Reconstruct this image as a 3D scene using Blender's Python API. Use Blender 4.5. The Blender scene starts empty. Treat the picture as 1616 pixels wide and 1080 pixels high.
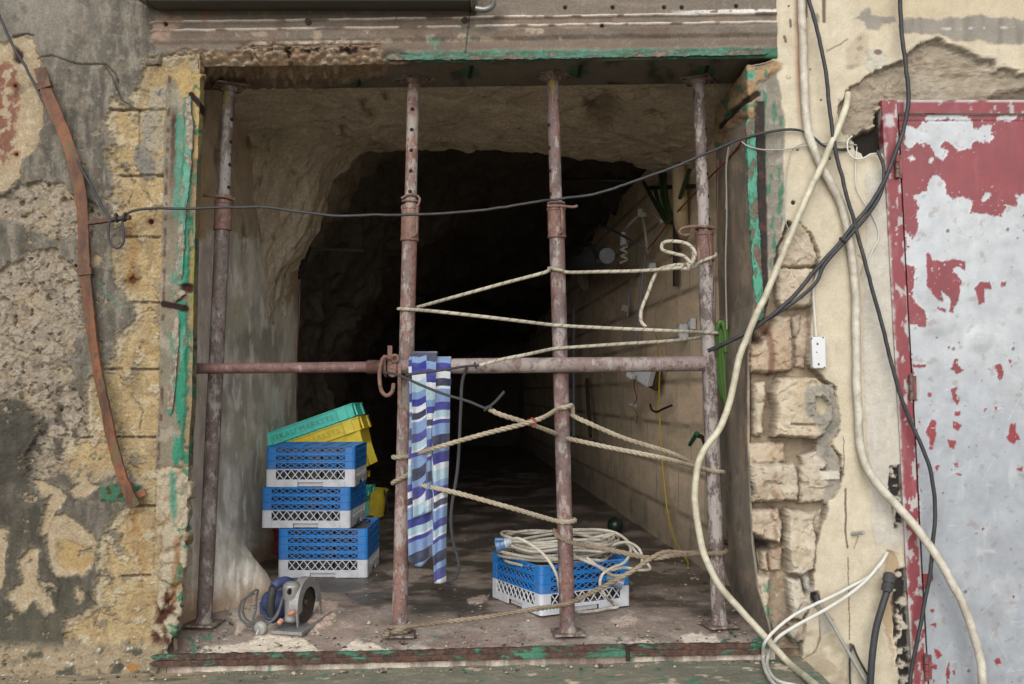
import bpy, math, random
import numpy as np
from mathutils import Vector, Matrix, Euler

sc = bpy.context.scene
col = sc.collection

# ---------------------------------------------------------------- camera, world, sun, exposure
F_PX = 1571.0                       # 35 mm lens on a 36 mm sensor, in pixels of the 1616 px wide photograph
CAM = np.array([0.0, -3.7, 0.9])
PITCH = math.radians(2.9)
cam_data = bpy.data.cameras.new("camera")
cam_data.lens = 35.0
cam_data.sensor_width = 36.0
cam_data.clip_end = 500.0
cam = bpy.data.objects.new("camera", cam_data)
col.objects.link(cam)
cam.location = CAM
cam.rotation_euler = (math.pi / 2 + PITCH, 0, 0)
sc.camera = cam

SUN_EL, SUN_AZ = math.radians(30), math.radians(188)      # behind the camera
world = bpy.data.worlds.new("World")
sc.world = world
world.use_nodes = True
wn = world.node_tree
wn.nodes.clear()
sky = wn.nodes.new("ShaderNodeTexSky")
sky.sky_type = 'NISHITA'
sky.sun_disc = False
sky.sun_elevation = SUN_EL
sky.sun_rotation = SUN_AZ
hs = wn.nodes.new("ShaderNodeHueSaturation")              # overcast: the sky is nearly grey
hs.inputs['Saturation'].default_value = 0.28
bg = wn.nodes.new("ShaderNodeBackground")
bg.inputs['Strength'].default_value = 0.08
wo = wn.nodes.new("ShaderNodeOutputWorld")
wn.links.new(sky.outputs[0], hs.inputs['Color'])
wn.links.new(hs.outputs[0], bg.inputs[0])
wn.links.new(bg.outputs[0], wo.inputs[0])

sun_data = bpy.data.lights.new("sun", 'SUN')
sun_data.energy = 2.0
sun_data.angle = math.radians(65)
sun_data.color = (1.0, 0.975, 0.94)
sun = bpy.data.objects.new("sun", sun_data)
col.objects.link(sun)
sd = Vector((math.sin(SUN_AZ) * math.cos(SUN_EL), math.cos(SUN_AZ) * math.cos(SUN_EL), math.sin(SUN_EL)))
sun.rotation_euler = sd.to_track_quat('Z', 'Y').to_euler()

sc.view_settings.view_transform = 'Standard'
sc.view_settings.look = 'None'
sc.view_settings.exposure = 1.0
sc.view_settings.gamma = 1.0
sc.cycles.use_denoising = True
sc.cycles.max_bounces = 8
sc.cycles.diffuse_bounces = 5
sc.cycles.glossy_bounces = 3

# ---------------------------------------------------------------- camera geometry
CP, SP = math.cos(PITCH), math.sin(PITCH)

def ray(px, py):
    dx, dy = (px - 808.0) / F_PX, (540.0 - py) / F_PX
    return np.array([dx, CP - dy * SP, SP + dy * CP])

def W(px, py, y=0.0):
    """the point of the vertical plane Y = y seen at a photograph pixel"""
    d = ray(px, py)
    return CAM + d * ((y - CAM[1]) / d[1])

def G(px, py, z=0.0):
    """the point of the horizontal plane Z = z seen at a photograph pixel"""
    d = ray(px, py)
    return CAM + d * ((z - CAM[2]) / d[2])

def proj(P):
    rel = P - CAM
    zc = rel[..., 1] * CP + rel[..., 2] * SP
    up = -rel[..., 1] * SP + rel[..., 2] * CP
    return 808.0 + F_PX * rel[..., 0] / zc, 540.0 - F_PX * up / zc

# ---------------------------------------------------------------- colours and noise
def C(r, g, b, k=0.62):
    v = np.array([r, g, b], dtype=float) / 255.0
    return np.where(v <= 0.04045, v / 12.92, ((v + 0.055) / 1.055) ** 2.4) * k

def _hash(ix, iy, seed):
    h = (ix.astype(np.int64) * 374761393 + iy.astype(np.int64) * 668265263 + seed * 974634779) & 0xFFFFFFFF
    h = ((h ^ (h >> 13)) * 1274126177) & 0xFFFFFFFF
    return ((h ^ (h >> 16)) & 0xFFFFFF) / float(0x1000000)

def gnoise(x, y, seed=0):
    x0, y0 = np.floor(x), np.floor(y)
    fx, fy = x - x0, y - y0
    u = fx * fx * fx * (fx * (fx * 6 - 15) + 10)
    v = fy * fy * fy * (fy * (fy * 6 - 15) + 10)
    def gr(i, j):
        a = _hash(x0 + i, y0 + j, seed) * 2 * math.pi
        return np.cos(a) * (fx - i) + np.sin(a) * (fy - j)
    a = gr(0, 0) * (1 - u) + gr(1, 0) * u
    b = gr(0, 1) * (1 - u) + gr(1, 1) * u
    return (a * (1 - v) + b * v) * 1.5

def fbm(x, y, octs=4, seed=0, gain=0.5):
    t = 0.0; a = 1.0; n = 0.0
    for i in range(octs):
        c, s = math.cos(i * 0.7), math.sin(i * 0.7)
        k = 2.03 ** i
        t = t + a * gnoise((x * c - y * s) * k + i * 17.3, (x * s + y * c) * k + i * 9.1, seed + i)
        n += a; a *= gain
    return t / n

def worley(x, y, seed=0):
    x0, y0 = np.floor(x), np.floor(y)
    f1 = np.full(x.shape, 9.0); f2 = np.full(x.shape, 9.0); cid = np.zeros(x.shape)
    for i in (-1, 0, 1):
        for j in (-1, 0, 1):
            cx, cy = x0 + i, y0 + j
            d = np.hypot(cx + _hash(cx, cy, seed) - x, cy + _hash(cx, cy, seed + 7) - y)
            nid = _hash(cx, cy, seed + 13)
            near = d < f1
            f2 = np.where(near, f1, np.minimum(f2, d))
            cid = np.where(near, nid, cid)
            f1 = np.where(near, d, f1)
    return f1, f2, cid

def poly_sd(x, y, pts):
    """signed distance to a polygon (negative inside), only computed near it"""
    p = np.asarray(pts, float)
    out = np.full(x.shape, 999.0)
    m = (x > p[:, 0].min() - 70) & (x < p[:, 0].max() + 70) & (y > p[:, 1].min() - 70) & (y < p[:, 1].max() + 70)
    if not m.any():
        return out
    X, Y = x[m], y[m]
    d = np.full(X.shape, 1e9); ins = np.zeros(X.shape, bool)
    n = len(p)
    for i in range(n):
        ax, ay = p[i]; bx, by = p[(i + 1) % n]
        ex, ey = bx - ax, by - ay
        L = ex * ex + ey * ey + 1e-9
        t = np.clip(((X - ax) * ex + (Y - ay) * ey) / L, 0, 1)
        d = np.minimum(d, (X - ax - t * ex) ** 2 + (Y - ay - t * ey) ** 2)
        if ay != by:
            ins ^= ((ay > Y) != (by > Y)) & (X < ex * (Y - ay) / (by - ay) + ax)
    d = np.sqrt(d)
    out[m] = np.where(ins, -d, d)
    return out

def line_d(x, y, pts):
    d = np.full(x.shape, 1e9)
    p = np.asarray(pts, float)
    for i in range(len(p) - 1):
        ax, ay = p[i]; bx, by = p[i + 1]
        ex, ey = bx - ax, by - ay
        L = ex * ex + ey * ey + 1e-9
        t = np.clip(((x - ax) * ex + (y - ay) * ey) / L, 0, 1)
        d = np.minimum(d, np.hypot(x - ax - t * ex, y - ay - t * ey))
    return d

def ss(a, b, x):
    t = np.clip((x - a) / (b - a), 0, 1)
    return t * t * (3 - 2 * t)

def crop(ox, oy, s):
    return lambda *pts: [(ox + a / s, oy + b / s) for a, b in pts]

# ---------------------------------------------------------------- objects
def tag(o, label=None, cat=None, group=None, kind=None):
    if label: o['label'] = label
    if cat: o['category'] = cat
    if group: o['group'] = group
    if kind: o['kind'] = kind
    return o

def thing(name, loc, label, cat, group=None, rot=(0, 0, 0)):
    o = bpy.data.objects.new(name, None)
    o.empty_display_size = 0.05
    col.objects.link(o)
    o.location = loc
    o.rotation_euler = rot
    tag(o, label, cat, group)
    return o

def link_mesh(name, me, parent=None, local=False, origin=None):
    """links a mesh; the vertices are in world space unless local"""
    o = bpy.data.objects.new(name, me)
    col.objects.link(o)
    if parent is not None:
        if not local:
            p = parent; off = Vector((0, 0, 0))
            while p is not None:
                off += Vector(p.location); p = p.parent
            me.transform(Matrix.Translation(-off))
        o.parent = parent
    elif not local:
        n = len(me.vertices)
        co = np.empty(n * 3); me.vertices.foreach_get('co', co); co = co.reshape(-1, 3)
        org = Vector(((co[:, 0].min() + co[:, 0].max()) / 2, (co[:, 1].min() + co[:, 1].max()) / 2, co[:, 2].min()))
        me.transform(Matrix.Translation(-org))
        o.location = org
    return o

def frame_from(d):
    d = np.asarray(d, float); d = d / np.linalg.norm(d)
    a = np.array([0, 0, 1.0]) if abs(d[2]) < 0.9 else np.array([1.0, 0, 0])
    u = np.cross(a, d); u /= np.linalg.norm(u)
    return u, np.cross(d, u), d

def spline(pts, step=0.012, closed=False):
    """Catmull-Rom through the points, resampled evenly"""
    p = [np.asarray(q, float) for q in pts]
    if closed: p = [p[-1]] + p + [p[0], p[1]]
    else: p = [2 * p[0] - p[1]] + p + [2 * p[-1] - p[-2]]
    out = []
    for i in range(1, len(p) - 2):
        a, b, c, d = p[i - 1], p[i], p[i + 1], p[i + 2]
        t1 = max(np.linalg.norm(b - a), 1e-6) ** .5; t2 = max(np.linalg.norm(c - b), 1e-6) ** .5; t3 = max(np.linalg.norm(d - c), 1e-6) ** .5
        m1 = (c - b) + t2 * ((b - a) / t1 - (c - a) / (t1 + t2))
        m2 = (c - b) + t2 * ((d - c) / t3 - (d - b) / (t2 + t3))
        n = max(2, int(np.linalg.norm(c - b) / step * 2))
        for k in range(n):
            s = k / n
            out.append((2 * s**3 - 3 * s**2 + 1) * b + (s**3 - 2 * s**2 + s) * m1 + (-2 * s**3 + 3 * s**2) * c + (s**3 - s**2) * m2)
    out.append(p[-2])
    out = np.array(out)
    L = np.concatenate([[0], np.cumsum(np.linalg.norm(np.diff(out, axis=0), axis=1))])
    n = max(3, int(L[-1] / step) + 1)
    s = np.linspace(0, L[-1], n)
    return np.stack([np.interp(s, L, out[:, k]) for k in range(3)], 1)

def transport(P):
    T = np.gradient(P, axis=0); T /= np.linalg.norm(T, axis=1, keepdims=True) + 1e-12
    u, _, _ = frame_from(T[0])
    U = np.empty_like(P); U[0] = u
    for i in range(1, len(P)):
        u = u - T[i] * np.dot(u, T[i]); u = u / (np.linalg.norm(u) + 1e-12); U[i] = u
    return T, U, np.cross(T, U)

class MB:
    """collects shapes and links them as one mesh object"""
    def __init__(s):
        s.v = []; s.f = []; s.m = []; s.uv = []; s.n = 0
    def add(s, verts, faces, mi=0, uv=None):
        verts = np.asarray(verts, float)
        s.v.append(verts)
        for k, f in enumerate(faces):
            s.f.append(tuple(i + s.n for i in f)); s.m.append(mi)
            s.uv.append(uv[k] if uv is not None else [(0, 0)] * len(f))
        s.n += len(verts)
        return s
    def box(s, c, size, R=None, mi=0, taper=(1, 1)):
        x, y, z = [k / 2 for k in size]
        tx, ty = taper
        v = np.array([(-x, -y, -z), (x, -y, -z), (x, y, -z), (-x, y, -z), (-x * tx, -y * ty, z), (x * tx, -y * ty, z), (x * tx, y * ty, z), (-x * tx, y * ty, z)])
        if R is not None: v = v @ np.asarray(R).T
        return s.add(v + np.asarray(c, float), [(0, 3, 2, 1), (4, 5, 6, 7), (0, 1, 5, 4), (1, 2, 6, 5), (2, 3, 7, 6), (3, 0, 4, 7)], mi)
    def bar(s, a, b, w, t, up=(0, 0, 1), mi=0):
        """a box from a to b, w wide across, t thick along up"""
        a = np.asarray(a, float); b = np.asarray(b, float)
        d = b - a; L = np.linalg.norm(d); d = d / L
        up = np.asarray(up, float); up = up - d * np.dot(up, d); up /= np.linalg.norm(up)
        R = np.stack([np.cross(up, d), up, d], 1)
        return s.box((a + b) / 2, (w, t, L), R, mi)
    def ring_sweep(s, rings, mi=0, caps=True, closed=False, uvl=None):
        k = len(rings[0]); n = len(rings); base = np.concatenate(rings)
        faces = []; uv = []
        for i in range(n if closed else n - 1):
            j = (i + 1) % n
            v0 = uvl[i] if uvl is not None else i; v1 = uvl[j] if uvl is not None else j
            for a in range(k):
                b = (a + 1) % k
                faces.append((i * k + a, i * k + b, j * k + b, j * k + a))
                uv.append([(a / k, v0), ((a + 1) / k, v0), ((a + 1) / k, v1), (a / k, v1)])
        if caps and not closed:
            faces.append(tuple(reversed(range(k)))); uv.append([(0, 0)] * k)
            faces.append(tuple(range((n - 1) * k, n * k))); uv.append([(0, 0)] * k)
        return s.add(base, faces, mi, uv)
    def tube(s, pts, r, n=8, mi=0, smooth=True, step=0.012, closed=False, phase=0.0, wob=0.0):
        P = spline(pts, step, closed) if smooth else np.asarray(pts, float)
        if wob:
            q_ = np.arange(len(P)) * step
            P = P + wob * np.stack([fbm(q_ * 7, q_ * 0 + k * 5.5 + len(P), 4, 40 + k, .6) for k in range(3)], 1)
        T, U, V = transport(P)
        a = np.arange(n) / n * 2 * math.pi + phase
        rr = np.interp(np.linspace(0, 1, len(P)), np.linspace(0, 1, len(r)), r) if np.ndim(r) else np.full(len(P), r)
        L = np.concatenate([[0], np.cumsum(np.linalg.norm(np.diff(P, axis=0), axis=1))])
        rings = [P[i] + rr[i] * (np.cos(a)[:, None] * U[i] + np.sin(a)[:, None] * V[i]) for i in range(len(P))]
        return s.ring_sweep(rings, mi, True, False, L)
    def cyl(s, a, b, r0, r1=None, n=16, mi=0):
        r1 = r0 if r1 is None else r1
        return s.lathe(a, b, [(0, r0), (1, r1)], n, mi)
    def lathe(s, a, b, prof, n=16, mi=0):
        """profile (t along a->b, radius)"""
        a = np.asarray(a, float); b = np.asarray(b, float)
        u, v, d = frame_from(b - a)
        ang = np.arange(n) / n * 2 * math.pi
        rings = [a + (b - a) * t + max(r, 1e-5) * (np.cos(ang)[:, None] * u + np.sin(ang)[:, None] * v) for t, r in prof]
        return s.ring_sweep(rings, mi)
    def torus(s, c, axis, R, r, n=24, k=8, mi=0, a0=0.0, a1=2 * math.pi):
        u, v, d = frame_from(axis)
        full = abs(a1 - a0 - 2 * math.pi) < 1e-6
        ang = np.linspace(a0, a1, n, endpoint=not full)
        bb = np.arange(k) / k * 2 * math.pi
        rings = []
        for t in ang:
            e = math.cos(t) * u + math.sin(t) * v
            rings.append(np.asarray(c) + R * e + r * (np.cos(bb)[:, None] * e + np.sin(bb)[:, None] * d))
        return s.ring_sweep(rings, mi, True, full)
    def prism(s, poly, o, u, v, t, mi=0):
        """polygon poly (2-D, in axes u, v from o) pulled out by vector t"""
        o = np.asarray(o, float); u = np.asarray(u, float); v = np.asarray(v, float); t = np.asarray(t, float)
        a = np.array([o + u * x + v * y for x, y in poly]); n = len(poly)
        f = [tuple(reversed(range(n))), tuple(range(n, 2 * n))] + [(i, (i + 1) % n, n + (i + 1) % n, n + i) for i in range(n)]
        return s.add(np.concatenate([a, a + t]), f, mi)
    def rope(s, pts, r, pitch=None, mi=0, step=0.007, strands=3):
        P = spline(pts, step)
        T, U, V = transport(P)
        L = np.concatenate([[0], np.cumsum(np.linalg.norm(np.diff(P, axis=0), axis=1))])
        pitch = pitch or r * 7.0
        rs = r * 0.56
        n = 6; a = np.arange(n) / n * 2 * math.pi
        wob = np.array([fbm(np.array([l * 9.0]), np.array([3.3]), 2, 5)[0] for l in L]) * r * 0.14
        for k in range(strands):
            ph = L / pitch * 2 * math.pi + k * 2 * math.pi / strands
            cen = P + (r - rs + wob)[:, None] * (np.cos(ph)[:, None] * U + np.sin(ph)[:, None] * V)
            rings = [cen[i] + rs * (np.cos(a)[:, None] * U[i] + np.sin(a)[:, None] * V[i]) for i in range(len(P))]
            s.ring_sweep(rings, mi, True, False, L)
        return s
    def mesh(s, name, mats, smooth=40):
        me = bpy.data.meshes.new(name)
        v = np.concatenate(s.v)
        me.from_pydata(v.tolist(), [], s.f)
        me.polygons.foreach_set('material_index', s.m)
        uvl = me.uv_layers.new(name='UVMap')
        flat = np.array([c for f in s.uv for uvp in f for c in uvp], dtype=np.float32)
        uvl.data.foreach_set('uv', flat)
        for m in (mats if isinstance(mats, (list, tuple)) else [mats]):
            me.materials.append(m)
        if smooth:
            me.polygons.foreach_set('use_smooth', [True] * len(me.polygons))
            me.set_sharp_from_angle(angle=math.radians(smooth))
        me.update()
        return me
    def build(s, name, mats, parent=None, local=False, smooth=40, bevel=0):
        o = link_mesh(name, s.mesh(name, mats, smooth), parent, local)
        if bevel:
            b = o.modifiers.new("bevel", 'BEVEL'); b.width = bevel; b.segments = 2; b.limit_method = 'ANGLE'; b.angle_limit = math.radians(35)
        return o

# ---------------------------------------------------------------- materials
def new_mat(name):
    m = bpy.data.materials.new(name); m.use_nodes = True
    nt = m.node_tree
    b = nt.nodes['Principled BSDF']
    return m, nt, b

def N(nt, typ, **kw):
    n = nt.nodes.new(typ)
    for k, v in kw.items():
        if k in ('ins',):
            for kk, vv in v.items(): n.inputs[kk].default_value = vv
        else: setattr(n, k, v)
    return n

def noise_node(nt, scale, detail=6, rough=0.6, coord='Object', stretch=None, dist=0.0):
    tc = N(nt, 'ShaderNodeTexCoord')
    src = tc.outputs[coord]
    if stretch:
        mp = N(nt, 'ShaderNodeMapping'); mp.inputs['Scale'].default_value = stretch
        nt.links.new(src, mp.inputs[0]); src = mp.outputs[0]
    t = N(nt, 'ShaderNodeTexNoise'); t.inputs['Scale'].default_value = scale
    t.inputs['Detail'].default_value = detail; t.inputs['Roughness'].default_value = rough
    t.inputs['Distortion'].default_value = dist
    nt.links.new(src, t.inputs['Vector'])
    return t.outputs['Fac']

def ramp(nt, fac, stops):
    r = N(nt, 'ShaderNodeValToRGB')
    while len(r.color_ramp.elements) < len(stops): r.color_ramp.elements.new(0.5)
    for e, (p, c) in zip(r.color_ramp.elements, stops):
        e.position = p; e.color = (*c, 1) if np.ndim(c) else (c, c, c, 1)
    nt.links.new(fac, r.inputs[0])
    return r.outputs[0]

def mixc(nt, fac, a, b, mode='MIX'):
    m = N(nt, 'ShaderNodeMix', data_type='RGBA', blend_type=mode)
    if hasattr(fac, 'node'): nt.links.new(fac, m.inputs[0])
    else: m.inputs[0].default_value = fac
    for s, i in ((a, 6), (b, 7)):
        if hasattr(s, 'node'): nt.links.new(s, m.inputs[i])
        else: m.inputs[i].default_value = (*s, 1)
    return m.outputs[2]

def bump(nt, b, h, strength=0.4, dist=0.004):
    n = N(nt, 'ShaderNodeBump'); n.inputs['Strength'].default_value = strength if not hasattr(strength, 'node') else 1
    if hasattr(strength, 'node'): nt.links.new(strength, n.inputs['Strength'])
    n.inputs['Distance'].default_value = dist
    nt.links.new(h, n.inputs['Height']); nt.links.new(n.outputs[0], b.inputs['Normal'])

def relief_mat(name, fine=130.0, rough=0.9, var=0.22, spec=0.25, stretch=None):
    """surface colour comes from the mesh, grain and grit from noise"""
    m, nt, b = new_mat(name)
    a = N(nt, 'ShaderNodeAttribute', attribute_name='Col')
    ab = N(nt, 'ShaderNodeAttribute', attribute_name='Aux')
    sep = N(nt, 'ShaderNodeSeparateColor'); nt.links.new(ab.outputs['Color'], sep.inputs[0])
    n1 = noise_node(nt, fine, 8, 0.7, stretch=stretch); n2 = noise_node(nt, 14, 6, 0.65, stretch=stretch)
    n0 = noise_node(nt, fine * 2.6, 4, 0.75, stretch=stretch)
    g0 = ramp(nt, n0, [(0.30, 1 - var * 1.5), (0.46, 1.0), (0.8, 1 + var * .6)])
    g1 = ramp(nt, n1, [(0.25, 1 - var * 1.6), (0.75, 1 + var * 1.1)])
    g2 = ramp(nt, n2, [(0.3, 0.86), (0.7, 1.1)])
    c = mixc(nt, 1.0, a.outputs['Color'], g1, 'MULTIPLY'); c = mixc(nt, 1.0, c, g2, 'MULTIPLY'); c = mixc(nt, 1.0, c, g0, 'MULTIPLY')
    nt.links.new(c, b.inputs['Base Color'])
    nt.links.new(sep.outputs[1], b.inputs['Roughness'])
    nt.links.new(sep.outputs[2], b.inputs['Metallic'])
    b.inputs['Specular IOR Level'].default_value = spec
    bump(nt, b, n1, sep.outputs[0], 0.006)
    return m

def flat_mat(name, rgb, rough=0.5, metal=0.0, var=0.15, scale=40.0, bmp=0.1, dirt=None, dirt_amt=0.4, spec=0.4, stretch=None):
    """one colour with mottling, optional dirt"""
    m, nt, b = new_mat(name)
    n = noise_node(nt, scale, 6, 0.65, stretch=stretch)
    c = mixc(nt, 1.0, tuple(rgb), ramp(nt, n, [(0.3, 1 - var), (0.7, 1 + var)]), 'MULTIPLY')
    if dirt is not None:
        d = noise_node(nt, scale * 0.35, 8, 0.7, dist=0.6)
        c = mixc(nt, ramp(nt, d, [(0.62 - dirt_amt * 0.3, 0.0), (0.72, dirt_amt)]), c, tuple(dirt))
    nt.links.new(c, b.inputs['Base Color'])
    b.inputs['Roughness'].default_value = rough; b.inputs['Metallic'].default_value = metal
    b.inputs['Specular IOR Level'].default_value = spec
    if bmp: bump(nt, b, n, bmp, 0.003)
    return m

# ---------------------------------------------------------------- relief sheets
class Relief:
    def __init__(s, P, warp=1.0, freq=0.028, seed=0):
        s.P = P; s.X, s.Y = proj(P)
        du = np.gradient(P, axis=1); dv = np.gradient(P, axis=0)
        n = np.cross(du, dv); s.Nn = n / (np.linalg.norm(n, axis=2, keepdims=True) + 1e-12)
        sh = P.shape[:2]
        s.h = np.zeros(sh); s.c = np.zeros(sh + (3,)); s.b = np.full(sh, 0.5); s.r = np.full(sh, 0.92); s.m = np.zeros(sh)
        s.keep = np.ones(sh, bool); s.seed = seed
        s.wx = 1.25 * fbm(s.X * freq, s.Y * freq, 6, seed + 100, 0.72); s.wy = 1.25 * fbm(s.X * freq, s.Y * freq, 6, seed + 200, 0.72)
    def n(s, f, o=4, seed=0, sx=1.0, sy=1.0, gain=0.5):
        return fbm(s.X * f * sx, s.Y * f * sy, o, s.seed + seed, gain)
    def sd(s, poly, jit=8.0):
        return poly_sd(s.X + s.wx * jit, s.Y + s.wy * jit, poly)
    def mix(s, k, c):
        k = np.clip(k, 0, 1)[..., None]
        s.c = s.c * (1 - k) + np.asarray(c) * k
    def mul(s, k):
        s.c = s.c * (k[..., None] if np.ndim(k) == 2 else k)
    def desat(s, k):
        l = (s.c * np.array([.25, .62, .13])).sum(2, keepdims=True); s.c = l + (s.c - l) * k
    def lerp(s, attr, k, v):
        k = np.clip(k, 0, 1); setattr(s, attr, getattr(s, attr) * (1 - k) + v * k)
    def build(s, name, mat, parent=None, flip=False):
        P = s.P + s.Nn * s.h[..., None]
        r, c = s.h.shape
        idx = np.arange(r * c).reshape(r, c)
        q = np.stack([idx[:-1, :-1], idx[:-1, 1:], idx[1:, 1:], idx[1:, :-1]], -1).reshape(-1, 4)
        k = s.keep; kk = (k[:-1, :-1] & k[:-1, 1:] & k[1:, 1:] & k[1:, :-1]).reshape(-1)
        q = q[kk]
        if flip: q = q[:, ::-1]
        me = bpy.data.meshes.new(name)
        me.vertices.add(r * c); me.vertices.foreach_set('co', P.reshape(-1).astype(np.float32))
        me.loops.add(q.size); me.loops.foreach_set('vertex_index', q.reshape(-1).astype(np.int32))
        me.polygons.add(len(q)); me.polygons.foreach_set('loop_start', (np.arange(len(q)) * 4).astype(np.int32))
        me.update(calc_edges=True)
        me.polygons.foreach_set('use_smooth', np.ones(len(q), bool))
        a = me.attributes.new('Col', 'FLOAT_COLOR', 'POINT')
        a.data.foreach_set('color', np.concatenate([np.clip(s.c, 0.003, 0.95), np.ones((r, c, 1))], 2).reshape(-1).astype(np.float32))
        a = me.attributes.new('Aux', 'FLOAT_COLOR', 'POINT')
        a.data.foreach_set('color', np.stack([np.clip(s.b, 0, 1), np.clip(s.r, 0, 1), np.clip(s.m, 0, 1), np.ones((r, c))], 2).reshape(-1).astype(np.float32))
        me.materials.append(mat)
        me.validate()
        return link_mesh(name, me, parent)

def steps(*seg):
    """a list of positions from (start, end, count) runs"""
    out = []
    for a, b, n in seg: out += list(np.linspace(a, b, n, endpoint=False))
    return np.array(out + [seg[-1][1]])

def piecewise(pts):
    xs, ys = zip(*pts)
    return lambda t: np.interp(t, xs, ys)
# ================================================================= THE SETTING
M_STONE = relief_mat("weathered_stone", 130, var=0.24)
M_PLASTER = relief_mat("cream_plaster", 150, var=0.10)
M_LINTEL = relief_mat("old_concrete", 120, var=0.2)
M_ROCK = relief_mat("cave_rock", 60, var=0.25)
M_FLOOR = relief_mat("worn_floor", 110, var=0.24, spec=0.35)
M_BLOCK = relief_mat("limestone_blocks", 100, var=0.10, stretch=(1, .22, 1))
M_SMOOTH = relief_mat("grey_plaster", 120, var=0.14)

GREEN = C(52, 140, 105); GREEN_D = C(38, 100, 74)
RUST = C(88, 52, 36); RUST_D = C(52, 34, 28); RUST_O = C(150, 92, 48)

ZS = steps((-0.48, -0.20, 14), (-0.20, -0.14, 16), (-0.14, 2.42, 850), (2.42, 4.2, 24))
PY = np.array([proj(np.array([0.0, 0.0, z]))[1] for z in ZS])

# ---------------------------------------------------------------- the left wall
EDGE_L = piecewise([(-2000, 318), (118, 318), (300, 312), (450, 308), (640, 305), (690, 301), (760, 299), (830, 296), (900, 291), (960, 286), (1010, 272), (1040, 262), (3000, 262)])
xe = np.array([W(EDGE_L(p), p, 0.0)[0] for p in PY])
offs = steps((-3.2, -0.80, 24), (-0.80, -0.008, 264))
bend = [(-0.008 + 0.008 * math.sin(a), 0.008 - 0.008 * math.cos(a)) for a in np.linspace(0, math.pi / 2, 6)][1:] + [(0.0, y) for y in np.linspace(0.011, 0.06, 16)]
P = np.zeros((len(ZS), len(offs) + len(bend), 3))
P[..., 2] = ZS[:, None]
for j, o in enumerate(offs): P[:, j, 0] = xe + o
for j, (dx, dy) in enumerate(bend):
    P[:, len(offs) + j, 0] = xe + dx; P[:, len(offs) + j, 1] = dy
R = Relief(P, seed=1)
X, Y = R.X, R.Y
c1 = crop(0, 0, 2.843); c2 = crop(0, 350, 2.843); c3 = crop(0, 700, 2.843)
# grey cement render over everything
n1 = R.n(0.012, 5, 1); n2 = R.n(0.03, 5, 2, sx=2.2, sy=0.5); n3 = R.n(0.08, 4, 3)
R.c[:] = C(124, 117, 105)
R.mix(ss(-0.15, 0.3, n1), C(108, 102, 92)); R.mix(ss(0.0, 0.3, n2) * 0.65, C(160, 152, 138)); R.mix(ss(0.02, 0.3, -n2) * 0.6, C(90, 86, 78))
R.mix(ss(0.1, 0.3, R.n(0.022, 5, 71)) * 0.5, C(152, 142, 124)); R.mix(ss(0.1, 0.3, R.n(0.035, 5, 72)) * 0.45, C(118, 104, 86)); R.mix(ss(0.15, 0.35, n3) * 0.45, C(168, 161, 148)); R.mix(ss(0.18, 0.4, R.n(0.13, 3, 73)) * 0.35, C(84, 80, 72))
R.mix(ss(130, 20, Y) * ss(230, 60, X) * 0.7, C(160, 153, 141))
R.mix(ss(640, 800, Y) * ss(220, 90, X) * (0.62 + 0.5 * n1), C(74, 69, 58))
R.mix(ss(860, 1010, Y) * 0.55, C(98, 96, 80))
R.h = 0.006 * R.n(0.012, 3, 4) + 0.0025 * n2 + 0.0012 * n3
R.b[:] = 0.4
# drips of pale wash
R.mix(ss(0.2, 0.5, R.n(0.05, 4, 9, sx=2.0, sy=0.25)) * ss(420, 260, Y) * ss(150, 190, Y) * ss(80, 110, X) * 0.6, C(176, 172, 162))

CRUMB = R.n(.11, 4, 88, gain=.7)
def exposed(polys, jit, depth, edge=3.0):
    d = np.full(X.shape, 999.0)
    for p in polys: d = np.minimum(d, R.sd(p, jit))
    d = d + 3.0 * CRUMB
    k = ss(edge, -edge, d)
    R.h += .004 * ss(9, 0, d) * ss(-4, 0, d) * (.4 + CRUMB); R.mix(ss(7, 1, d) * ss(-1, 0, d) * ss(-.1, .25, CRUMB) * .6, C(170, 160, 142))
    R.h = R.h * (1 - k) + k * depth
    return d, k

# cream plaster coat under the render
PA = c1((0, 190), (80, 160), (140, 170), (165, 250), (190, 340), (190, 560), (150, 660), (100, 720), (80, 800), (30, 850), (-60, 850), (-60, 190))
PB = c3((140, 170), (190, 165), (270, 200), (295, 240), (280, 270), (250, 290), (235, 330), (215, 390), (180, 400), (200, 290), (210, 270))
PC = c3((210, 380), (240, 320), (290, 310), (330, 350), (380, 380), (415, 400), (430, 450), (420, 540), (370, 590), (300, 600), (240, 590), (215, 520), (205, 450))
PD = c3((80, 520), (140, 460), (175, 480), (160, 560), (170, 630), (230, 690), (240, 750), (200, 760), (150, 710), (90, 760), (30, 700), (40, 660), (100, 630))
PE = c3((315, 210), (360, 170), (430, 180), (440, 190), (380, 240), (330, 240))
PF = c3((-30, 370), (40, 380), (45, 410), (0, 640), (-30, 640)); PG = c3((345, 640), (375, 660), (372, 690), (350, 710), (340, 690))
PH = c2((400, 180), (430, 140), (455, 160), (440, 190), (410, 188)); PI = c2((430, 550), (455, 540), (460, 580), (440, 620))
d, k = exposed([PA, PB, PC, PD, PE, PF, PG, PH, PI], 9, -0.010, 2.5)
R.mix(k, C(192, 172, 140)); R.mix(k * ss(0.0, 0.4, n3), C(206, 190, 162)); R.mix(k * ss(0.1, 0.5, R.n(0.02, 4, 12)) * 0.7, C(170, 145, 112))
R.h += k * 0.004 * R.n(0.06, 4, 13); R.lerp('b', k, 0.6)
k2 = ss(3, -3, R.sd(c3((245, 440), (320, 440), (410, 480), (420, 530), (350, 580), (270, 560)), 10))
R.mix(k2 * 0.8, C(190, 160, 105)); R.h -= 0.005 * k2
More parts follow.
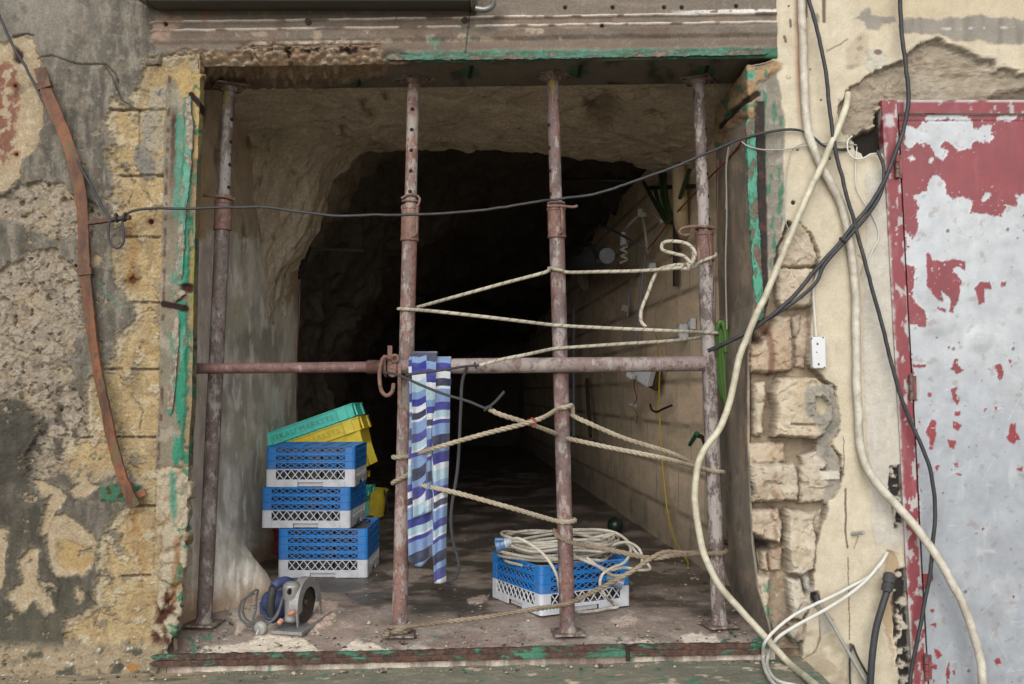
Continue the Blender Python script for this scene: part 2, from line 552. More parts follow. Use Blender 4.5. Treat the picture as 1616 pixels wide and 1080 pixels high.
# old pink-red paint at the left edge
k = ss(4, -4, R.sd([(5, 98), (24, 100), (27, 150), (24, 225), (12, 262), (-20, 270), (-20, 98)], 14)) * ss(-0.2, 0.02, R.n(0.06, 5, 14))
R.mix(k * 0.85, C(138, 84, 72)); R.mix(k * ss(0, .3, R.n(.05, 4, 74)) * .6, C(168, 120, 104)); R.h += 0.002 * k
k = ss(3, -3, R.sd([(22, 70), (36, 84), (30, 100), (18, 92)], 5)); R.mix(k, C(70, 50, 45)); R.h -= 0.01 * k
# rubble concrete showing through
GA = [(-40, 308), (0, 308), (35, 292), (60, 288), (88, 287), (110, 300), (150, 325), (155, 352), (140, 372), (118, 378), (95, 382), (60, 365), (20, 348), (-40, 345)]
GB = c2((-60, 215), (0, 215), (110, 160), (180, 120), (250, 130), (270, 160), (330, 180), (350, 330), (375, 490), (330, 530), (340, 600), (270, 610), (310, 640), (320, 700), (300, 740), (340, 760), (370, 800), (390, 960), (300, 990), (295, 1080), (290, 1120), (200, 1150), (120, 1130), (110, 1040), (170, 940), (150, 870), (60, 800), (0, 840), (-60, 840))
d, k = exposed([GA, GB], 13, -0.018, 3)
f1, f2, cid = worley((X + 12 * R.wx) * 0.06, (Y + 12 * R.wy) * 0.07, 3)
g1, g2, cid2 = worley((X + 6 * R.wx) * 0.17, (Y + 6 * R.wy) * 0.19, 5)
st = ss(0.02, 0.16, f2 - f1) * (cid > 0.62); st2 = ss(0.02, 0.2, g2 - g1) * (cid2 > 0.55)
R.mix(k, C(172, 158, 138)); R.mix(k * ss(0, .35, R.n(0.018, 4, 21)) * .8, C(190, 170, 138)); R.mix(k * ss(0.05, .3, R.n(0.05, 5, 26)) * .6, C(150, 136, 118))
R.mix(k * st * 0.6, C(192, 178, 158)); R.mix(k * st2 * 0.45, C(200, 188, 170))
R.mix(k * (cid2 > 0.93) * 0.5, C(146, 116, 92)); R.mix(k * (cid2 < 0.06) * 0.4, C(104, 98, 90))
R.h += k * (0.005 * st * (0.4 + cid) + 0.0035 * st2 * cid2 + 0.006 * R.n(0.03, 5, 22) + 0.004 * R.n(0.1, 4, 27))
pit = ss(0.30, 0.42, R.n(0.075, 4, 23)); R.h -= k * 0.012 * pit; R.mix(k * pit * 0.7, C(112, 98, 84))
blot = k * ss(0.12, 0.3, R.n(0.05, 4, 24)) * ss(540, 640, Y); R.mix(blot * 0.85, C(88, 83, 74)); R.h += 0.008 * blot
R.lerp('b', k, 0.9)
# dark lumpy patch low on the left
dk = ss(12, -12, R.sd([(-40, 640), (30, 630), (64, 660), (60, 720), (35, 770), (-40, 780)], 18))
R.mix(dk * 0.8, C(72, 68, 60)); R.h += dk * 0.012 * R.n(0.04, 4, 25)
# limestone blocks
ASH = c1((650, 260), (640, 330), (625, 380), (590, 420), (590, 490), (540, 470), (500, 440), (490, 500), (465, 545), (500, 600), (520, 640), (475, 670), (475, 720), (510, 760), (500, 860), (470, 900), (505, 930), (510, 1080)) \
    + c2((500, 60), (495, 130), (490, 190), (520, 240), (530, 300), (560, 350), (600, 370), (605, 420), (560, 480), (525, 510), (500, 600), (480, 650), (450, 670), (450, 690), (390, 700), (390, 960), (300, 990), (295, 1050)) \
    + c3((295, 0), (290, 120), (330, 170), (380, 180), (440, 150), (530, 140), (620, 190), (600, 270), (560, 290), (520, 320), (480, 380), (440, 450), (440, 600), (430, 640), (420, 720), (360, 760), (290, 810), (280, 880), (320, 910), (440, 930), (600, 935)) + [(262, 1040), (340, 1040), (340, 84), (277, 84), (253, 83)]
d, k = exposed([ASH], 11, -0.022, 2.2)
JY = [172, 276, 373, 477, 583, 691, 800, 911]
bi = np.zeros(X.shape)
for j in JY: bi += (Y > j)
tone = (_hash(bi, np.floor((X - 246) / 400), 5))
R.mix(k, C(198, 174, 130)); R.mix(k * ss(0.35, 0.9, tone) * 0.5, C(184, 158, 112)); R.mix(k * ss(0.0, 0.4, R.n(0.02, 5, 31)) * 0.7, C(208, 190, 152)); R.mix(k * ss(0.05, 0.35, R.n(0.03, 5, 37)) * 0.5, C(178, 150, 108))
R.mix(k * ss(0.05, 0.5, R.n(0.045, 5, 32)) * 0.45, C(178, 150, 102)); R.mix(k * ss(0.2, 0.42, R.n(0.09, 4, 33)) * 0.5, C(222, 206, 172))
tool = R.n(0.11, 3, 34, sx=1.5, sy=0.75)
pk = R.n(0.16, 2, 38, sx=.8, sy=1.2); R.h += k * (0.004 * tool + 0.004 * R.n(0.025, 4, 35) - 0.003 * ss(.15, .4, pk)); R.mix(k * ss(0.1, 0.4, -tool) * 0.3, C(168, 140, 96)); R.lerp('b', k, 0.55)
# pale crust left along the broken render edge
rim = k * ss(-17, -3, d + 12 * R.n(0.05, 5, 36, gain=.65)) * (Y < 1000)
R.mix(rim * 0.9, C(202, 188, 160)); R.h += rim * 0.011; grime = k * ss(.02, .3, R.n(.014, 5, 89)) ; R.mix(grime * .5, C(166, 142, 106)); R.mix(k * ss(.15, .4, R.n(.025, 5, 90, sx=1.8, sy=.5)) * .5, C(140, 120, 94))
for j in JY:
    dj = np.abs(Y - j - 1.2 * R.n(0.03, 3, int(j)))
    kk = k * ss(2.8, 1.0, dj + CRUMB) * ss(-0.4, 0.0, R.n(0.03, 3, 40 + int(j))) * (X < 262)
    R.h -= 0.013 * kk; R.mix(kk * 0.8, C(104, 84, 62)); R.mix(k * ss(6, 3, dj) * (dj > 2.2) * 0.25, C(188, 172, 150))
kk = k * ss(2.2, 0.8, np.abs(X - 217)) * (Y > 172) * (Y < 250); R.h -= 0.007 * kk; R.mix(kk * 0.7, C(120, 98, 72))
kk = k * ss(2.2, 0.8, np.abs(X - 245 - (Y - 700) * -0.03)) * (Y > 691) * (Y < 900); R.h -= 0.004 * kk; R.mix(kk * 0.4, C(140, 115, 82))
# islands of render left on the stone, chips out of the render
isl = k * ss(.16, .24, R.n(.026, 6, 91, gain=.62)) * ss(-70, -20, d) * (X < 250) * (Y > 240); R.mix(isl * .9, C(138, 130, 116)); R.h += isl * .008
isl = k * ss(.2, .27, R.n(.03, 6, 92, gain=.62)) * (X < 262); R.mix(isl * .85, C(206, 192, 164)); R.h += isl * .005
chp = (1 - k) * ss(.27, .32, R.n(.035, 6, 93, gain=.65)) * (X < 250) * ss(250, 420, Y + .8 * X); R.mix(chp * .9, C(182, 166, 138)); R.h -= chp * .009
chp = (1 - k) * ss(.2, .34, R.n(.02, 6, 94, gain=.6)) * (X < 240); R.mix(chp * .45, C(86, 82, 74))
for sx_, sy_, ln_ in ((30, 420, 60), (100, 470, 90), (180, 250, 70), (60, 880, 90), (130, 930, 60), (200, 620, 60), (224, 300, 50)):
    dl = line_d(X + 9 * R.wx, Y + 9 * R.wy, [(sx_, sy_), (sx_ + ln_ * .4, sy_ + ln_ * .5), (sx_ + ln_ * .3, sy_ + ln_)]); R.h -= .004 * ss(1.8, .4, dl); R.mix(ss(1.6, .4, dl) * .5, C(70, 62, 52))
# rough mortar left on the upper blocks
d = np.minimum(R.sd(c1((660, 400), (720, 385), (790, 390), (785, 770), (740, 775), (690, 790), (700, 690), (620, 640), (625, 500), (650, 480)), 8), R.sd(c1((590, 660), (610, 640), (690, 720), (690, 790), (640, 800), (600, 740)), 5))
k = ss(3, -3, d); R.mix(k, C(186, 174, 150)); R.mix(k * ss(0.0, 0.4, R.n(0.05, 4, 41)), C(166, 160, 148)); R.mix(k * ss(0.2, 0.4, R.n(0.04, 3, 42)) * 0.8, C(208, 178, 124))
R.h += k * (0.009 + 0.006 * R.n(0.07, 4, 43)); R.lerp('b', k, 0.9)
k = ss(4, -4, R.sd(c1((600, 650), (640, 640), (690, 720), (680, 795), (630, 800), (600, 730)), 4)); R.mix(k, C(152, 146, 136)); R.h += 0.003 * k
# drill holes with rust
for hx, hy, r in ((235, 349, 4.5), (206, 441, 6.5), (24, 243, 3), (22, 135, 3), (120, 420, 3), (262, 38, 3)):
    dd = np.hypot(X - hx, Y - hy); R.mix(ss(r * 2.6, r * 0.8, dd + 6 * R.wx) * 0.8, C(140, 88, 52)); R.mix(ss(r, r - 1.5, dd), C(48, 34, 28)); R.h -= ss(r, r - 1.5, dd) * 0.012
# rust runs and stains
k = ss(16, 2, line_d(X + 6 * R.wx, Y, c3((600, 260), (600, 330), (610, 420), (625, 560)))) * ss(-0.4, 0.2, R.n(0.05, 4, 44, sx=2)); R.mix(k * 0.6, C(166, 110, 46))
k = ss(14, 2, line_d(X + 5 * R.wx, Y, [(200, 352), (207, 380), (206, 440)])); R.mix(k * 0.35, C(176, 120, 52))
k = ss(3, -2, R.sd(c3((445, 195), (500, 183), (640, 190), (620, 225), (560, 262), (450, 262)), 6)); R.mix(k, C(72, 120, 92)); R.mix(k * ss(0, .3, R.n(0.09, 3, 45)), C(80, 66, 40)); R.h += 0.002 * k
k = ss(1.8, 0.6, line_d(X, Y, c2((440, 270), (490, 330), (540, 395)))); R.mix(k * 0.7, C(70, 150, 118))
# cracks in the render
for ln in (c1((330, 285), (400, 290), (460, 290), (500, 340), (520, 390), (545, 450), (590, 480)), c1((470, 290), (520, 330), (530, 370)), c1((60, 165), (110, 155), (150, 160)), c1((160, 260), (230, 250), (330, 285))):
    dl = line_d(X + 3 * R.wx, Y + 3 * R.wy, ln); R.h -= 0.006 * ss(2.2, 0.5, dl); R.mix(ss(2.0, 0.5, dl) * 0.75, C(62, 56, 48))
# ---- the jamb strip beside the opening: cement fillet, rust seam, green paint on stone
e = EDGE_L(Y); t = e - X
J = ss(58, 54, t + 3 * R.wx) * (Y > 118)
up = J * (Y < 745)
R.mix(up, C(150, 140, 120)); R.h = R.h * (1 - up) + up * (-0.002 + 0.003 * R.n(0.06, 4, 51)); R.mix(up * ss(0, 0.4, R.n(0.03, 4, 52)), C(178, 168, 148))
seam = up * ss(7, 3, np.abs(t - 40 + 3 * R.wx)) * ss(400, 150, Y) * ss(165, 190, Y); R.mix(seam, C(86, 48, 40)); R.h -= seam * 0.006
R.mix(up * ss(4, 1, np.abs(t - 50)) * ss(-0.2, 0.2, R.n(0.06, 4, 53)) * 0.8, C(96, 62, 50))
k = up * ss(15, 11, t + 4 * R.wx); R.mix(k, C(164, 144, 110)); R.mix(k * ss(0, 0.35, R.n(0.04, 4, 54)), C(140, 130, 108)); R.h -= k * 0.006
k = up * ss(0.12, 0.26, R.n(0.045, 4, 55, sx=2.0, sy=0.6)) * ss(30, 18, t) ; R.mix(k * 0.9, GREEN)
k = up * ss(0.22, 0.3, R.n(0.05, 4, 56)) * ss(14, 10, t) * ss(330, 400, Y); R.mix(k * 0.8, C(60, 84, 82))
k = up * ss(4, -4, R.sd([(302, 392), (311, 395), (309, 440), (305, 520), (300, 520), (300, 440)], 6)); R.mix(k * 0.7, C(158, 150, 66))
gp_ = up * ss(9, 6, np.abs(t - 19 + 5 * R.wx)) * ss(-.28, -.12, R.n(.04, 5, 75, sx=1.6, sy=.5)) * ss(150, 165, Y) * (1 - ss(448, 452, Y) * ss(478, 474, Y)); R.mix(gp_, C(62, 150, 120)); R.mix(gp_ * ss(0, .3, R.n(.05, 4, 76, sx=1.5, sy=.4)) * .6, C(126, 178, 156)); R.h += gp_ * .006
gp_ = up * ss(7, 4, np.abs(t - 33 + 6 * R.wx)) * ss(.05, .15, R.n(.03, 5, 77, sx=1.6, sy=.4)); R.mix(gp_ * .85, C(92, 158, 136)); R.h += gp_ * .002
hm_ = ss(4, -4, R.sd([(255, 84), (300, 88), (330, 100), (330, 125), (285, 120), (262, 105)], 10)) * ss(-.2, .1, R.n(.04, 5, 79)); R.mix(hm_ * .8, C(186, 174, 150)); R.h += hm_ * .006
head = ss(4, -4, R.sd([(270, 112), (330, 108), (330, 172), (318, 250), (305, 250), (302, 170), (285, 150)], 8)); R.mix(head, C(200, 172, 120)); R.h += head * (0.002 + 0.006 * R.n(0.05, 4, 57)); R.mix(head * ss(0.15, 0.3, R.n(0.06, 4, 58)) * 0.9, GREEN)
# rusted strap let into the jamb
for ln, w in (([(302, 150), (318, 168), (332, 188), (345, 198)], 6), ([(258, 480), (275, 483), (292, 487)], 6)):
    dl = line_d(X, Y, ln); R.mix(ss(w, w - 2, dl + 2 * R.wx), RUST_D); R.h += ss(w, w - 2, dl) * 0.003
dl = np.hypot((X - 296) / 1.4, Y - 455); R.mix(ss(10, 5, dl + 3 * R.wx), C(80, 48, 36)); R.h -= ss(10, 4, dl) * 0.015
# crumbled white stone low on the jamb
low = J * (Y >= 745) + 0.0
low = ss(4, -4, R.sd([(243, 742), (262, 735), (340, 735), (340, 1036), (258, 1036), (248, 960), (246, 860)], 7))
R.mix(low, C(206, 192, 164)); R.mix(low * ss(0.1, 0.45, R.n(0.03, 5, 61)) * 0.8, C(176, 140, 92)); R.mix(low * ss(0.25, 0.5, R.n(0.05, 4, 62)) * 0.6, C(150, 142, 130))
gw1, gw2, gid = worley((X + 8 * R.wx) * 0.035, (Y + 8 * R.wy) * 0.03, 9)
R.h = R.h * (1 - low) + low * (-0.012 + 0.022 * ss(0.0, 0.35, gw2 - gw1) * gid + 0.008 * R.n(0.05, 5, 63)); R.lerp('b', low, 0.9)
R.mix(low * ss(0.08, 0.0, gw2 - gw1) * 0.5, C(120, 96, 70))
k = low * ss(0.18, 0.3, R.n(0.045, 4, 64)) * ss(26, 10, t); R.mix(k * 0.9, C(62, 140, 108))
k = ss(4, -4, R.sd([(268, 742), (276, 745), (279, 800), (272, 830), (266, 800)], 4)); R.mix(k * 0.9, C(92, 160, 134))
k = ss(5, -5, R.sd([(246, 930), (272, 926), (280, 965), (258, 985), (275, 1035), (236, 1036), (240, 985)], 10)); R.mix(k * ss(-0.3, 0.15, R.n(0.05, 4, 65)), C(92, 56, 42)); R.h -= k * 0.006
k = ss(8, 1, line_d(X + 5 * R.wx, Y, [(279, 850), (277, 900), (270, 950)])); R.mix(k * 0.55, C(170, 104, 44))
# rubble at the foot
k = ss(1010, 1030, Y + 6 * R.wy) * (X < 262); R.mix(k, C(178, 160, 132)); R.mix(k * ss(0.05, .3, R.n(0.04, 4, 66)), C(104, 102, 86)); R.h += k * (0.01 + 0.014 * R.n(0.05, 5, 67)); R.mix(k * (R.n(0.1, 2, 68) > 0.5), C(226, 220, 208))
k = ss(10, 2, np.hypot((X - 210) / 1.6, Y - 1052) + 4 * R.wx); R.mix(k * 0.8, C(182, 120, 46))
R.desat(1.0); R.c *= .83
left_wall = R.build("stone_wall", M_STONE)
tag(left_wall, "weathered stone wall with peeling grey render and bare yellow blocks left of the opening", "wall")

# ---------------------------------------------------------------- the lintel over the opening
xs = steps((-1.46, 1.0, 700))
corner_z = W(740, 94, -0.004)[2]; in_z = W(740, 137, 0.36)[2]
prof = [(0.36 - 0.36 * i / 70, in_z + (corner_z - 0.004 - in_z) * i / 70) for i in range(71)]
prof += [(-0.004 * math.sin(a), corner_z - 0.004 * math.cos(a)) for a in np.linspace(0.3, math.pi / 2, 5)]
prof += [(-0.004, z) for z in np.linspace(corner_z + 0.002, 2.43, 100)] + [(-0.004, z) for z in np.linspace(2.46, 4.2, 16)]
P = np.zeros((len(prof), len(xs), 3))
P[..., 0] = xs[None]; P[..., 1] = np.array([p[0] for p in prof])[:, None]; P[..., 2] = np.array([p[1] for p in prof])[:, None] + 0.013 * xs[None] + 0.013 * 0.16
R = Relief(P, seed=2); X, Y = R.X, R.Y
front = (P[..., 1] < 0.002)
q = Y + (X - 740) * 0.014 + 1.5 * R.wy
n1 = R.n(0.014, 5, 1); n2 = R.n(0.02, 5, 2, sx=0.35, sy=3.0); n3 = R.n(0.08, 4, 3)
R.c[:] = C(132, 119, 103)
R.mix(ss(0, .5, n1) * 0.6, C(112, 103, 92)); R.mix(ss(0, .4, n2) * 0.55, C(152, 132, 112)); R.mix(ss(0.2, .45, n3) * 0.3, C(170, 155, 138))
fr = ss(150, 330, X)
band = ss(24, 27, q) * ss(68, 64, q)
R.mix(band * ss(-0.2, 0.2, R.n(0.01, 3, 4)) * fr * 0.5, C(150, 120, 100)); R.mix(band * ss(0.0, 0.3, R.n(0.03, 5, 78, sx=.5)) * .5, C(104, 88, 76)); R.mix(band * ss(0.1, 0.5, R.n(0.02, 4, 5, sx=.4)) * 0.5, C(116, 96, 80))
R.h = 0.004 * n1 + 0.0015 * n2
for y0, w, hgt in ((28.5, 3.0, 0.010), (42.0, 3.0, 0.008)):
    rd = ss(w, w * 0.3, np.abs(q - y0)); R.h += hgt * rd
    chip = rd * ss(-0.25, -0.05, R.n(0.03, 5, 6 + int(y0), sx=.7)); R.mix(chip * fr, C(216, 202, 184))
k = ss(4, 1, np.abs(q - 24)) * ss(1040, 1110, X) * ss(-.4, -.1, n3); R.mix(k, C(232, 228, 222)); R.h += 0.004 * k
R.h += 0.010 * ss(43, 50, q) * ss(66, 58, q)
k = ss(0.1, 0.3, R.n(0.035, 4, 11)) * band * ss(300, 220, np.abs(X - 640) * 0.9) * ss(44, 48, q); R.mix(k * 0.6, C(206, 182, 152))
k = ss(3, 1, np.abs(q - 64)) * ss(380, 420, X) * ss(600, 560, X) * ss(-.35, 0, n3); R.mix(k, C(222, 200, 176))
rec = ss(66, 68, q) * ss(385, 400, X) * ss(610, 585, X) * ss(84, 76, q); R.h -= 0.014 * rec; R.mix(rec, C(140, 92, 68))
k = ss(4, -4, R.sd([(228, 55), (240, 40), (258, 26), (285, 22), (290, 34), (275, 50), (262, 66), (238, 62)], 8)) * ss(-.4, 0, n3); R.mix(k, C(172, 140, 118))
k = ss(3, -3, R.sd([(316, 18), (335, 15), (332, 28), (322, 36), (315, 30)], 6)); R.mix(k, C(150, 112, 92))
# green paint on the lower edge
gl = ss(79, 84, q + 3 * n3) * ss(101, 97, q) * ss(590, 625, X + 8 * R.wx); R.mix(gl * ss(-0.4, 0.0, R.n(0.03, 5, 12, sx=.5, sy=1.5)), C(58, 122, 94)); R.mix(gl * ss(0.1, .35, n3) * .6, C(96, 160, 134))
R.h += 0.005 * gl
R.mix(ss(62, 80, q) * ss(80, 74, q) * ss(600, 640, X) * .6, C(130, 100, 82))
k = ss(0.22, .32, R.n(0.04, 4, 13)) * ss(50, 66, q) * (q < 85) * ss(560, 640, X) * ss(760, 700, X); R.mix(k * .7, C(90, 160, 130))
# underside
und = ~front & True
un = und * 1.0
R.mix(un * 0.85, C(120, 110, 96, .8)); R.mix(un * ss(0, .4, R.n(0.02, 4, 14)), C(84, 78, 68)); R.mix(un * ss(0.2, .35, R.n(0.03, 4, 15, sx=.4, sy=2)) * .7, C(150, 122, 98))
for gx, gy in ((740, 115), (912, 114), (1112, 114), (565, 128), (1185, 120)):
    dd = np.hypot((X - gx) / 1.4, Y - gy) + 7 * R.wx; k = ss(14, 7, dd); R.mix(k * .8, C(44, 112, 84)); k2 = ss(4, 2, np.abs(X - gx - 3 + (Y - gy) * .2)) * ss(12, 9, np.abs(Y - gy)); R.mix(k2 * .9, C(62, 42, 34)); R.h -= .006 * k2
# broken corner with aggregate
BRK = [(262, 88), (285, 78), (330, 80), (362, 82), (385, 70), (470, 70), (590, 70), (606, 82), (642, 94), (615, 112), (572, 128), (540, 134), (420, 142), (300, 136), (276, 110)]
d = R.sd(BRK, 8); k = ss(3, -3, d)
f1, f2, cid = worley(X * 0.075, Y * 0.11, 21)
R.mix(k, C(178, 146, 110)); R.mix(k * (cid > .5) * .6, C(204, 184, 152)); R.mix(k * ss(0, .4, n1) * .6, C(160, 116, 82)); R.mix(k * (f2 - f1 < .1) * .4, C(120, 88, 62)); R.mix(k * ss(122, 136, Y) * .4, C(120, 108, 94))
R.h = R.h * (1 - k) + k * (-0.010 + 0.014 * ss(.55, .1, f1) * (.4 + cid) + 0.008 * R.n(0.03, 4, 17)); R.lerp('b', k, .9)
kc = ss(6, -6, R.sd([(250, 70), (620, 70), (655, 96), (610, 150), (250, 150)], 10)); R.h -= kc * front * .055 * ss(72, 100, q) + kc * und * .055 * ss(.20, .0, P[..., 1])
k = k * ss(-.15, .12, R.n(.05, 5, 77)) * (ss(7, 1, line_d(X + 8 * R.wx, Y + 8 * R.wy, [(400, 72), (440, 76), (520, 78), (580, 76)])) + ss(6, 2, line_d(X + 6 * R.wx, Y + 6 * R.wy, [(455, 78), (457, 95)])) + ss(6, 2, line_d(X + 6 * R.wx, Y + 6 * R.wy, [(548, 78), (560, 102)])) + ss(8, 2, line_d(X + 6 * R.wx, Y + 6 * R.wy, [(394, 70), (396, 88)])))
R.mix(k, C(54, 34, 26)); R.h -= .004 * np.clip(k, 0, 1)
for hx, hy in ((486, 33), (734, 31), (892, 12), (967, 12), (1048, 12), (1076, 12), (1162, 10), (950, 42), (262, 39)):
    dd = np.hypot(X - hx, Y - hy); R.mix(ss(4, 2.5, dd), C(44, 36, 32)); R.h -= ss(4, 2, dd) * .008
dl = np.abs(X - 742 + (Y - 20) * .12); R.mix(ss(1.6, .6, dl) * (q < 92) * front * .8, C(60, 50, 42))
R.h -= ss(250, 225, X + 12 * R.wx) * front * .03
R.desat(.78)
lintel = R.build("lintel_beam", M_LINTEL)
tag(lintel, "stained concrete lintel with moulded bands and broken lower corner over the cave opening", "lintel")

# ---------------------------------------------------------------- the right wall with its reveal
EDGE_R = piecewise([(-2000, 1217), (96, 1217), (104, 1182), (300, 1184), (480, 1190), (505, 1186), (560, 1180), (700, 1180), (860, 1186), (930, 1196), (985, 1212), (1030, 1220), (3000, 1220)])
xe = np.array([W(EDGE_R(p), p, 0.0)[0] for p in PY])
back = [(0.0, y) for y in steps((0.62, 0.20, 70), (0.20, 0.012, 60))] + [(0.010 - 0.010 * math.sin(a) if 0 else 0.010 * (1 - math.cos(a)), 0.010 * (1 - math.sin(a))) for a in np.linspace(0.2, math.pi / 2, 5)]
offs = steps((0.013, 0.62, 210), (0.62, 1.10, 60), (1.10, 3.4, 22))
P = np.zeros((len(ZS), len(back) + len(offs), 3)); P[..., 2] = ZS[:, None]
for j, (dx, dy) in enumerate(back): P[:, j, 0] = xe + dx; P[:, j, 1] = dy
for j, o in enumerate(offs): P[:, len(back) + j, 0] = xe + o
R = Relief(P, seed=3); X, Y = R.X, R.Y
nb = len(back)
face = np.zeros(X.shape); face[:, nb - 2:] = 1.0
rev = 1 - face
c6 = crop(1200, 0, 2.841); c7 = crop(1200, 350, 2.841); c8 = crop(1200, 700, 2.841)
s5 = crop(1120, 440, 3.375); s6 = crop(1120, 720, 3.0)
n1 = R.n(0.012, 5, 1); n2 = R.n(0.03, 5, 2, sx=2.0, sy=.5); n3 = R.n(0.08, 4, 3)
R.c[:] = C(216, 202, 172)
R.mix(ss(0, .5, n1) * .6, C(208, 190, 156)); R.mix(ss(0.05, .5, -n1) * .5, C(226, 214, 184)); R.mix(ss(.2, .5, n2) * .35, C(200, 184, 150)); R.mix(ss(.3, .5, n3) * .25, C(232, 222, 198))
R.h = .004 * R.n(.012, 3, 4) + .001 * n3 + .0012 * n2; R.b[:] = .35
R.mix(ss(90, 20, Y) * ss(1330, 1400, X) * .5, C(206, 186, 146))
# orange run under the thick cable, brown drips
k = ss(14, 3, line_d(X + 4 * R.wx, Y, [(1264, -30), (1264, 60), (1266, 140), (1268, 190)])) * ss(240, 90, Y); R.mix(k * .75, C(190, 128, 78))
for ln, w in (([(1300, -20), (1301, 34)], 4), ([(1272, -10), (1273, 26)], 3), ([(1334, 772), (1334, 830), (1337, 865)], 2.2), ([(1338, 880), (1340, 950), (1341, 1010)], 1.2), ([(1247, 32), (1248, 42)], 3), ([(1238, 58), (1240, 66)], 3), ([(1331, 690), (1332, 740)], 1.0)):
    dl = line_d(X + 2 * R.wx, Y, ln); R.mix(ss(w, w * .4, dl) * .85, C(104, 70, 56)); R.h -= .002 * ss(w, 0, dl)
# grey cement repair at the top right
gp = [c6((640, 90), (700, 85), (870, 85), (950, 70), (1182, 85), (1300, 85), (1300, 200), (1020, 195), (990, 180), (880, 190), (820, 155), (720, 155), (640, 150), (615, 120)), c6((420, 80), (470, 40), (490, 30), (500, 60), (560, 75), (600, 70), (610, 100), (540, 110), (530, 135), (480, 140), (470, 100)), c6((230, 60), (260, 60), (262, 100), (235, 100))]
d = np.minimum(np.minimum(R.sd(gp[0], 8), R.sd(gp[1], 8)), R.sd(gp[2], 4)); k = ss(2.5, -2.5, d)
R.mix(k, C(158, 150, 136)); R.mix(k * ss(0, .4, n2), C(142, 134, 122)); R.h += k * (.001 + .002 * n2)
R.mix(k * ss(3, 1, np.abs(Y - 47 + (X - 1450) * .02)) * ss(.0, .3, n3), C(205, 198, 186))
k = ss(6, 0, R.sd(c6((390, 230), (470, 160), (480, 240), (440, 300), (400, 300)), 10)); R.mix(k * .5, C(186, 166, 136)); R.mix(k * ss(0, .3, n3) * .6, C(146, 132, 116))
# hole in the plaster above the door: rough core
RC = c6((375, 420), (390, 400), (420, 385), (470, 350), (500, 335), (560, 300), (640, 268), (660, 240), (700, 210), (740, 190), (790, 168), (830, 200), (900, 215), (980, 258), (1040, 268), (1050, 320), (1100, 310), (1182, 330), (1300, 330), (1300, 470), (545, 470), (520, 490), (525, 550), (470, 570), (430, 600), (415, 640), (380, 600), (350, 520), (355, 460))
d = R.sd(RC, 9); k = ss(2.0, -2.0, d)
strat = R.n(.022, 5, 21, sx=.7, sy=1.7); w1_, w2_, wid_ = worley((X + 8 * R.wx) * .09, (Y + 8 * R.wy) * .11, 8); bits = ss(.03, .2, w2_ - w1_) * (wid_ > .6)
R.h = R.h * (1 - k) + k * (-.026 + .010 * strat + .008 * R.n(.05, 5, 22) + .005 * bits * wid_); R.lerp('b', k, .9)
R.mix(k, C(174, 158, 134)); R.mix(k * ss(0.05, .4, strat) * .7, C(152, 134, 112)); R.mix(k * ss(.0, .3, R.n(.016, 4, 29)) * .5, C(186, 176, 158)); R.mix(k * bits * .5, C(196, 178, 150)); R.mix(k * ss(.1, .4, R.n(.06, 4, 23)) * .6, C(200, 180, 150)); R.mix(k * ss(.25, .4, -strat) * .6, C(128, 106, 84))
lip = ss(9, 2, np.abs(d + 1)) * (d > -4) * (Y < 110); R.mix(lip * .8, C(176, 164, 144)); R.h += lip * .005
k = ss(4, -4, R.sd(c6((350, 440), (400, 400), (520, 470), (520, 540), (440, 590), (395, 640), (350, 520)), 8)) ; R.mix(k * .7, C(176, 160, 136)); R.h += k * .010
d = R.sd(c6((420, 615), (470, 575), (520, 570), (525, 500), (545, 490), (560, 690), (520, 680), (470, 700), (430, 670)), 7); k = ss(3, -3, d); R.mix(k, C(40, 34, 28)); R.h -= k * .05
k = ss(4, -4, R.sd(c6((1040, 430), (1080, 400), (1300, 380), (1300, 450), (1040, 448)), 6)); R.mix(k * .8, C(104, 86, 66)); R.h -= k * .012
# white filler disc
dd = np.hypot(X - 1382, (Y - 96) * .95) + 3 * R.wx; k = ss(20, 16, dd); R.mix(k, C(208, 202, 180)); R.mix(k * ss(0, .4, n3), C(182, 176, 158)); R.mix(ss(6, 3, np.hypot((X - 1385) / 1.5, Y - 83)) * .8, C(110, 72, 62)); R.h += .003 * k
dd = np.hypot(X - 1244, (Y - 122) * 1.2); R.mix(ss(4.5, 3, dd) * (dd > 2.2), C(176, 158, 126)); R.h += ss(4, 3, dd) * .002
# smooth pale strip along the door, dark broken gap beside it
sx0 = piecewise([(240, 1360), (330, 1365), (500, 1358), (640, 1362), (730, 1368), (800, 1372), (850, 1376), (870, 1380)])(Y)
k = ss(0, 6, X - sx0 + 5 * R.wx) * ss(255, 285, Y + 10 * R.wy) * ss(880, 850, Y + 10 * R.wy)
R.mix(k, C(206, 198, 182)); R.mix(k * ss(0, .4, n2) * .5, C(220, 213, 200)); R.h += k * (.004 + .001 * n3); R.mix(ss(4, 1, np.abs(X - sx0 + 5 * R.wx)) * k * .5, C(170, 160, 140)); R.h -= ss(4, 1, np.abs(X - sx0 + 5 * R.wx)) * k * .006
d = np.minimum(R.sd(c8((585, 105), (620, 95), (640, 160), (640, 380), (600, 370), (590, 260), (575, 180)), 7), R.sd(c8((620, 560), (650, 560), (680, 1090), (620, 1090), (610, 900), (600, 720), (590, 600)), 8))
k = ss(2.5, -2.5, d); blk = ss(-.1, .15, R.n(.06, 4, 25) + .15); R.mix(k * blk, C(52, 47, 44)); R.mix(k * (1 - blk), C(196, 186, 166)); R.h -= k * (.006 + .016 * blk)
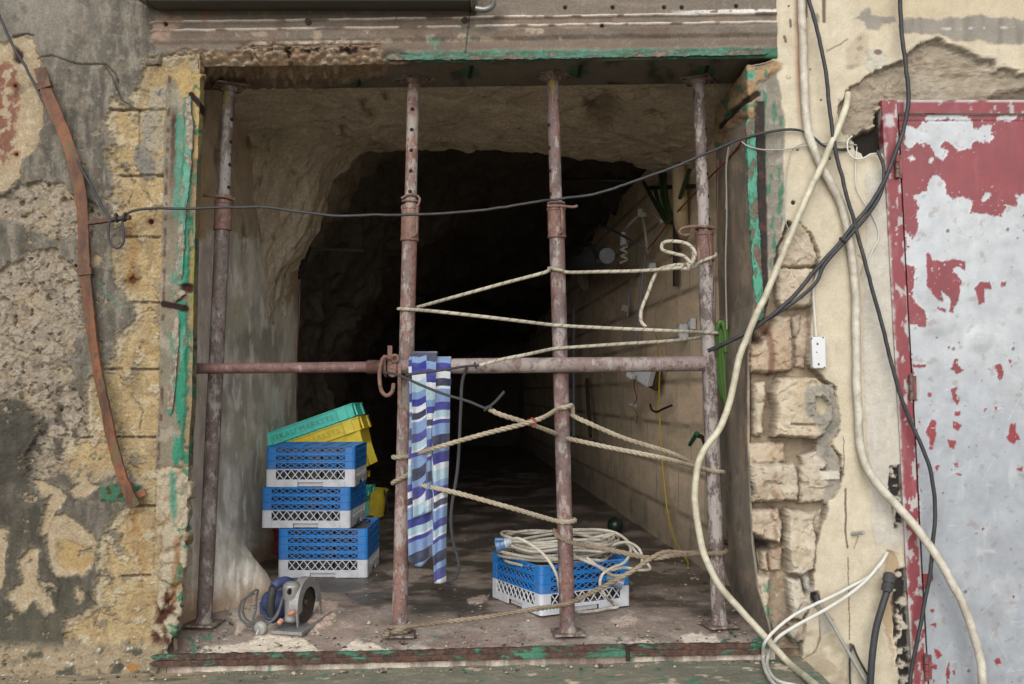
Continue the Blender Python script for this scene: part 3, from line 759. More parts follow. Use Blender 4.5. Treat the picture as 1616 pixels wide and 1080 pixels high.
k = ss(3, -3, R.sd(c8((560, 480), (600, 500), (620, 560), (600, 640), (610, 760), (590, 900), (600, 1000), (570, 860), (540, 780), (560, 640)), 8)); R.mix(k * .8, C(186, 152, 108)); R.h -= .007 * k
k = ss(5, -5, R.sd(c8((500, 640), (550, 600), (560, 700), (540, 900), (610, 1000), (600, 1090), (560, 900), (500, 760)), 8)); R.mix(k * .45, C(190, 172, 140))
door_gap = ss(-2, 3, X - piecewise([(150, 1391), (370, 1402), (560, 1412), (700, 1420), (880, 1429), (1060, 1439), (1200, 1447)])(Y) - 8) * ss(160, 166, Y)
R.h -= .08 * door_gap
# bits of lower plaster gone
k = ss(4, -4, R.sd([(1268, 1000), (1310, 990), (1330, 1020), (1345, 1090), (1262, 1090)], 14)) * ss(-.3, .2, R.n(.03, 4, 26)); R.mix(k * .7, C(176, 156, 124)); R.h -= .003 * k
for ln in (s6((520, 780), (525, 860), (505, 930), (440, 965)), c8((225, 700), (260, 750), (275, 820), (270, 890), (240, 940)), c6((300, 230), (360, 200), (390, 180)), c8((415, 400), (440, 420), (420, 470)), c7((440, 150), (465, 180), (450, 240))):
    dl = line_d(X + 2 * R.wx, Y + 2 * R.wy, ln); R.h -= .003 * ss(1.8, .4, dl); R.mix(ss(1.7, .5, dl) * .6, C(126, 106, 80))
k = ss(2, -2, R.sd(c8((265, 740), (330, 790), (320, 850), (280, 870), (270, 800)), 5)); R.mix(k, C(192, 184, 166)); R.h -= .004 * k
for hx, hy, r in ((1252, 320, 4), (1245, 10, 2), (1310, 250, 2), (1259, 237, 2), (1279, 110, 1.8), (1310, 251, 2), (1296, 158, 2)):
    dd = np.hypot(X - hx, Y - hy); R.mix(ss(r, r - 1.2, dd), C(60, 48, 40)); R.h -= ss(r, r - 1.2, dd) * .008
# ---- grey cement band beside the green post
gb = piecewise([(60, 1219), (100, 1224), (150, 1232), (190, 1240), (240, 1236), (300, 1238), (350, 1236), (395, 1232), (420, 1225)])(Y) + 4 * R.wx
k = face * ss(2, -2, X - gb) * (Y > 96) * ss(440, 415, Y + 6 * R.wy); R.mix(k, C(148, 140, 124)); R.mix(k * ss(0, .4, n3), C(168, 160, 144)); R.h -= k * (.006 - .003 * n3); R.lerp('b', k, .8)
k2 = k * ss(.12, .26, R.n(.05, 4, 27, sx=1.6, sy=.5)); R.mix(k2 * .85, C(60, 134, 104))
k = face * ss(9, 7, np.abs(X - 1200 - (Y - 190) * .02 + 2 * R.wx)) * (Y > 160) * ss(520, 500, Y); R.mix(k, C(62, 54, 52)); R.h -= k * .006; R.mix(k * ss(.1, .3, R.n(.06, 3, 28)) * .6, C(104, 66, 52)); R.mix(k * ss(430, 480, Y) * .6, C(96, 62, 50))
# ---- bare stones where the plaster fell
SR = [(1150, 505)] + [(1208, 505), (1222, 440), (1229, 388), (1236, 365), (1246, 350)] + c7((165, 0), (230, 55), (265, 140), (272, 220), (240, 300), (228, 400), (225, 500), (225, 640), (260, 680), (300, 720), (338, 740), (345, 830), (362, 880), (355, 940), (320, 1000), (335, 1060)) + c8((320, 0), (362, 60), (372, 140), (350, 200), (310, 270), (290, 340), (250, 450), (240, 560), (240, 640), (205, 690), (215, 750), (200, 800), (190, 900), (185, 960), (150, 990)) + [(1240, 1060), (1150, 1060)]
d = R.sd(SR, 6); k = ss(2, -2, d) * face; kr = ss(0, 1, rev * 1.0) * 0
R.h = R.h * (1 - k) + k * (-.054 + .010 * R.n(.04, 5, 31)); R.lerp('b', k, .6)
R.mix(k, C(164, 142, 114)); R.mix(k * ss(0, .4, R.n(.03, 4, 32)), C(142, 116, 90)); R.mix(k * ss(.15, .4, R.n(.05, 4, 33)) * .6, C(134, 102, 78)); R.mix(k * ss(.15, .4, -R.n(.04, 4, 34)) * .7, C(200, 176, 138))
# cement crust between stones and plaster
crust = ss(3, -3, np.minimum(R.sd(c7((200, 745), (250, 730), (330, 735), (345, 830), (362, 880), (350, 940), (320, 1000), (350, 1075), (290, 1070), (270, 1000), (250, 930), (200, 870), (180, 800)), 7), R.sd(c8((255, 10), (320, 0), (365, 100), (350, 200), (300, 280), (280, 250), (310, 180), (300, 100), (270, 60)), 6)))
STN = [
 (c7((88, 112), (122, 40), (160, -20), (228, 55), (262, 140), (262, 185), (240, 203), (86, 203)), .030, (208, 184, 142)),
 (s5((365, -60), (560, -60), (568, 20), (545, 145), (430, 160), (385, 150), (362, 110)), .034, (214, 190, 148)),
 (s5((205, 350), (300, 300), (345, 192), (432, 192), (445, 300), (450, 490), (330, 502), (212, 500)), .044, (196, 164, 118)),
 (s5((442, 200), (500, 180), (505, 250), (485, 310), (450, 310)), .014, (186, 160, 122)),
 (s5((505, 185), (538, 200), (540, 350), (520, 480), (465, 470), (470, 330)), .008, (190, 158, 120)),
 (s5((235, 560), (305, 540), (300, 640), (290, 840), (238, 835)), .034, (206, 184, 140)),
 (s5((362, 525), (560, 525), (645, 600), (650, 760), (600, 840), (560, 852), (332, 846), (350, 690), (325, 600)), .062, (212, 188, 142)),
 (s5((188, 868), (400, 868), (412, 980), (190, 1000)), .034, (202, 176, 132)),
 (s6((188, 32), (400, 32), (418, 60), (418, 215), (195, 222)), .054, (200, 178, 138)),
 (s6((424, 50), (480, 20), (565, 90), (570, 150), (540, 225), (430, 228)), .030, (204, 184, 146)),
 (s6((430, 0), (545, -40), (600, 30), (540, 65), (450, 60)), .026, (208, 190, 156)),
 (s6((200, 248), (330, 245), (350, 330), (335, 420), (280, 405), (180, 360), (185, 300)), .040, (204, 178, 138)),
 (s6((360, 248), (492, 262), (492, 320), (505, 380), (492, 530), (440, 566), (368, 556), (350, 400)), .060, (210, 190, 150)),
 (s6((500, 265), (545, 255), (530, 380), (500, 370), (484, 340)), .014, (198, 176, 138)),
 (s6((245, 455), (282, 455), (285, 550), (248, 545)), .028, (196, 168, 126)), (s6((290, 450), (352, 440), (352, 550), (292, 552)), .020, (186, 154, 114)),
 (s6((210, 555), (292, 572), (288, 720), (285, 800), (244, 790), (240, 690)), .036, (204, 182, 140)),
 (s6((368, 575), (432, 580), (450, 660), (495, 690), (470, 740), (440, 785), (388, 780)), .044, (212, 196, 162)), (s6((440, 570), (485, 545), (495, 640), (470, 662), (448, 620)), .020, (184, 176, 160)),
 (s6((378, 790), (452, 790), (450, 880), (405, 892), (372, 850)), .036, (200, 178, 138)),
]
fw1, fw2, fwi = worley((X + 6 * R.wx) * .026, (Y + 6 * R.wy) * .03, 33); facet = .6 * R.n(.018, 3, 35) + .35 * fwi + .35 * fw1 - .25
for i, (pl, hgt, cc) in enumerate(STN):
    d = R.sd(pl, 4); d = d + 2.5 * R.n(.09, 4, 19, gain=.7); ins = ss(1.2, -1.6, d) * face
    dome = ss(0, -6, d)
    R.h = np.where(ins > .01, np.maximum(R.h, -.056 + ins * (hgt + .008) * 1.35 * (.72 + .28 * dome) + ins * (.036 * (np.abs(facet) - .2) + .004 * n3)), R.h)
    R.mix(ins, C(cc[0] + 4, cc[1] + 8, cc[2] + 22)); R.mix(ins * ss(-.1, .3, R.n(.02, 5, 36 + i)) * .5, C(cc[0] - 24, cc[1] - 26, cc[2] - 22)); R.mix(ins * ss(.05, .35, R.n(.05, 5, 60 + i)) * .5, C(218, 206, 178)); R.mix(ins * ss(.2, .4, R.n(.08, 4, 90 + i)) * .4, C(150, 124, 94)); R.h -= ins * .008 * ss(.22, .4, R.n(.07, 4, 120 + i))
    R.mix(ins * ss(-2.5, 0, d) * .3, C(120, 92, 68))
R.mix(ss(2, -2, R.sd(SR, 6)) * face * .12, C(204, 190, 164))
k = ss(2, -2, R.sd(s5((420, 770), (545, 776), (545, 782), (420, 778)), 1)); R.h -= .02 * k * face; R.mix(k * .7, C(110, 84, 58))
k = ss(10, 2, line_d(X + 7 * R.wx, Y + 4 * R.wy, s6((300, 90), (305, 220), (310, 330), (330, 440)))) * face * ss(-.3, .2, n3); R.mix(k * .7, C(140, 92, 60))
k = ss(8, 2, line_d(X + 5 * R.wx, Y, s5((290, 200), (310, 300), (325, 400), (330, 500)))) * face; R.mix(k * .75, C(128, 76, 52))
k = ss(16, 3, np.hypot((X - 1192) * .8, Y - 535) + 8 * R.wx); R.mix(k * .9, C(74, 48, 38)); R.h -= .01 * k
k = ss(5, -4, R.sd(s6((185, 385), (250, 410), (300, 420), (300, 445), (240, 455), (190, 420)), 5)); R.mix(k * .95, C(40, 30, 26)); R.h -= .03 * k * face
k = crust * face; R.mix(k, C(172, 164, 148)); R.mix(k * ss(.05, .4, n3), C(150, 142, 128)); R.h = np.where(k > .3, np.maximum(R.h, -.010 + .006 * R.n(.06, 4, 41)), R.h); R.lerp('b', k, .9)
k = ss(3, -3, R.sd(s5((556, 640), (598, 622), (618, 668), (606, 715), (572, 722), (550, 690)), 10)) * face; R.mix(k, C(216, 202, 168)); R.h = np.where(k > .4, .002, R.h)
k = ss(2, -2, R.sd(s6((520, 72), (610, 70), (613, 112), (530, 112)), 2)) * face; R.mix(k, C(222, 212, 192)); R.h = np.where(k > .4, .006, R.h)
k = ss(4, -3, R.sd(s6((480, 650), (510, 645), (515, 700), (500, 715), (478, 680)), 4)) * face; R.mix(k, C(46, 40, 34)); R.h -= .02 * k
k = face * ss(.15, .3, R.n(.05, 4, 43)) * ss(14, 2, np.abs(X - 1214)) * ss(880, 930, Y) * ss(1010, 985, Y); R.mix(k * .9, GREEN)
k = face * ss(960, 1000, Y + 8 * R.wy) * ss(1275, 1255, X) * ss(-.25, .1, R.n(.045, 4, 44)); R.mix(k * .6, C(108, 84, 66)); R.mix(k * ss(.1, .3, R.n(.05, 4, 45)) * .8, C(70, 130, 104))
# ---- the reveal: old stained timber grain and stone at the head
rv = rev > .5
k = rev * 1.0
R.mix(k, C(116, 98, 80, 1.1)); gr = R.n(.03, 5, 51, sx=2.5, sy=.3)
R.mix(k * ss(-.1, .35, gr), C(86, 80, 74, 1.1)); R.mix(k * ss(.1, .45, -gr) * .8, C(150, 118, 86, 1.1)); R.mix(k * ss(.2, .5, R.n(.02, 4, 52)) * .7, C(78, 78, 76, 1.1)); R.mix(k * ss(640, 800, Y) * .5, C(104, 108, 98, 1.1)); R.mix(k * ss(.15, .35, R.n(.03, 4, 53)) * ss(850, 900, Y) * .5, C(86, 104, 84, 1.1))
R.mix(k * ss(.05, .25, R.n(.03, 6, 58, sx=1.6, sy=.6, gain=.62)) * .6, C(150, 128, 104, 1.1)); R.mix(k * ss(.1, .3, R.n(.05, 5, 59, sx=2, sy=.4)) * .6, C(66, 60, 56, 1.1)); R.mix(k * .35, C(140, 126, 108, 1.1))
R.h = np.where(rv, .003 * gr + .003 * R.n(.01, 2, 54), R.h); R.lerp('b', k, .5)
hd = ss(4, -4, R.sd([(1130, 135), (1150, 108), (1230, 98), (1230, 112), (1196, 130), (1192, 185), (1172, 190), (1150, 210), (1142, 235), (1128, 230)], 8))
R.mix(hd, C(184, 150, 106)); R.mix(hd * ss(0, .35, R.n(.04, 4, 55)), C(150, 112, 78)); R.h += hd * (.008 + .008 * R.n(.05, 4, 56))
dl = line_d(X + 3 * R.wx, Y + 3 * R.wy, [(1138, 200), (1158, 180), (1178, 160), (1196, 148)]); R.mix(ss(6, 3, dl), C(58, 38, 30)); R.h -= .008 * ss(6, 3, dl)
k = ss(3, -3, R.sd([(1178, 112), (1194, 114), (1190, 124), (1180, 128)], 3)); R.mix(k, C(86, 170, 140))
R.mix(hd * ss(.2, .3, R.n(.05, 4, 57)) * .8, GREEN)
R.desat(.82)
right_wall = R.build("plastered_wall", M_PLASTER)
tag(right_wall, "cream plastered wall with a strip of bare broken stones between the opening and the red door", "wall")

# ---------------------------------------------------------------- side wall inside the opening, on the left
ys = steps((0.02, 2.38, 470)); zs = steps((-0.08, 2.30, 420))
P = np.zeros((len(zs), len(ys), 3)); P[..., 1] = ys[None]; P[..., 2] = zs[:, None]
P[..., 0] = (-1.236 - .075 * ss(.05, .26, ys) + .002 * ys)[None] + (zs[:, None] - 1) * 0.012
P[..., 0] += 0.265 * np.exp(-((ys[None] - 0.74) / 0.33) ** 2) * np.exp(-np.clip(zs[:, None] - .03, 0, 9) ** 2 / 0.036) * ss(0.12, 0.4, ys)[None]
R = Relief(P, seed=4); X, Y = R.X, R.Y
n1 = R.n(.012, 5, 1); n2 = R.n(.03, 5, 2, sx=1.8, sy=.4); n3 = R.n(.08, 4, 3)
R.c[:] = C(168, 162, 152, 1.75)
R.mix(ss(-.1, .25, n2) * .7, C(134, 130, 122, 1.75)); R.mix(ss(.05, .3, -n2) * .6, C(186, 183, 178, 1.75)); R.mix(ss(.0, .3, n1) * .6, C(146, 143, 124, 1.75)); R.mix(ss(.1, .35, R.n(.02, 5, 71, sx=1.4, sy=.6)) * .6, C(118, 114, 106, 1.75)); R.mix(ss(.15, .35, R.n(.05, 5, 72, sx=2.2, sy=.3)) * .5, C(204, 202, 198, 1.75))
R.mix(ss(-4, 4, 345 - X + 6 * R.wx) * .4, C(172, 156, 148, 1.75))
R.h = .016 * R.n(.008, 3, 4) + .005 * n1 + .001 * n3; R.b[:] = .35
k = ss(10, -10, Y - 365 + (X - 330) * -.1 + 40 * R.wy); R.mix(k * .85, C(138, 124, 104, 1.75)); R.mix(k * ss(0, .4, n2), C(98, 90, 76, 1.75)); R.mix(k * ss(.15, .4, n3) * .5, C(150, 126, 98, 1.75)); R.h += k * .008 * R.n(.03, 5, 5); R.lerp('b', k, .8)
k = ss(6, -6, R.sd([(300, 240), (328, 240), (330, 360), (318, 380), (300, 380)], 8)); R.mix(k * .7, C(146, 124, 88, 1.75))
rock = ss(3, -3, R.sd([(400, 250), (415, 270), (412, 330), (430, 350), (432, 400), (445, 440), (450, 500), (458, 470), (470, 420), (500, 360), (500, 100), (418, 100), (404, 180)], 9))
R.mix(rock, C(158, 138, 110, 1.75)); R.mix(rock * ss(0, .4, n1), C(138, 126, 96, 1.75)); R.mix(rock * ss(0.1, .4, R.n(.03, 4, 6)) * .5, C(146, 150, 124, 1.75)); R.mix(rock * ss(.2, .4, n3) * .4, C(110, 88, 66, 1.75))
R.h += rock * (.02 + .03 * R.n(.02, 5, 7)); R.lerp('b', rock, .9)
k = ss(.1, .5, np.clip(0.35 - P[..., 2], 0, 1)) ; R.mix(ss(.05, .3, .24 - P[..., 2] + .08 * n1) * .75, C(150, 126, 100, 1.75)); R.mix(ss(.12, .0, P[..., 2] + .04 * n3) * .6, C(118, 96, 76, 1.75)); R.h += ss(.3, .1, P[..., 2]) * .010 * R.n(.03, 4, 8)
side_wall = R.build("interior_wall", M_SMOOTH)
tag(side_wall, "grey smeared plaster side wall with rock showing, inside the opening on the left", "wall")

# ---------------------------------------------------------------- block wall inside, on the right
BA, BB = 1.0726, -0.071
def B(px, py, off=0.0):
    """the point of the inner block wall seen at a photograph pixel, off metres in front of it"""
    d = ray(px, py); a = BA - off
    t = (a + BB * CAM[1]) / (d[0] - BB * d[1])
    return CAM + d * t
ys = steps((0.58, 2.2, 260), (2.2, 5.0, 200), (5.0, 12.5, 110)); zs = steps((-0.05, 2.35, 320))
P = np.zeros((len(zs), len(ys), 3)); P[..., 1] = ys[::-1][None]; P[..., 2] = zs[:, None]; P[..., 0] = BA + BB * P[..., 1]
R = Relief(P, seed=5)
U, V = P[..., 1], P[..., 2]
def mn(f, o=4, seed=0, sx=1., sy=1.): return fbm(U * f * sx, V * f * sy, o, 500 + seed)
w1, w2, w3 = mn(3, 5, 1, .5), mn(9, 4, 2, .35), mn(30, 4, 3, .22)
bh, bl = 0.245, 0.56
row = np.floor((V + .02) / bh); fv = (V + .02) / bh - row + .006 * w2
fu0 = U / bl + .5 * (row % 2) + .07 * _hash(row, row * 0, 3); colm = np.floor(fu0); fu = fu0 - colm + .004 * w2
jd = np.minimum(np.minimum(fv, 1 - fv) * bh * .8, np.minimum(fu, 1 - fu) * bl * 1.8)
tone = _hash(row, colm, 9)
R.c[:] = C(180, 162, 132, 1.45); R.mix(tone * .9, C(206, 180, 150, 1.45)); R.mix(ss(.0, .5, w1) * .4, C(146, 128, 100, 1.3)); R.mix(ss(.15, .5, w3) * .3, C(200, 184, 154, 1.3)); R.mix(ss(.1, .5, -w2) * .35, C(150, 122, 90, 1.3))
j = ss(.012, .006, jd); R.h = .004 * w1 + .0015 * w3 - .002 * j * ss(-.5, .1, w2); R.mix(j * .6 * ss(-.45, .1, w2), C(84, 74, 62, 1.3))
sm = ss(.022, .012, jd + .008 * w2); R.mix(sm * .3, C(140, 124, 100, 1.3))
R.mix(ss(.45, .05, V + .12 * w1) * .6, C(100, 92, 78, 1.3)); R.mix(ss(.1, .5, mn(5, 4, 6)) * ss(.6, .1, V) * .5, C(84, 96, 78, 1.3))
R.desat(.85)
block_wall = R.build("block_wall", M_BLOCK)
tag(block_wall, "long limestone block wall running back into the dark on the right side of the cave", "wall")

# ---------------------------------------------------------------- the cave


def _res(pts, n):
    p = np.array(pts, float); L = np.concatenate([[0], np.cumsum(np.hypot(*np.diff(p, axis=0).T))]); s = np.linspace(0, L[-1], n)
    q = np.stack([np.interp(s, L, p[:, 0]), np.interp(s, L, p[:, 1])], 1)
    for _ in range(3): q[1:-1] = (q[:-2] + 2 * q[1:-1] + q[2:]) / 4
    return q
lz = 2.10
LOOPS = [(0.34, [(-1.40, -.1), (-1.40, 1.0), (-1.40, 1.9), (-1.40, lz + .17), (0, lz + .18), (1.0, lz + .19), (1.22, lz + .17), (1.22, 1.2), (1.22, -.1)]),
 (1.18, [(-1.42, -.1), (-1.42, 1.0), (-1.40, 1.9), (-1.28, 2.18), (-.5, 2.23), (0.1, 2.25), (.6, 2.20), (1.05, 2.12), (1.18, 1.9), (1.2, 1.2), (1.22, -.1)]),
 (1.65, [(-1.40, -.1), (-1.38, 1.0), (-1.25, 1.56), (-1.10, 1.82), (-1.02, 2.06), (-.88, 2.24), (-.4, 2.26), (.1, 2.23), (.6, 2.18), (.95, 2.10), (1.12, 1.95), (1.2, 1.2), (1.22, -.1)]),
 (1.95, [(-1.42, -.1), (-1.40, 1.0), (-1.24, 1.62), (-1.08, 1.90), (-.99, 2.12), (-.86, 2.29), (-.4, 2.30), (.1, 2.26), (.6, 2.22), (.95, 2.15), (1.14, 2.0), (1.2, 1.2), (1.22, -.1)]),
 (2.2, [(-1.50, -.1), (-1.48, 1.0), (-1.38, 1.68), (-1.2, 2.1), (-1.0, 2.4), (-.80, 2.5), (-.4, 2.55), (.1, 2.52), (.6, 2.5), (.95, 2.45), (1.2, 2.25), (1.3, 1.2), (1.3, -.1)]),
 (2.9, [(-1.55, -.1), (-1.5, 1.0), (-1.35, 1.7), (-1.0, 2.2), (-.5, 2.55), (.1, 2.6), (.7, 2.5), (1.2, 2.2), (1.3, 1.2), (1.3, -.1)]),
 (4.0, [(-1.5, -.1), (-1.4, 1.0), (-1.2, 1.5), (-.8, 2.0), (-.3, 2.35), (.2, 2.4), (.7, 2.35), (1.1, 2.1), (1.1, 1.2), (1.1, -.1)]),
 (7.0, [(-1.7, -.1), (-1.6, 1.0), (-1.2, 1.6), (-.6, 2.0), (0, 2.1), (.5, 2.1), (.9, 1.9), (.95, 1.2), (.95, -.1)]),
 (12.0, [(-1.4, -.1), (-1.3, .8), (-.8, 1.5), (-.3, 1.7), (.2, 1.7), (.5, 1.5), (.6, .8), (.6, -.1)]),
 (13.19, [(-.5, -.1), (-.45, .3), (-.4, .5), (-.3, .6), (-.2, .6), (-.1, .5), (-.05, .3), (0, -.1)]),
 (13.2, [(-.26, -.1), (-.25, -.1), (-.24, -.1)])]
dep = steps((.34, 2.25, 230), (2.25, 4.0, 80), (4.0, 13.2, 80))
LR = np.array([_res(p, 300) for _, p in LOOPS]); LY = np.array([y for y, _ in LOOPS])
P = np.zeros((len(dep), 300, 3))
for i in range(300):
    P[:, i, 0] = np.interp(dep, LY, LR[:, i, 0]); P[:, i, 2] = np.interp(dep, LY, LR[:, i, 1])
P[..., 1] = dep[:, None]
P = P[::-1]
R = Relief(P, seed=6); X, Y = R.X, R.Y
S = np.concatenate([np.zeros((P.shape[0], 1)), np.cumsum(np.linalg.norm(np.diff(P, axis=1), axis=2), axis=1)], 1); D = P[..., 1]
DLn = np.concatenate([np.zeros((1, P.shape[1])), np.cumsum(np.linalg.norm(np.diff(P[::-1], axis=0), axis=2), axis=0)], 0)[::-1]
S = S - S[:, 150:151]
def cn(f, o=5, seed=0, sx=1., sy=1.): return fbm(S * f * sx, DLn * f * sy, o, 700 + seed)
w1, w2, w3 = cn(1.6, 5, 1), cn(5, 5, 2), cn(16, 5, 3)
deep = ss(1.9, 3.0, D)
wf1, wf2, wid2 = worley(S * 3.1 + w1 * .8, DLn * 3.1 + w2 * .6, 31)
R.h = (.05 + .12 * deep) * w1 - (.036 + .08 * deep) * np.abs(w2) + .016 * w3 + (.034 + .07 * deep) * (wid2 - .5) * ss(.0, .12, wf2 - wf1) + .02 * np.abs(cn(11, 4, 4))
R.h *= ss(.34, .55, D)

R.c[:] = C(178, 162, 138, 1.25); R.mix(ss(-.2, .4, w1) * .6, C(156, 140, 116, 1.25)); R.mix(ss(0, .5, w2) * .4, C(188, 174, 150, 1.25)); R.mix(ss(.1, .4, cn(4, 4, 6)) * .4, C(140, 136, 108, 1.3)); R.mix(deep * .92, C(90, 80, 68, .5))  # rock colour darkened with depth, the gloom beyond the brow painted in
R.mix(ss(.02, .0, np.abs(cn(2.5, 4, 8))) * .6, C(100, 78, 58, .6))
for gx, gy, r in ((578, 165, 22), (545, 195, 16), (870 + 60, 170, 26), (820, 200, 14), (600, 150, 12)):
    dd = np.hypot((X - gx), (Y - gy) * 1.2) + 26 * R.wx; R.mix(ss(r, r * .3, dd) * ss(-.1, .25, R.n(.05, 4, 61)) * (D < 1.95) * .8, C(120, 66, 44, .7))
k = ss(30, 10, np.hypot((X - 950) / 1.2, Y - 180) + 20 * R.wx) * (D < 1.95); R.h -= k * .05; R.mix(k * .5, C(110, 78, 54, .6))
R.b[:] = .9
R.desat(.8)
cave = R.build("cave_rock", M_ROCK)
tag(cave, kind="structure")

# ---------------------------------------------------------------- the floor of the opening and of the cave
prf = [(-.012, -.20), (-.012, -.12), (-.012, -.075), (-.010, -.066), (-.004, -.058), (.002, -.054)]
prf += [(y, -.054 + .054 * float(ss(-.02, .42, y))) for y in np.linspace(.006, .6, 150)] + [(y, .004) for y in np.linspace(.61, 2.2, 150)] + [(y, .004) for y in np.linspace(2.25, 13.3, 90)]
xs = steps((-1.75, -1.40, 20), (-1.40, 1.10, 580), (1.10, 1.4, 12))
P = np.zeros((len(prf), len(xs), 3)); P[..., 0] = xs[None]; P[..., 1] = np.array(prf)[:, 0][:, None]; P[..., 2] = np.array(prf)[:, 1][:, None]
P[..., 2] += .012 * xs[None] * ss(.45, .0, P[..., 1])
R = Relief(P, seed=7); X, Y = R.X, R.Y; U, V = P[..., 0], P[..., 1]
def fn(f, o=5, seed=0, sx=1., sy=1.): return fbm(U * f * sx, V * f * sy, o, 900 + seed)
w1, w2, w3 = fn(2.2, 5, 1), fn(8, 5, 2), fn(28, 5, 3)
R.c[:] = C(142, 122, 106, .70); R.mix(ss(-.1, .4, w1) * .7, C(112, 96, 82, .70)); R.mix(ss(.05, .45, w2) * .45, C(166, 146, 130, .7)); R.mix(ss(.1, .4, -w2) * .4, C(84, 76, 66, .7)); R.mix(ss(.25, .5, w3) * .5, C(182, 166, 150, .7))
R.h = .008 * w1 + .004 * w2 + .0012 * w3; R.r[:] = .75
R.mix(ss(.0, .2, fn(5, 5, 12)) * ss(.22, .04, V) * .75, C(196, 182, 162, .8)); R.mix(ss(.12, .3, fn(7, 5, 13)) * .4, C(170, 160, 146, .75))
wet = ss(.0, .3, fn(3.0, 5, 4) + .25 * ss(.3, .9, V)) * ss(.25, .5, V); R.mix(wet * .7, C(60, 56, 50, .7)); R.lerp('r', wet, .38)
k = ss(.5, .2, V) * ss(-.3, .2, w1); R.mix(k * .35, C(164, 132, 116, .7))
def fp(poly, jit=12): return ss(3, -3, R.sd(poly, jit))
for pl, cc, hh in (([(400, 1012), (430, 970), (450, 955), (535, 950), (520, 985), (478, 1000), (520, 1040), (380, 1052), (285, 1046), (330, 1022)], (202, 184, 158), .004),
                   ([(505, 950), (535, 952), (515, 990), (480, 1002)], (170, 138, 118), .006), ([(360, 960), (420, 925), (440, 930), (405, 975), (370, 1000)], (190, 172, 148), .002),
                   ([(560, 1012), (640, 1030), (660, 1046), (590, 1050), (520, 1040)], (204, 188, 164), .004), ([(980, 1010), (1020, 1012), (1056, 1030), (1030, 1042), (990, 1030)], (196, 176, 158), .004),
                   ([(1072, 1005), (1130, 998), (1132, 1020), (1100, 1042), (1078, 1030)], (206, 194, 170), .004), ([(965, 974), (1000, 966), (1005, 980), (970, 988)], (176, 152, 134), .001), ([(735, 945), (770, 940), (765, 952), (738, 955)], (176, 152, 130), .001), ([(600, 900), (640, 895), (700, 905), (640, 915)], (150, 132, 116), .001)):
    k = fp(pl) * ss(-.5, .05, w3 + .3); R.mix(k * .9, C(*cc, .78)); R.h += k * (hh + .003 * w3); R.lerp('r', k, .9)
k = ss(.1, .28, R.n(.05, 4, 31)) * (ss(4, -4, R.sd([(265, 985), (345, 995), (350, 1025), (300, 1050), (262, 1045)], 10)) + ss(4, -4, R.sd([(1125, 1000), (1215, 1000), (1215, 1028), (1128, 1022)], 10)) * 1.5); R.mix(k * .9, C(60, 138, 106))
sp = fn(22, 3, 7); R.mix(ss(.42, .5, sp) * (V < .9) * .8, C(58, 128, 100)); sp = fn(26, 3, 8); R.mix(ss(.46, .52, sp) * (V < 1.4) * .7, C(208, 196, 180)); 
# worn rusty lip at the very front
lip = ss(.03, .0, V + .03 * w2); R.mix(lip * ss(-.1, .2, fn(6, 5, 9)) * .6, C(96, 70, 54)); R.mix(lip * ss(.05, .25, fn(7, 5, 10)) * .8, C(196, 180, 156)); R.h += lip * (.010 * w2 + .012 * fn(18, 4, 11))
R.keep = ~((V < .02) & ((U < -1.262) | (U > .965)))
R.c *= 1.4
R.lerp('b', np.ones(X.shape), .65)
R.desat(.68)
floor = R.build("cave_floor", M_FLOOR)
tag(floor, kind="structure")

# ---------------------------------------------------------------- pavement in front
ys = -np.concatenate([steps((0, .35, 110), (.35, 1.2, 40)), np.geomspace(1.3, 40, 30)])[::-1]; xs = np.concatenate([-np.geomspace(2.2, 40, 16)[::-1], steps((-2.1, 2.1, 620)), np.geomspace(2.2, 40, 16)])
P = np.zeros((len(ys), len(xs), 3)); P[..., 0] = xs[None]; P[..., 1] = ys[:, None]; P[..., 2] = -.094 + .022 * np.clip(xs, -2.2, 1.3)[None] - .02 * ss(0, -3, ys)[:, None]
P[..., 1] += .03
P[..., 2] -= .25 * ss(1.065, 1.085, xs)[None]
R = Relief(P, seed=8); U, V = P[..., 0], P[..., 1]; X = R.X
w1, w2, w3 = fn(2.2, 5, 21), fn(9, 5, 22, .7, 1.6), fn(30, 5, 23)
R.c[:] = C(120, 118, 102, .75); R.mix(ss(-.1, .4, w1) * .6, C(98, 100, 86, .75)); R.mix(ss(.05, .4, w2) * .45, C(144, 136, 118, .75)); R.mix(ss(.25, .42, fn(12, 4, 24)) * .85, C(190, 174, 150, .78)); R.mix(ss(.3, .42, fn(14, 4, 25)) * .8, C(62, 126, 98)); R.mix(ss(.45, .55, w3) * .6, C(200, 190, 174))
k = ss(-.95, -1.25, U + .1 * w1); R.mix(k * .7, C(170, 150, 122)); R.mix(k * ss(0, .35, w2), C(104, 104, 90))
R.h = .006 * w1 + .004 * w2 + .0015 * w3; R.r[:] = .85
R.c *= 1.25
R.mix(ss(-.55, -1.2, V) * .9, C(190, 180, 160))  # out of view: paled so it bounces more light into the opening
R.lerp('b', np.ones(U.shape), .6)
pave = R.build("pavement", M_FLOOR)
tag(pave, kind="structure")
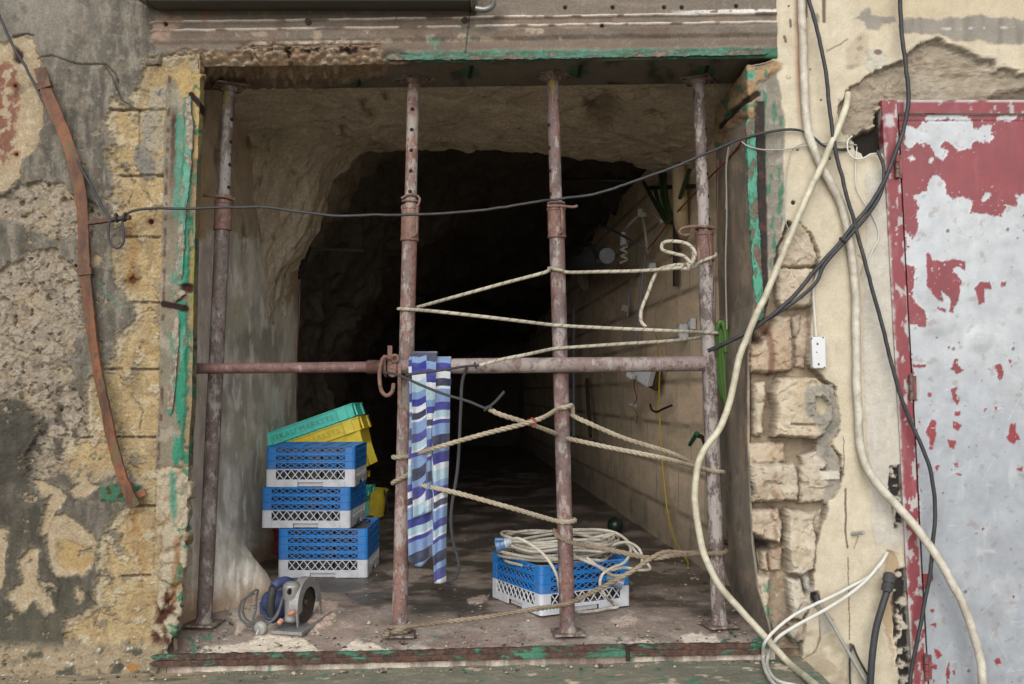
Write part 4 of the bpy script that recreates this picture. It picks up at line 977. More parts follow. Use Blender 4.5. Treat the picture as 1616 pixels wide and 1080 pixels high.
# ================================================================= STEEL PROPS
def prop_mat(name, base, alt, splash, amt, speck=.6):
    m, nt, b = new_mat(name)
    n1 = noise_node(nt, 9, 6, .65, stretch=(1, 1, .35)); n2 = noise_node(nt, 40, 8, .75); n3 = noise_node(nt, 130, 5, .7); n4 = noise_node(nt, 30, 9, .78, stretch=(1, 1, .45)); n5 = noise_node(nt, 5, 4, .6)
    c = mixc(nt, ramp(nt, n1, [(.42, 0.), (.6, 1.)]), tuple(base), tuple(alt))
    c = mixc(nt, ramp(nt, n2, [(.50, 0.), (.62, .75)]), c, tuple(C(76, 60, 54)))
    ad = N(nt, 'ShaderNodeMath', operation='MULTIPLY_ADD'); nt.links.new(n5, ad.inputs[0]); ad.inputs[1].default_value = .5; nt.links.new(n4, ad.inputs[2])
    c = mixc(nt, ramp(nt, ad.outputs[0], [(.84 - amt * .2, 0.), (.90 - amt * .2, .8)]), c, tuple(splash))
    c = mixc(nt, ramp(nt, n3, [(.58, 0.), (.68, speck)]), c, tuple(C(180, 172, 164)))
    nt.links.new(c, b.inputs['Base Color']); b.inputs['Roughness'].default_value = .7; b.inputs['Specular IOR Level'].default_value = .35
    bump(nt, b, n2, .35, .003)
    return m

PM = [prop_mat("mauve_prop_paint", C(126, 112, 106), C(104, 88, 82), C(170, 164, 158), .4),
      prop_mat("red_prop_paint", C(142, 102, 92), C(116, 102, 98), C(174, 166, 158), .5),
      prop_mat("purple_red_prop_paint", C(134, 96, 88), C(112, 98, 98), C(168, 160, 154), .35),
      prop_mat("brown_prop_paint", C(120, 104, 98), C(106, 92, 88), C(186, 178, 172), .6)]
M_HOLE_SHADE = flat_mat("hole_shade", (.006, .005, .005), .9, bmp=0)  # near-black discs painted for the shade inside holes; nothing is cut through
M_YELLOW_MARK = flat_mat("yellow_paint_mark", C(166, 146, 70), .8, var=.4, scale=70, dirt=C(120, 100, 84), dirt_amt=.9)
M_COLLAR = prop_mat("rusty_collar", C(138, 104, 92), C(112, 80, 70), C(170, 150, 140), .1)
M_PLATE = prop_mat("dusty_plate", C(132, 112, 102), C(104, 84, 76), C(176, 164, 154), .4)
PROP_AX = []

def prop(i, base, top, label, jy, collar_px, pin, hole_side, yellow=False):
    """an adjustable prop: outer tube below, inner tube with pin holes above, threaded collar between"""
    b = np.array(base); t = np.array(top); d = (t - b) / np.linalg.norm(t - b); L = np.linalg.norm(t - b)
    u, v, _ = frame_from(d); rx = np.array([1.0, 0, 0]) - d * d[0]; rx /= np.linalg.norm(rx); fy = np.cross(d, rx)   # rx right, -fy.. towards the camera
    fr = -fy if fy[1] > 0 else fy
    PROP_AX.append((b, d, L))
    th = thing('steel_prop', b, label, 'steel prop', 'steel props standing in the opening')
    def at(z): return b + d * z
    py0, py1 = collar_px
    def h_at(py):                        # height along the prop of an image row
        w = W(0, py, b[1]); return (w[2] - b[2]) / d[2]
    hc1, hc0 = h_at(py0), h_at(py1)
    RO, RI = .030, .0242
    m = MB(); m.lathe(at(.006), at(hc0 + .002), [(0, RO), (1, RO)], 28); m.build('outer_tube', PM[i], th)
    m = MB(); m.lathe(at(hc0 - .02), at(L - .007), [(0, RI), (1, RI)], 28)
    k = 0; z = hc1 + .05
    while z < L - .12:
        e = fr if hole_side == 0 else (rx * .86 + fr * .5) * (1 if hole_side > 0 else -1) + (0 if hole_side > 0 else fr * 1.0)
        e = e / np.linalg.norm(e)
        m.lathe(at(z) + e * (RI - .006), at(z) + e * (RI + .0006), [(0, .0078), (1, .0078)], 14, 1); z += .083 if hole_side == 0 else .092
    if yellow:
        pass
    o = m.build('inner_tube', [PM[i], M_HOLE_SHADE], th)
    if yellow:
        m = MB(); aa = np.linspace(-.9, .9, 12); rings = []
        P0 = []
        for zz, w in ((L - .012, .5), (L - .03, .42), (L - .055, .5), (L - .075, .16), (L - .11, .06)):
            P0.append([at(zz) + (RI + .0008) * (np.cos(a * w - .15) * fr + np.sin(a * w - .15) * rx) for a in aa])
        vv = np.array(P0).reshape(-1, 3); ff = [(r * 12 + c, r * 12 + c + 1, (r + 1) * 12 + c + 1, (r + 1) * 12 + c) for r in range(4) for c in range(11)]
        m.add(vv, ff); m.build('yellow_paint', M_YELLOW_MARK, th)
    # collar: sleeve, flange ring and a bent handle
    m = MB(); m.lathe(at(hc0), at(hc1), [(0, .033), (.02, .0365), (.10, .0365), (.12, .035), (.86, .035), (.88, .0375), (.97, .0375), (1, .033)], 28)
    m.build('threaded_collar', M_COLLAR, th)
    m = MB(); m.torus(at(hc1 + .014), d, .032, .0045, 28, 8)
    if pin == 'left':
        m.tube([at(hc1 + .010) - rx * .075 + fr * .03, at(hc1 + .008) - rx * .03 + fr * .037, at(hc1 + .006) + rx * .02 + fr * .036, at(hc1 + .0) + rx * .05 + fr * .02], .006, 8)
    elif pin == 'right':
        m.tube([at(hc1 + .0) - rx * .036 + fr * .03, at(hc1 - .004) + rx * .02 + fr * .04, at(hc1 - .008) + rx * .065 + fr * .034, at(hc1 - .004) + rx * .082 + fr * .033], .0055, 8)
        m.tube([at(hc1 - .01) + rx * .018 + fr * .038, at(hc1 - .06) + rx * .02 + fr * .040, at(hc0 + .02) + rx * .018 + fr * .041, at(hc0 + .012) + rx * .006 + fr * .038], .0055, 8)
    elif pin == 'loop':
        m.tube([at(hc1 + .012) + rx * .04 + fr * .02, at(hc1 + .016) + fr * .034, at(hc1 + .016) - rx * .05 + fr * .04, at(hc1 + .008) - rx * .098 + fr * .04, at(hc1 - .008) - rx * .108 + fr * .04, at(hc1 - .018) - rx * .09 + fr * .04, at(hc1 - .016) - rx * .066 + fr * .04], .006, 8)
        m.tube([at(hc1 - .012) + rx * .010 + fr * .037, at(hc1 - .08) + rx * .016 + fr * .040, at(hc0 - .02) + rx * .012 + fr * .036], .005, 8)
    else:
        m.tube([at(hc1 + .026) - rx * .034 + fr * .01, at(hc1 + .036) - rx * .0 + fr * .034, at(hc1 + .032) + rx * .034 + fr * .012, at(hc1 + .01) + rx * .037 + fr * .018, at(hc1 - .01) + rx * .03 + fr * .026], .005, 8)
        m.tube([at(hc1 - .0) + rx * .03 + fr * .022, at(hc1 - .07) + rx * .03 + fr * .026, at(hc0 + .025) + rx * .028 + fr * .03, at(hc0 + .014) + rx * .014 + fr * .036], .005, 8)
    m.build('collar_pin', M_COLLAR, th)
    for nm, cen, dirn, rot in (('base_plate', at(.003), 1, .12 * (i - 1)), ('top_plate', at(L - .003), -1, .5 + .2 * i)):
        c, s_ = math.cos(rot), math.sin(rot)
        m = MB(); Rm = np.array([[c, -s_, 0], [s_, c, 0], [0, 0, 1]])
        m.box(cen, (.124, .124, .0075), Rm)
        m.lathe(cen, cen + d * dirn * .02, [(0, .036), (.3, .036), (1, .031)], 24)
        if dirn < 0:
            for sx, sy in ((.045, .045), (-.045, .045), (.045, -.045), (-.045, -.045)):
                q_ = cen + Rm @ np.array([sx, sy, 0]); m.lathe(q_ - np.array([0, 0, .0036]), q_ - np.array([0, 0, .0045]), [(0, .007), (1, .007)], 10, 1)
        m.build(nm, [M_PLATE, M_HOLE_SHADE], th, bevel=.0015)

def foot(px, py, z): return G(px, py, z)
b1 = foot(322, 985, -.012); b2 = foot(630, 1001, -.031); b3 = foot(896, 999, -.025); b4 = foot(1135, 987, -.009)
t1 = W(362, 110, b1[1]); t2 = W(653, 120, b2[1] + .04); t3 = W(872, 100, b3[1] + .02); t4 = W(1102, 130, b4[1] + .05)
def to_lintel(p):      # the prop's head meets the lintel's underside
    f = (0.36 - min(max(p[1], 0.0), .36)) / .36
    z = in_z + (corner_z - .004 - in_z) * f + .013 * p[0] + .013 * .16
    q_ = p.copy(); q_[2] = z; return q_
t1, t2, t3, t4 = [to_lintel(t) for t in (t1, t2, t3, t4)]
t1[2] -= .008
prop(0, b1, t1, "mauve brown steel prop, leftmost of the four, with a pin sticking out left", 0, (316, 364), 'left', 1, True)
prop(1, b2, t2, "steel prop left of the striped towel, with rope tied round its foot", 1, (322, 380), 'clip', 0)
prop(2, b3, t3, "reddish steel prop standing in front of the coiled cable crate", 2, (326, 376), 'right', -1, True)
prop(3, b4, t4, "brown white-splashed steel prop, rightmost of the four, with a looped pin", 3, (364, 412), 'loop', 1)

# the prop laid across, behind the uprights
HY = .155
hl = W(312, 582, HY); hr = W(1112, 574, HY + .0)
hd_ = (hr - hl) / np.linalg.norm(hr - hl)
th = thing('steel_prop', (hl + hr) / 2, "steel prop lying horizontally across the opening behind the uprights", 'steel prop')
def hx(px): return W(px, np.interp(px, [312, 1112], [582, 574]), HY)
HM = prop_mat("dark_red_prop_paint", C(122, 88, 82), C(106, 78, 76), C(160, 150, 144), .05)
HM2 = prop_mat("grey_prop_paint", C(134, 112, 108), C(150, 136, 130), C(172, 162, 156), .35)
m = MB(); m.lathe(hl, hx(640), [(0, .0205), (1, .0205)], 24); m.lathe(hl - hd_ * .004, hl, [(0, .022), (1, .022)], 20, 1); m.build('inner_tube', [HM, M_YELLOW_MARK], th)
m = MB(); m.lathe(hx(622), hr, [(0, .0295), (1, .0295)], 28); m.build('outer_tube', HM2, th)
m = MB()
pr = []
for k in range(21): pr += [(k / 21, .0245), ((k + .5) / 21, .0275)]
m.lathe(hx(579), hx(608), pr + [(1, .0245)], 24); m.build('screw_thread', M_COLLAR, th)
m = MB(); c0 = hx(612)
m.lathe(hx(607), hx(611), [(0, .040), (1, .040)], 24); m.lathe(hx(613), hx(628), [(0, .038), (.2, .041), (.8, .041), (1, .037)], 24)
m.box(hx(617) + np.array([0, -.035, .03]), (.018, .012, .10)); m.torus(hx(625) + np.array([0, -.042, .03]), (0, 1, 0), .013, .006, 18, 8)
m.box(hx(632) + np.array([0, -.03, -.07]), (.014, .012, .16))
m.torus(hx(624) + np.array([-.005, -.05, -.028]), (0, 1, 0), .010, .005, 16, 8)
m.build('threaded_collar', M_COLLAR, th, bevel=.002)
m = MB(); m.tube([W(616, 566, HY - .05), W(607, 563, HY - .06), W(601, 575, HY - .065), W(599, 597, HY - .065), W(603, 619, HY - .065), W(611, 625, HY - .065), W(619, 618, HY - .06), W(621, 606, HY - .05)], .008, 10); m.build('collar_pin', M_COLLAR, th)

# ================================================================= ROPES
def rope_mat(name, a, b_, fleck=None):
    m, nt, b = new_mat(name)
    n = noise_node(nt, 160, 6, .7); n2 = noise_node(nt, 9, 4, .6)
    c = mixc(nt, ramp(nt, n2, [(.35, 0.), (.65, 1.)]), tuple(a), tuple(b_))
    c = mixc(nt, 1.0, c, ramp(nt, n, [(.3, .72), (.7, 1.2)]), 'MULTIPLY')
    if fleck is not None:
        uv = N(nt, 'ShaderNodeTexCoord'); sp = N(nt, 'ShaderNodeSeparateXYZ'); nt.links.new(uv.outputs['UV'], sp.inputs[0])
        def math_(op, x, y=None, z=None):
            q_ = N(nt, 'ShaderNodeMath', operation=op)
            for k, s_ in enumerate((x, y)):
                if s_ is None: continue
                if hasattr(s_, 'node'): nt.links.new(s_, q_.inputs[k])
                else: q_.inputs[k].default_value = s_
            return q_.outputs[0]
        ph = math_('ADD', math_('MULTIPLY', sp.outputs[1], 26.0), sp.outputs[0])
        fr1 = math_('FRACT', ph); band = math_('LESS_THAN', fr1, .16)
        ph2 = math_('FRACT', math_('SUBTRACT', math_('MULTIPLY', sp.outputs[1], 140.0), math_('MULTIPLY', sp.outputs[0], 3.0)))
        f_ = math_('MULTIPLY', band, math_('LESS_THAN', ph2, .55))
        c = mixc(nt, f_, c, tuple(fleck))
        ph3 = math_('FRACT', math_('ADD', math_('MULTIPLY', sp.outputs[1], 150.0), math_('MULTIPLY', sp.outputs[0], 4.0)))
        c = mixc(nt, math_('MULTIPLY', math_('LESS_THAN', ph3, .2), .35), c, tuple(C(120, 110, 92)))
    nt.links.new(c, b.inputs['Base Color']); b.inputs['Roughness'].default_value = .95; b.inputs['Specular IOR Level'].default_value = .1
    bump(nt, b, n, .5, .002)
    return m
M_ROPE = rope_mat("weathered_rope", C(190, 178, 156), C(164, 150, 128))
M_ROPE_OLD = rope_mat("dirty_rope", C(164, 150, 130), C(136, 120, 102))
M_BRAID = rope_mat("braided_rope", C(208, 200, 182), C(186, 176, 156), C(44, 40, 38))
M_CORD = flat_mat("black_cord", (.028, .028, .03), .75, var=.3, scale=200, bmp=.3)

def ax_at(i, py):
    b, d, L = PROP_AX[i]
    z = W(0, py, b[1])[2]
    return b + d * ((z - b[2]) / d[2])
RP = (.030 + .0005)
def wrap(i, py0, a0, py1, a1, rr, n=7, R=None):
    """rope points round prop i; angle 0 = right, 90 = front, 180 = left, 270 = behind (degrees)"""
    out = []
    for k in range(n):
        f = k / (n - 1); a = math.radians(a0 + (a1 - a0) * f)
        c = ax_at(i, py0 + (py1 - py0) * f); r = (R or RP) + rr
        out.append(c + np.array([math.cos(a) * r, -math.sin(a) * r, 0]))
    return out

rb = .0068
yb = lambda i, s: ax_at(i, 550)[1] + s * (.030 + rb + .001)
pts = [W(1020, 517, .03), W(1012, 508, .04), W(1012, 490, .045), W(1022, 464, .05), W(1031, 440, .05), W(1040, 426, .05), W(1058, 420, .04), W(1076, 418, .04)]
pts += [W(1090, 422, .03)] + wrap(3, 414, 130, 402, 20, rb, 5, .036) + wrap(3, 398, -10, 396, -150, rb, 5, .036) + [W(1092, 412, .03), W(1086, 424, .02), W(1072, 423, .02), W(1050, 425, .03), W(1000, 428, .04), W(950, 429, .05)]
pts += wrap(2, 430, 40, 424, 150, rb, 4) + wrap(2, 426, 190, 428, 200, rb, 2)
pts = pts[:-2]
pts += [W(860, 430, .03), W(800, 446, .05), W(720, 468, .07)] + wrap(1, 484, -40, 486, -150, rb, 5) + wrap(1, 487, 180, 489, 75, rb, 5)
pts += [W(690, 492, .03), W(780, 502, .05)] + wrap(2, 514, 120, 515, 60, rb, 3) + [W(960, 518, .04), W(1050, 522, .04)] + wrap(3, 525, 120, 526, 20, rb, 4) + wrap(3, 528, -20, 532, -140, rb, 4)
pts += [W(1060, 538, .16), W(980, 543, .12)] + wrap(2, 549, 40, 551, 140, rb, 4) + [W(830, 560, .06), W(790, 568, .05), W(757, 577, .05)]
m = MB(); m.tube(pts, rb, 8, step=.009)
# spare loops hanging from the knot
m.tube([W(1090, 420, .01), W(1097, 400, .0), W(1086, 386, .02), W(1062, 381, .03), W(1046, 384, .03), W(1045, 394, .03), W(1062, 400, .03), W(1080, 405, .02), W(1092, 418, .005)], rb, 8, step=.006)
m.torus(W(1085, 421, .02), (1, 0.2, .15), .011, .0065, 14, 8); m.torus(W(1076, 422, .03), (1, -.2, -.1), .0105, .0065, 14, 8)
o = m.build('braided_rope', M_BRAID)
tag(o, "pale braided rope with dark flecks zigzagging between the upper parts of three props", "rope")

rr = .0098
pts = [W(772, 646, .0), W(786, 653, .0), W(830, 667, .02)] + [W(870, 682, .13)] + [ax_at(2, 690) + np.array([0, .041, 0])] + [W(905, 694, .13), W(960, 706, .08), W(1040, 722, .06)] + wrap(3, 742, 120, 746, 10, rr, 4) + wrap(3, 746, -30, 742, -160, rr, 4) + [W(1060, 716, .15), W(980, 690, .14), W(920, 664, .12)]
pts += wrap(2, 654, 0, 652, -60, rr, 3) + wrap(2, 648, -120, 645, -200, rr, 3)[:2] + wrap(2, 648, 150, 642, 60, rr, 4) 
pts = pts[:-9]
pts += wrap(2, 655, -20, 650, -150, rr, 5)
o1 = MB(); o1.rope(pts, rr)
# second run: from prop three across to prop two, twice round it and back
pts = [ax_at(2, 652) + np.array([.043, .012, 0])] + wrap(2, 640, 20, 644, 100, rr, 4) + [W(850, 662, .02), W(760, 686, .035), W(690, 706, .03)] + wrap(1, 720, 70, 722, 180, rr, 5) + wrap(1, 724, 210, 734, 350, rr, 5) + wrap(1, 744, 20, 762, 160, rr, 6) + wrap(1, 763, 190, 764, 300, rr, 4)
pts += [W(665, 766, .10), W(720, 778, .08), W(800, 800, .05)] + wrap(2, 822, 120, 822, 10, rr, 4) + wrap(2, 821, -20, 820, -120, rr, 3)
o1.rope(pts, rr)
o1.torus(W(835, 667, .02), (1, 0, .3), .012, .003, 12, 6, 1); o1.tube([W(838, 660, .005), W(846, 664, .0), W(843, 674, .0)], .0035, 6, 1)
o = o1.build('twisted_rope', [M_ROPE, flat_mat("red_twine", C(150, 60, 46), .8)])
tag(o, "thick tan twisted rope crossing between the props at the height of the towel", "rope")
o1 = MB()
pts = wrap(2, 838, 190, 852, 80, rr, 5) + [W(930, 862, .04), W(980, 872, .05), W(1030, 881, .05), W(1062, 877, .05)] + wrap(3, 872, 110, 870, 0, rr, 4) + wrap(3, 870, -40, 872, -150, rr, 4)
pts += [W(1080, 873, .08), W(1048, 872, .055), W(1026, 882, .035), W(1000, 900, .03)] + [W(960, 922, .025)] + wrap(2, 948, 75, 951, 105, rr, 2) + [W(840, 962, .02), W(760, 975, .01), W(690, 983, .0)]
pts += wrap(1, 986, 60, 988, 170, rr, 4) + wrap(1, 990, 200, 986, 330, rr, 4) + wrap(1, 992, 20, 996, 170, rr + .004, 5) + wrap(1, 994, 200, 990, 330, rr + .004, 4) + wrap(1, 982, 30, 1000, 160, rr + .012, 5) + [W(612, 1000, -.02), W(606, 1002, -.01)]
o1.rope(pts, rr)
o = o1.build('twisted_rope', M_ROPE_OLD)
tag(o, "lowest and dirtiest twisted rope, tied at a prop foot and passing the cable crate", "rope")

m = MB(); m.tube([W(606, 588, .06), W(628, 592, .01), W(660, 606, .0), W(700, 622, .0), W(740, 634, .0), W(764, 644, .0), W(773, 647, .0)], .0052, 8)
m.torus(W(768, 645, .0), (.6, 0, -.6), .011, .005, 12, 6); m.torus(W(772, 645, .0), (.3, .5, .6), .010, .005, 12, 6); m.tube([W(770, 644, .0), W(782, 634, -.005), W(796, 618, -.005)], .0052, 8)
o = m.build('black_cord', M_CORD); tag(o, "black cord knotted to the twisted rope and running to the horizontal prop's collar", "cord")
m = MB(); m.tube([W(756, 577, .05), W(738, 578, .05), W(700, 584, .015), W(655, 590, .01), W(640, 592, .0)] , .0048, 8); m.torus(W(750, 577, .05), (1, 0, .2), .009, .0045, 12, 6)
m.tube([W(737, 580, .07), W(730, 600, .085), W(727, 650, .09), W(722, 740, .09), W(712, 810, .09), W(714, 850, .10), W(722, 880, .11), W(724, 900, .11), W(716, 915, .12), W(702, 918, .13)], .0062, 8)
o = m.build('black_cord', M_CORD); tag(o, "black cord whose long end hangs down to the floor beside the towel", "cord")

# ================================================================= THE TOWEL
m_, nt, b_ = new_mat("striped_towel")
uv = N(nt, 'ShaderNodeTexCoord'); sp = N(nt, 'ShaderNodeSeparateXYZ'); nt.links.new(uv.outputs['UV'], sp.inputs[0])
rnd = random.Random(11); stops = []; pos = 0
WHT, LBL, BLU, NVY, PAQ = C(214, 216, 222), C(122, 150, 192), C(52, 54, 138), C(40, 42, 72), C(168, 196, 208)
pat = [BLU, WHT, PAQ, LBL, BLU, WHT, NVY, WHT, LBL, BLU, PAQ, WHT, BLU, LBL, NVY, LBL]
tot = []; 
for i_, c_ in enumerate(pat): tot.append((c_, rnd.choice([.5, .8, 1.0, 1.3]) * (.55 if c_ is WHT else 1)))
S_ = sum(w for _, w in tot)
for c_, w in tot: stops.append((pos / S_, c_)); pos += w
fr_ = N(nt, 'ShaderNodeMath', operation='FRACT'); mu = N(nt, 'ShaderNodeMath', operation='MULTIPLY'); mu.inputs[1].default_value = 2.1
nt.links.new(sp.outputs[1], mu.inputs[0]); nt.links.new(mu.outputs[0], fr_.inputs[0])
rm = N(nt, 'ShaderNodeValToRGB'); rm.color_ramp.interpolation = 'CONSTANT'
while len(rm.color_ramp.elements) < len(stops): rm.color_ramp.elements.new(.5)
for e_, (p_, c_) in zip(rm.color_ramp.elements, stops): e_.position = p_; e_.color = (*c_, 1)
nt.links.new(fr_.outputs[0], rm.inputs[0])
ns = noise_node(nt, 260, 3, .6)
cc = mixc(nt, 1.0, rm.outputs[0], ramp(nt, ns, [(.3, .7), (.7, 1.2)]), 'MULTIPLY'); cc = mixc(nt, ramp(nt, noise_node(nt, 18, 5, .6), [(.35, .02), (.7, .2)]), cc, tuple(C(170, 172, 178)))
nt.links.new(cc, b_.inputs['Base Color']); b_.inputs['Roughness'].default_value = 1.0; b_.inputs['Specular IOR Level'].default_value = .05; b_.inputs['Sheen Weight'].default_value = .2
bump(nt, b_, ns, .5, .002)
M_TOWEL = m_

PLEAT = [(.60, -.05)]
def drape(m, x0, x1, z0f, folds, amp, yoff, ztop, seed, phase, shift):
    """a sheet over the tube: down in front, a short way down behind"""
    nu, nv = 70, 120
    tub = hx((x0 + x1) / 2); R_ = .034 + yoff
    xa, xb = W(x0, 600, HY)[0], W(x1, 600, HY)[0]
    V_ = []; UVs = []
    for j in range(nv + 1):
        for i in range(nu + 1):
            f = i / nu
            zb = z0f(f); pl = sum(ss(e_ - .015, e_ + .015, np.array(f)) * v_ for e_, v_ in PLEAT)
            back = -.22
            tt = j / nv
            arc = math.pi * R_
            Lf = tub[2] - zb
            s_ = -.25 + (Lf + arc + .25) * tt        # along the cloth, 0 = behind at the tube's height
            fold = math.sin(f * folds * 2 * math.pi + phase + .6 * math.sin(s_ * 2.1 + seed)) + .45 * math.sin(f * folds * 4.3 * math.pi + seed)
            if s_ < 0: y, z = R_ , s_
            elif s_ < arc: a = s_ / R_; y, z = R_ * math.cos(a), R_ * math.sin(a)
            else: y, z = -R_, -(s_ - arc)
            dn = min(1, max(0, abs(z)) / .25) if z < 0 else 0
            y += -amp * fold * dn * (-1 if s_ < 0 else 1) * .5 - (amp * .5 * dn if s_ > 0 else -amp * dn)
            x = xa + (xb - xa) * f + .006 * math.sin(s_ * 6 + f * 5 + seed) * dn + (.5 - f) * .02 * dn
            V_.append((x, tub[1] + y, tub[2] + z)); UVs.append((f, s_ + shift + float(pl) * min(1., max(0., s_) * 4) + (.10 * f * min(1., max(0., s_))) + .004 * math.sin(f * 9 + seed) + .10 * (fold > .3) * dn * 0))
    F_ = []; uvs = []
    for j in range(nv):
        for i in range(nu):
            q_ = (j * (nu + 1) + i, j * (nu + 1) + i + 1, (j + 1) * (nu + 1) + i + 1, (j + 1) * (nu + 1) + i); F_.append(q_); uvs.append([UVs[k] for k in q_])
    m.add(V_, F_, 0, uvs)
zt = lambda py: W(680, py, HY - .05)[2]
m = MB()
drape(m, 646, 712, lambda f: zt(884 + 10 * math.sin(f * 7)) if f < .62 else zt(884 + 36 * ss(.62, .72, np.array(f))), 1.6, .034, .002, 0, 1.0, .4, .05)
drape(m, 652, 690, lambda f: zt(816 - 10 * f), 1.1, .020, .022, 0, 2.0, 2.2, .31)
tw = m.mesh('towel', M_TOWEL, 80)
o = link_mesh('towel', tw); so = o.modifiers.new('solid', 'SOLIDIFY'); so.thickness = .0035; so.offset = 0
tag(o, "blue and white striped towel hanging folded over the horizontal prop", "towel")
# ================================================================= OLD SHOP FRAME ROUND THE OPENING
M_GREEN = None
def chipped_mat(name, paint, under, under2, amt=.5, rough=.6, scale=22, stretch=(1, 1, .4)):
    m, nt, b = new_mat(name)
    n1 = noise_node(nt, scale, 8, .72, stretch=stretch, dist=.5); n2 = noise_node(nt, scale * 3, 6, .7); n3 = noise_node(nt, scale * .5, 5, .6)
    base = mixc(nt, ramp(nt, n2, [(.4, 0.), (.6, 1.)]), tuple(under), tuple(under2))
    pt = mixc(nt, 1.0, tuple(paint), ramp(nt, n3, [(.3, .72), (.7, 1.2)]), 'MULTIPLY')
    pt = mixc(nt, ramp(nt, n2, [(.55, 0.), (.75, .35)]), pt, tuple(C(150, 190, 170)))
    f = ramp(nt, n1, [(amt - .02, 0.), (amt + .02, 1.)])
    c = mixc(nt, f, base, pt)
    nt.links.new(c, b.inputs['Base Color']); b.inputs['Roughness'].default_value = rough
    ad = N(nt, 'ShaderNodeMath', operation='MULTIPLY_ADD'); nt.links.new(n2, ad.inputs[0]); ad.inputs[1].default_value = .4; nt.links.new(f, ad.inputs[2])
    bump(nt, b, ad.outputs[0], .5, .004)
    return m
M_GREEN = chipped_mat("chipped_green_paint", C(74, 142, 118), C(158, 148, 128), C(104, 78, 64), .50)
M_GREEN2 = chipped_mat("worn_green_paint", C(78, 142, 118), C(160, 148, 126), C(110, 92, 76), .52)
M_RUSTRAIL = chipped_mat("rusted_rail", C(66, 122, 96), C(58, 40, 34), C(98, 66, 50), .55, .85, 18, (.35, 1, 1))

BX = .3
def rough_bar(mb, pts, w, t, seed, amp=.004, n=46, mi=0, ragged=.0):
    """an uneven moulded bar along front-plane points: rounded section w wide, t deep, with worn edges"""
    P = spline(pts, .008); L = np.concatenate([[0], np.cumsum(np.linalg.norm(np.diff(P, axis=0), axis=1))])
    T = np.gradient(P, axis=0); T /= np.linalg.norm(T, axis=1, keepdims=True)
    a = np.linspace(0, 2 * math.pi, 17)[:-1]
    sec = np.stack([np.sign(np.cos(a)) * np.abs(np.cos(a)) ** BX * w / 2, np.sign(np.sin(a)) * np.abs(np.sin(a)) ** BX * t / 2], 1)
    rings = []
    for i in range(len(P)):
        side = np.cross(T[i], [0, -1, 0]); side /= np.linalg.norm(side); out = np.array([0, -1.0, 0])
        s_ = sec.copy()
        nz = fbm(np.full(16, L[i] * 26) + np.cos(a) * 2.5, np.sin(a) * 2.5 + seed * 7.7, 5, seed, .65)
        k = 1 + amp / (w * .5) * 2.2 * nz[:, None]
        endk = min(1, min(i, len(P) - 1 - i) / 4 + .35)
        rings.append(P[i] + (s_[:, 0:1] * k * endk) * side + (s_[:, 1:2] * k * endk) * out)
    mb.ring_sweep(rings, mi)

fr = thing('shop_frame', W(740, 1040, -.02), "remains of an old green painted frame round the cave opening, with a rusted bottom rail", 'frame')
m = MB(); rough_bar(m, [W(299, 152, -.004), W(297, 175, -.005), W(300, 195, -.005), W(297, 260, -.004), W(290, 330, -.004), W(286, 390, -.004), W(284, 442, -.004)], .026, .018, 3); m.build('side_post', M_GREEN, fr)
m = MB(); rough_bar(m, [W(280, 500, -.004), W(276, 560, -.004), W(271, 620, -.004), W(268, 655, -.002)], .024, .016, 5); m.build('side_post', M_GREEN2, fr)
m = MB(); rough_bar(m, [W(293, 462, -.004), W(282, 466, -.006), W(276, 476, -.004)], .03, .03, 8, .006); m.build('post_stub', M_GREEN2, fr)
m = MB(); rough_bar(m, [W(1183, 188, .006), W(1186, 260, .004), W(1189, 340, .004), W(1194, 420, .004), W(1197, 470, .004), W(1198, 506, .004)], .034, .020, 12); m.build('side_post', chipped_mat("thick_green_paint", C(62, 148, 120), C(112, 84, 62), C(84, 64, 52), .485), fr)
m = MB(); rough_bar(m, [W(608, 92, -.010), W(760, 91, -.012), W(900, 89, -.012), W(1060, 86, -.012), W(1212, 83, -.012)], .022, .022, 14, .004); m.build('head_rail', chipped_mat("dark_green_paint", C(50, 104, 82), C(122, 102, 84), C(82, 66, 56), .47, stretch=(.4, 1, 1)), fr)
# bottom rail: a rusted channel, its two flanges and the flaking crust
m = MB()
ra, rb_ = W(236, 1050, -.026), W(1206, 1028, -.026)
rough_bar(m, [ra + np.array([0, 0, .004]), ra * .7 + rb_ * .3 + np.array([0, 0, .002]), ra * .3 + rb_ * .7 + np.array([0, 0, .004]), rb_], .022, .016, 21, .002)
rough_bar(m, [ra + np.array([0, .012, .026]), ra * .6 + rb_ * .4 + np.array([0, .012, .020]), ra * .25 + rb_ * .75 + np.array([0, .012, .024]), rb_ + np.array([0, .012, .018])], .020, .020, 23, .003)
m.build('bottom_rail', M_RUSTRAIL, fr)
m = MB(); m.tube([W(991, 1044, -.04), W(991, 1034, -.036), W(990, 1022, -.03)], .0075, 8); m.tube([W(984, 1018, -.03), W(992, 1020, -.03), W(1006, 1016, -.03)], .003, 6); m.build('bolt', flat_mat("rusted_bolt", RUST_D, .9, var=.3, bmp=.5), fr)

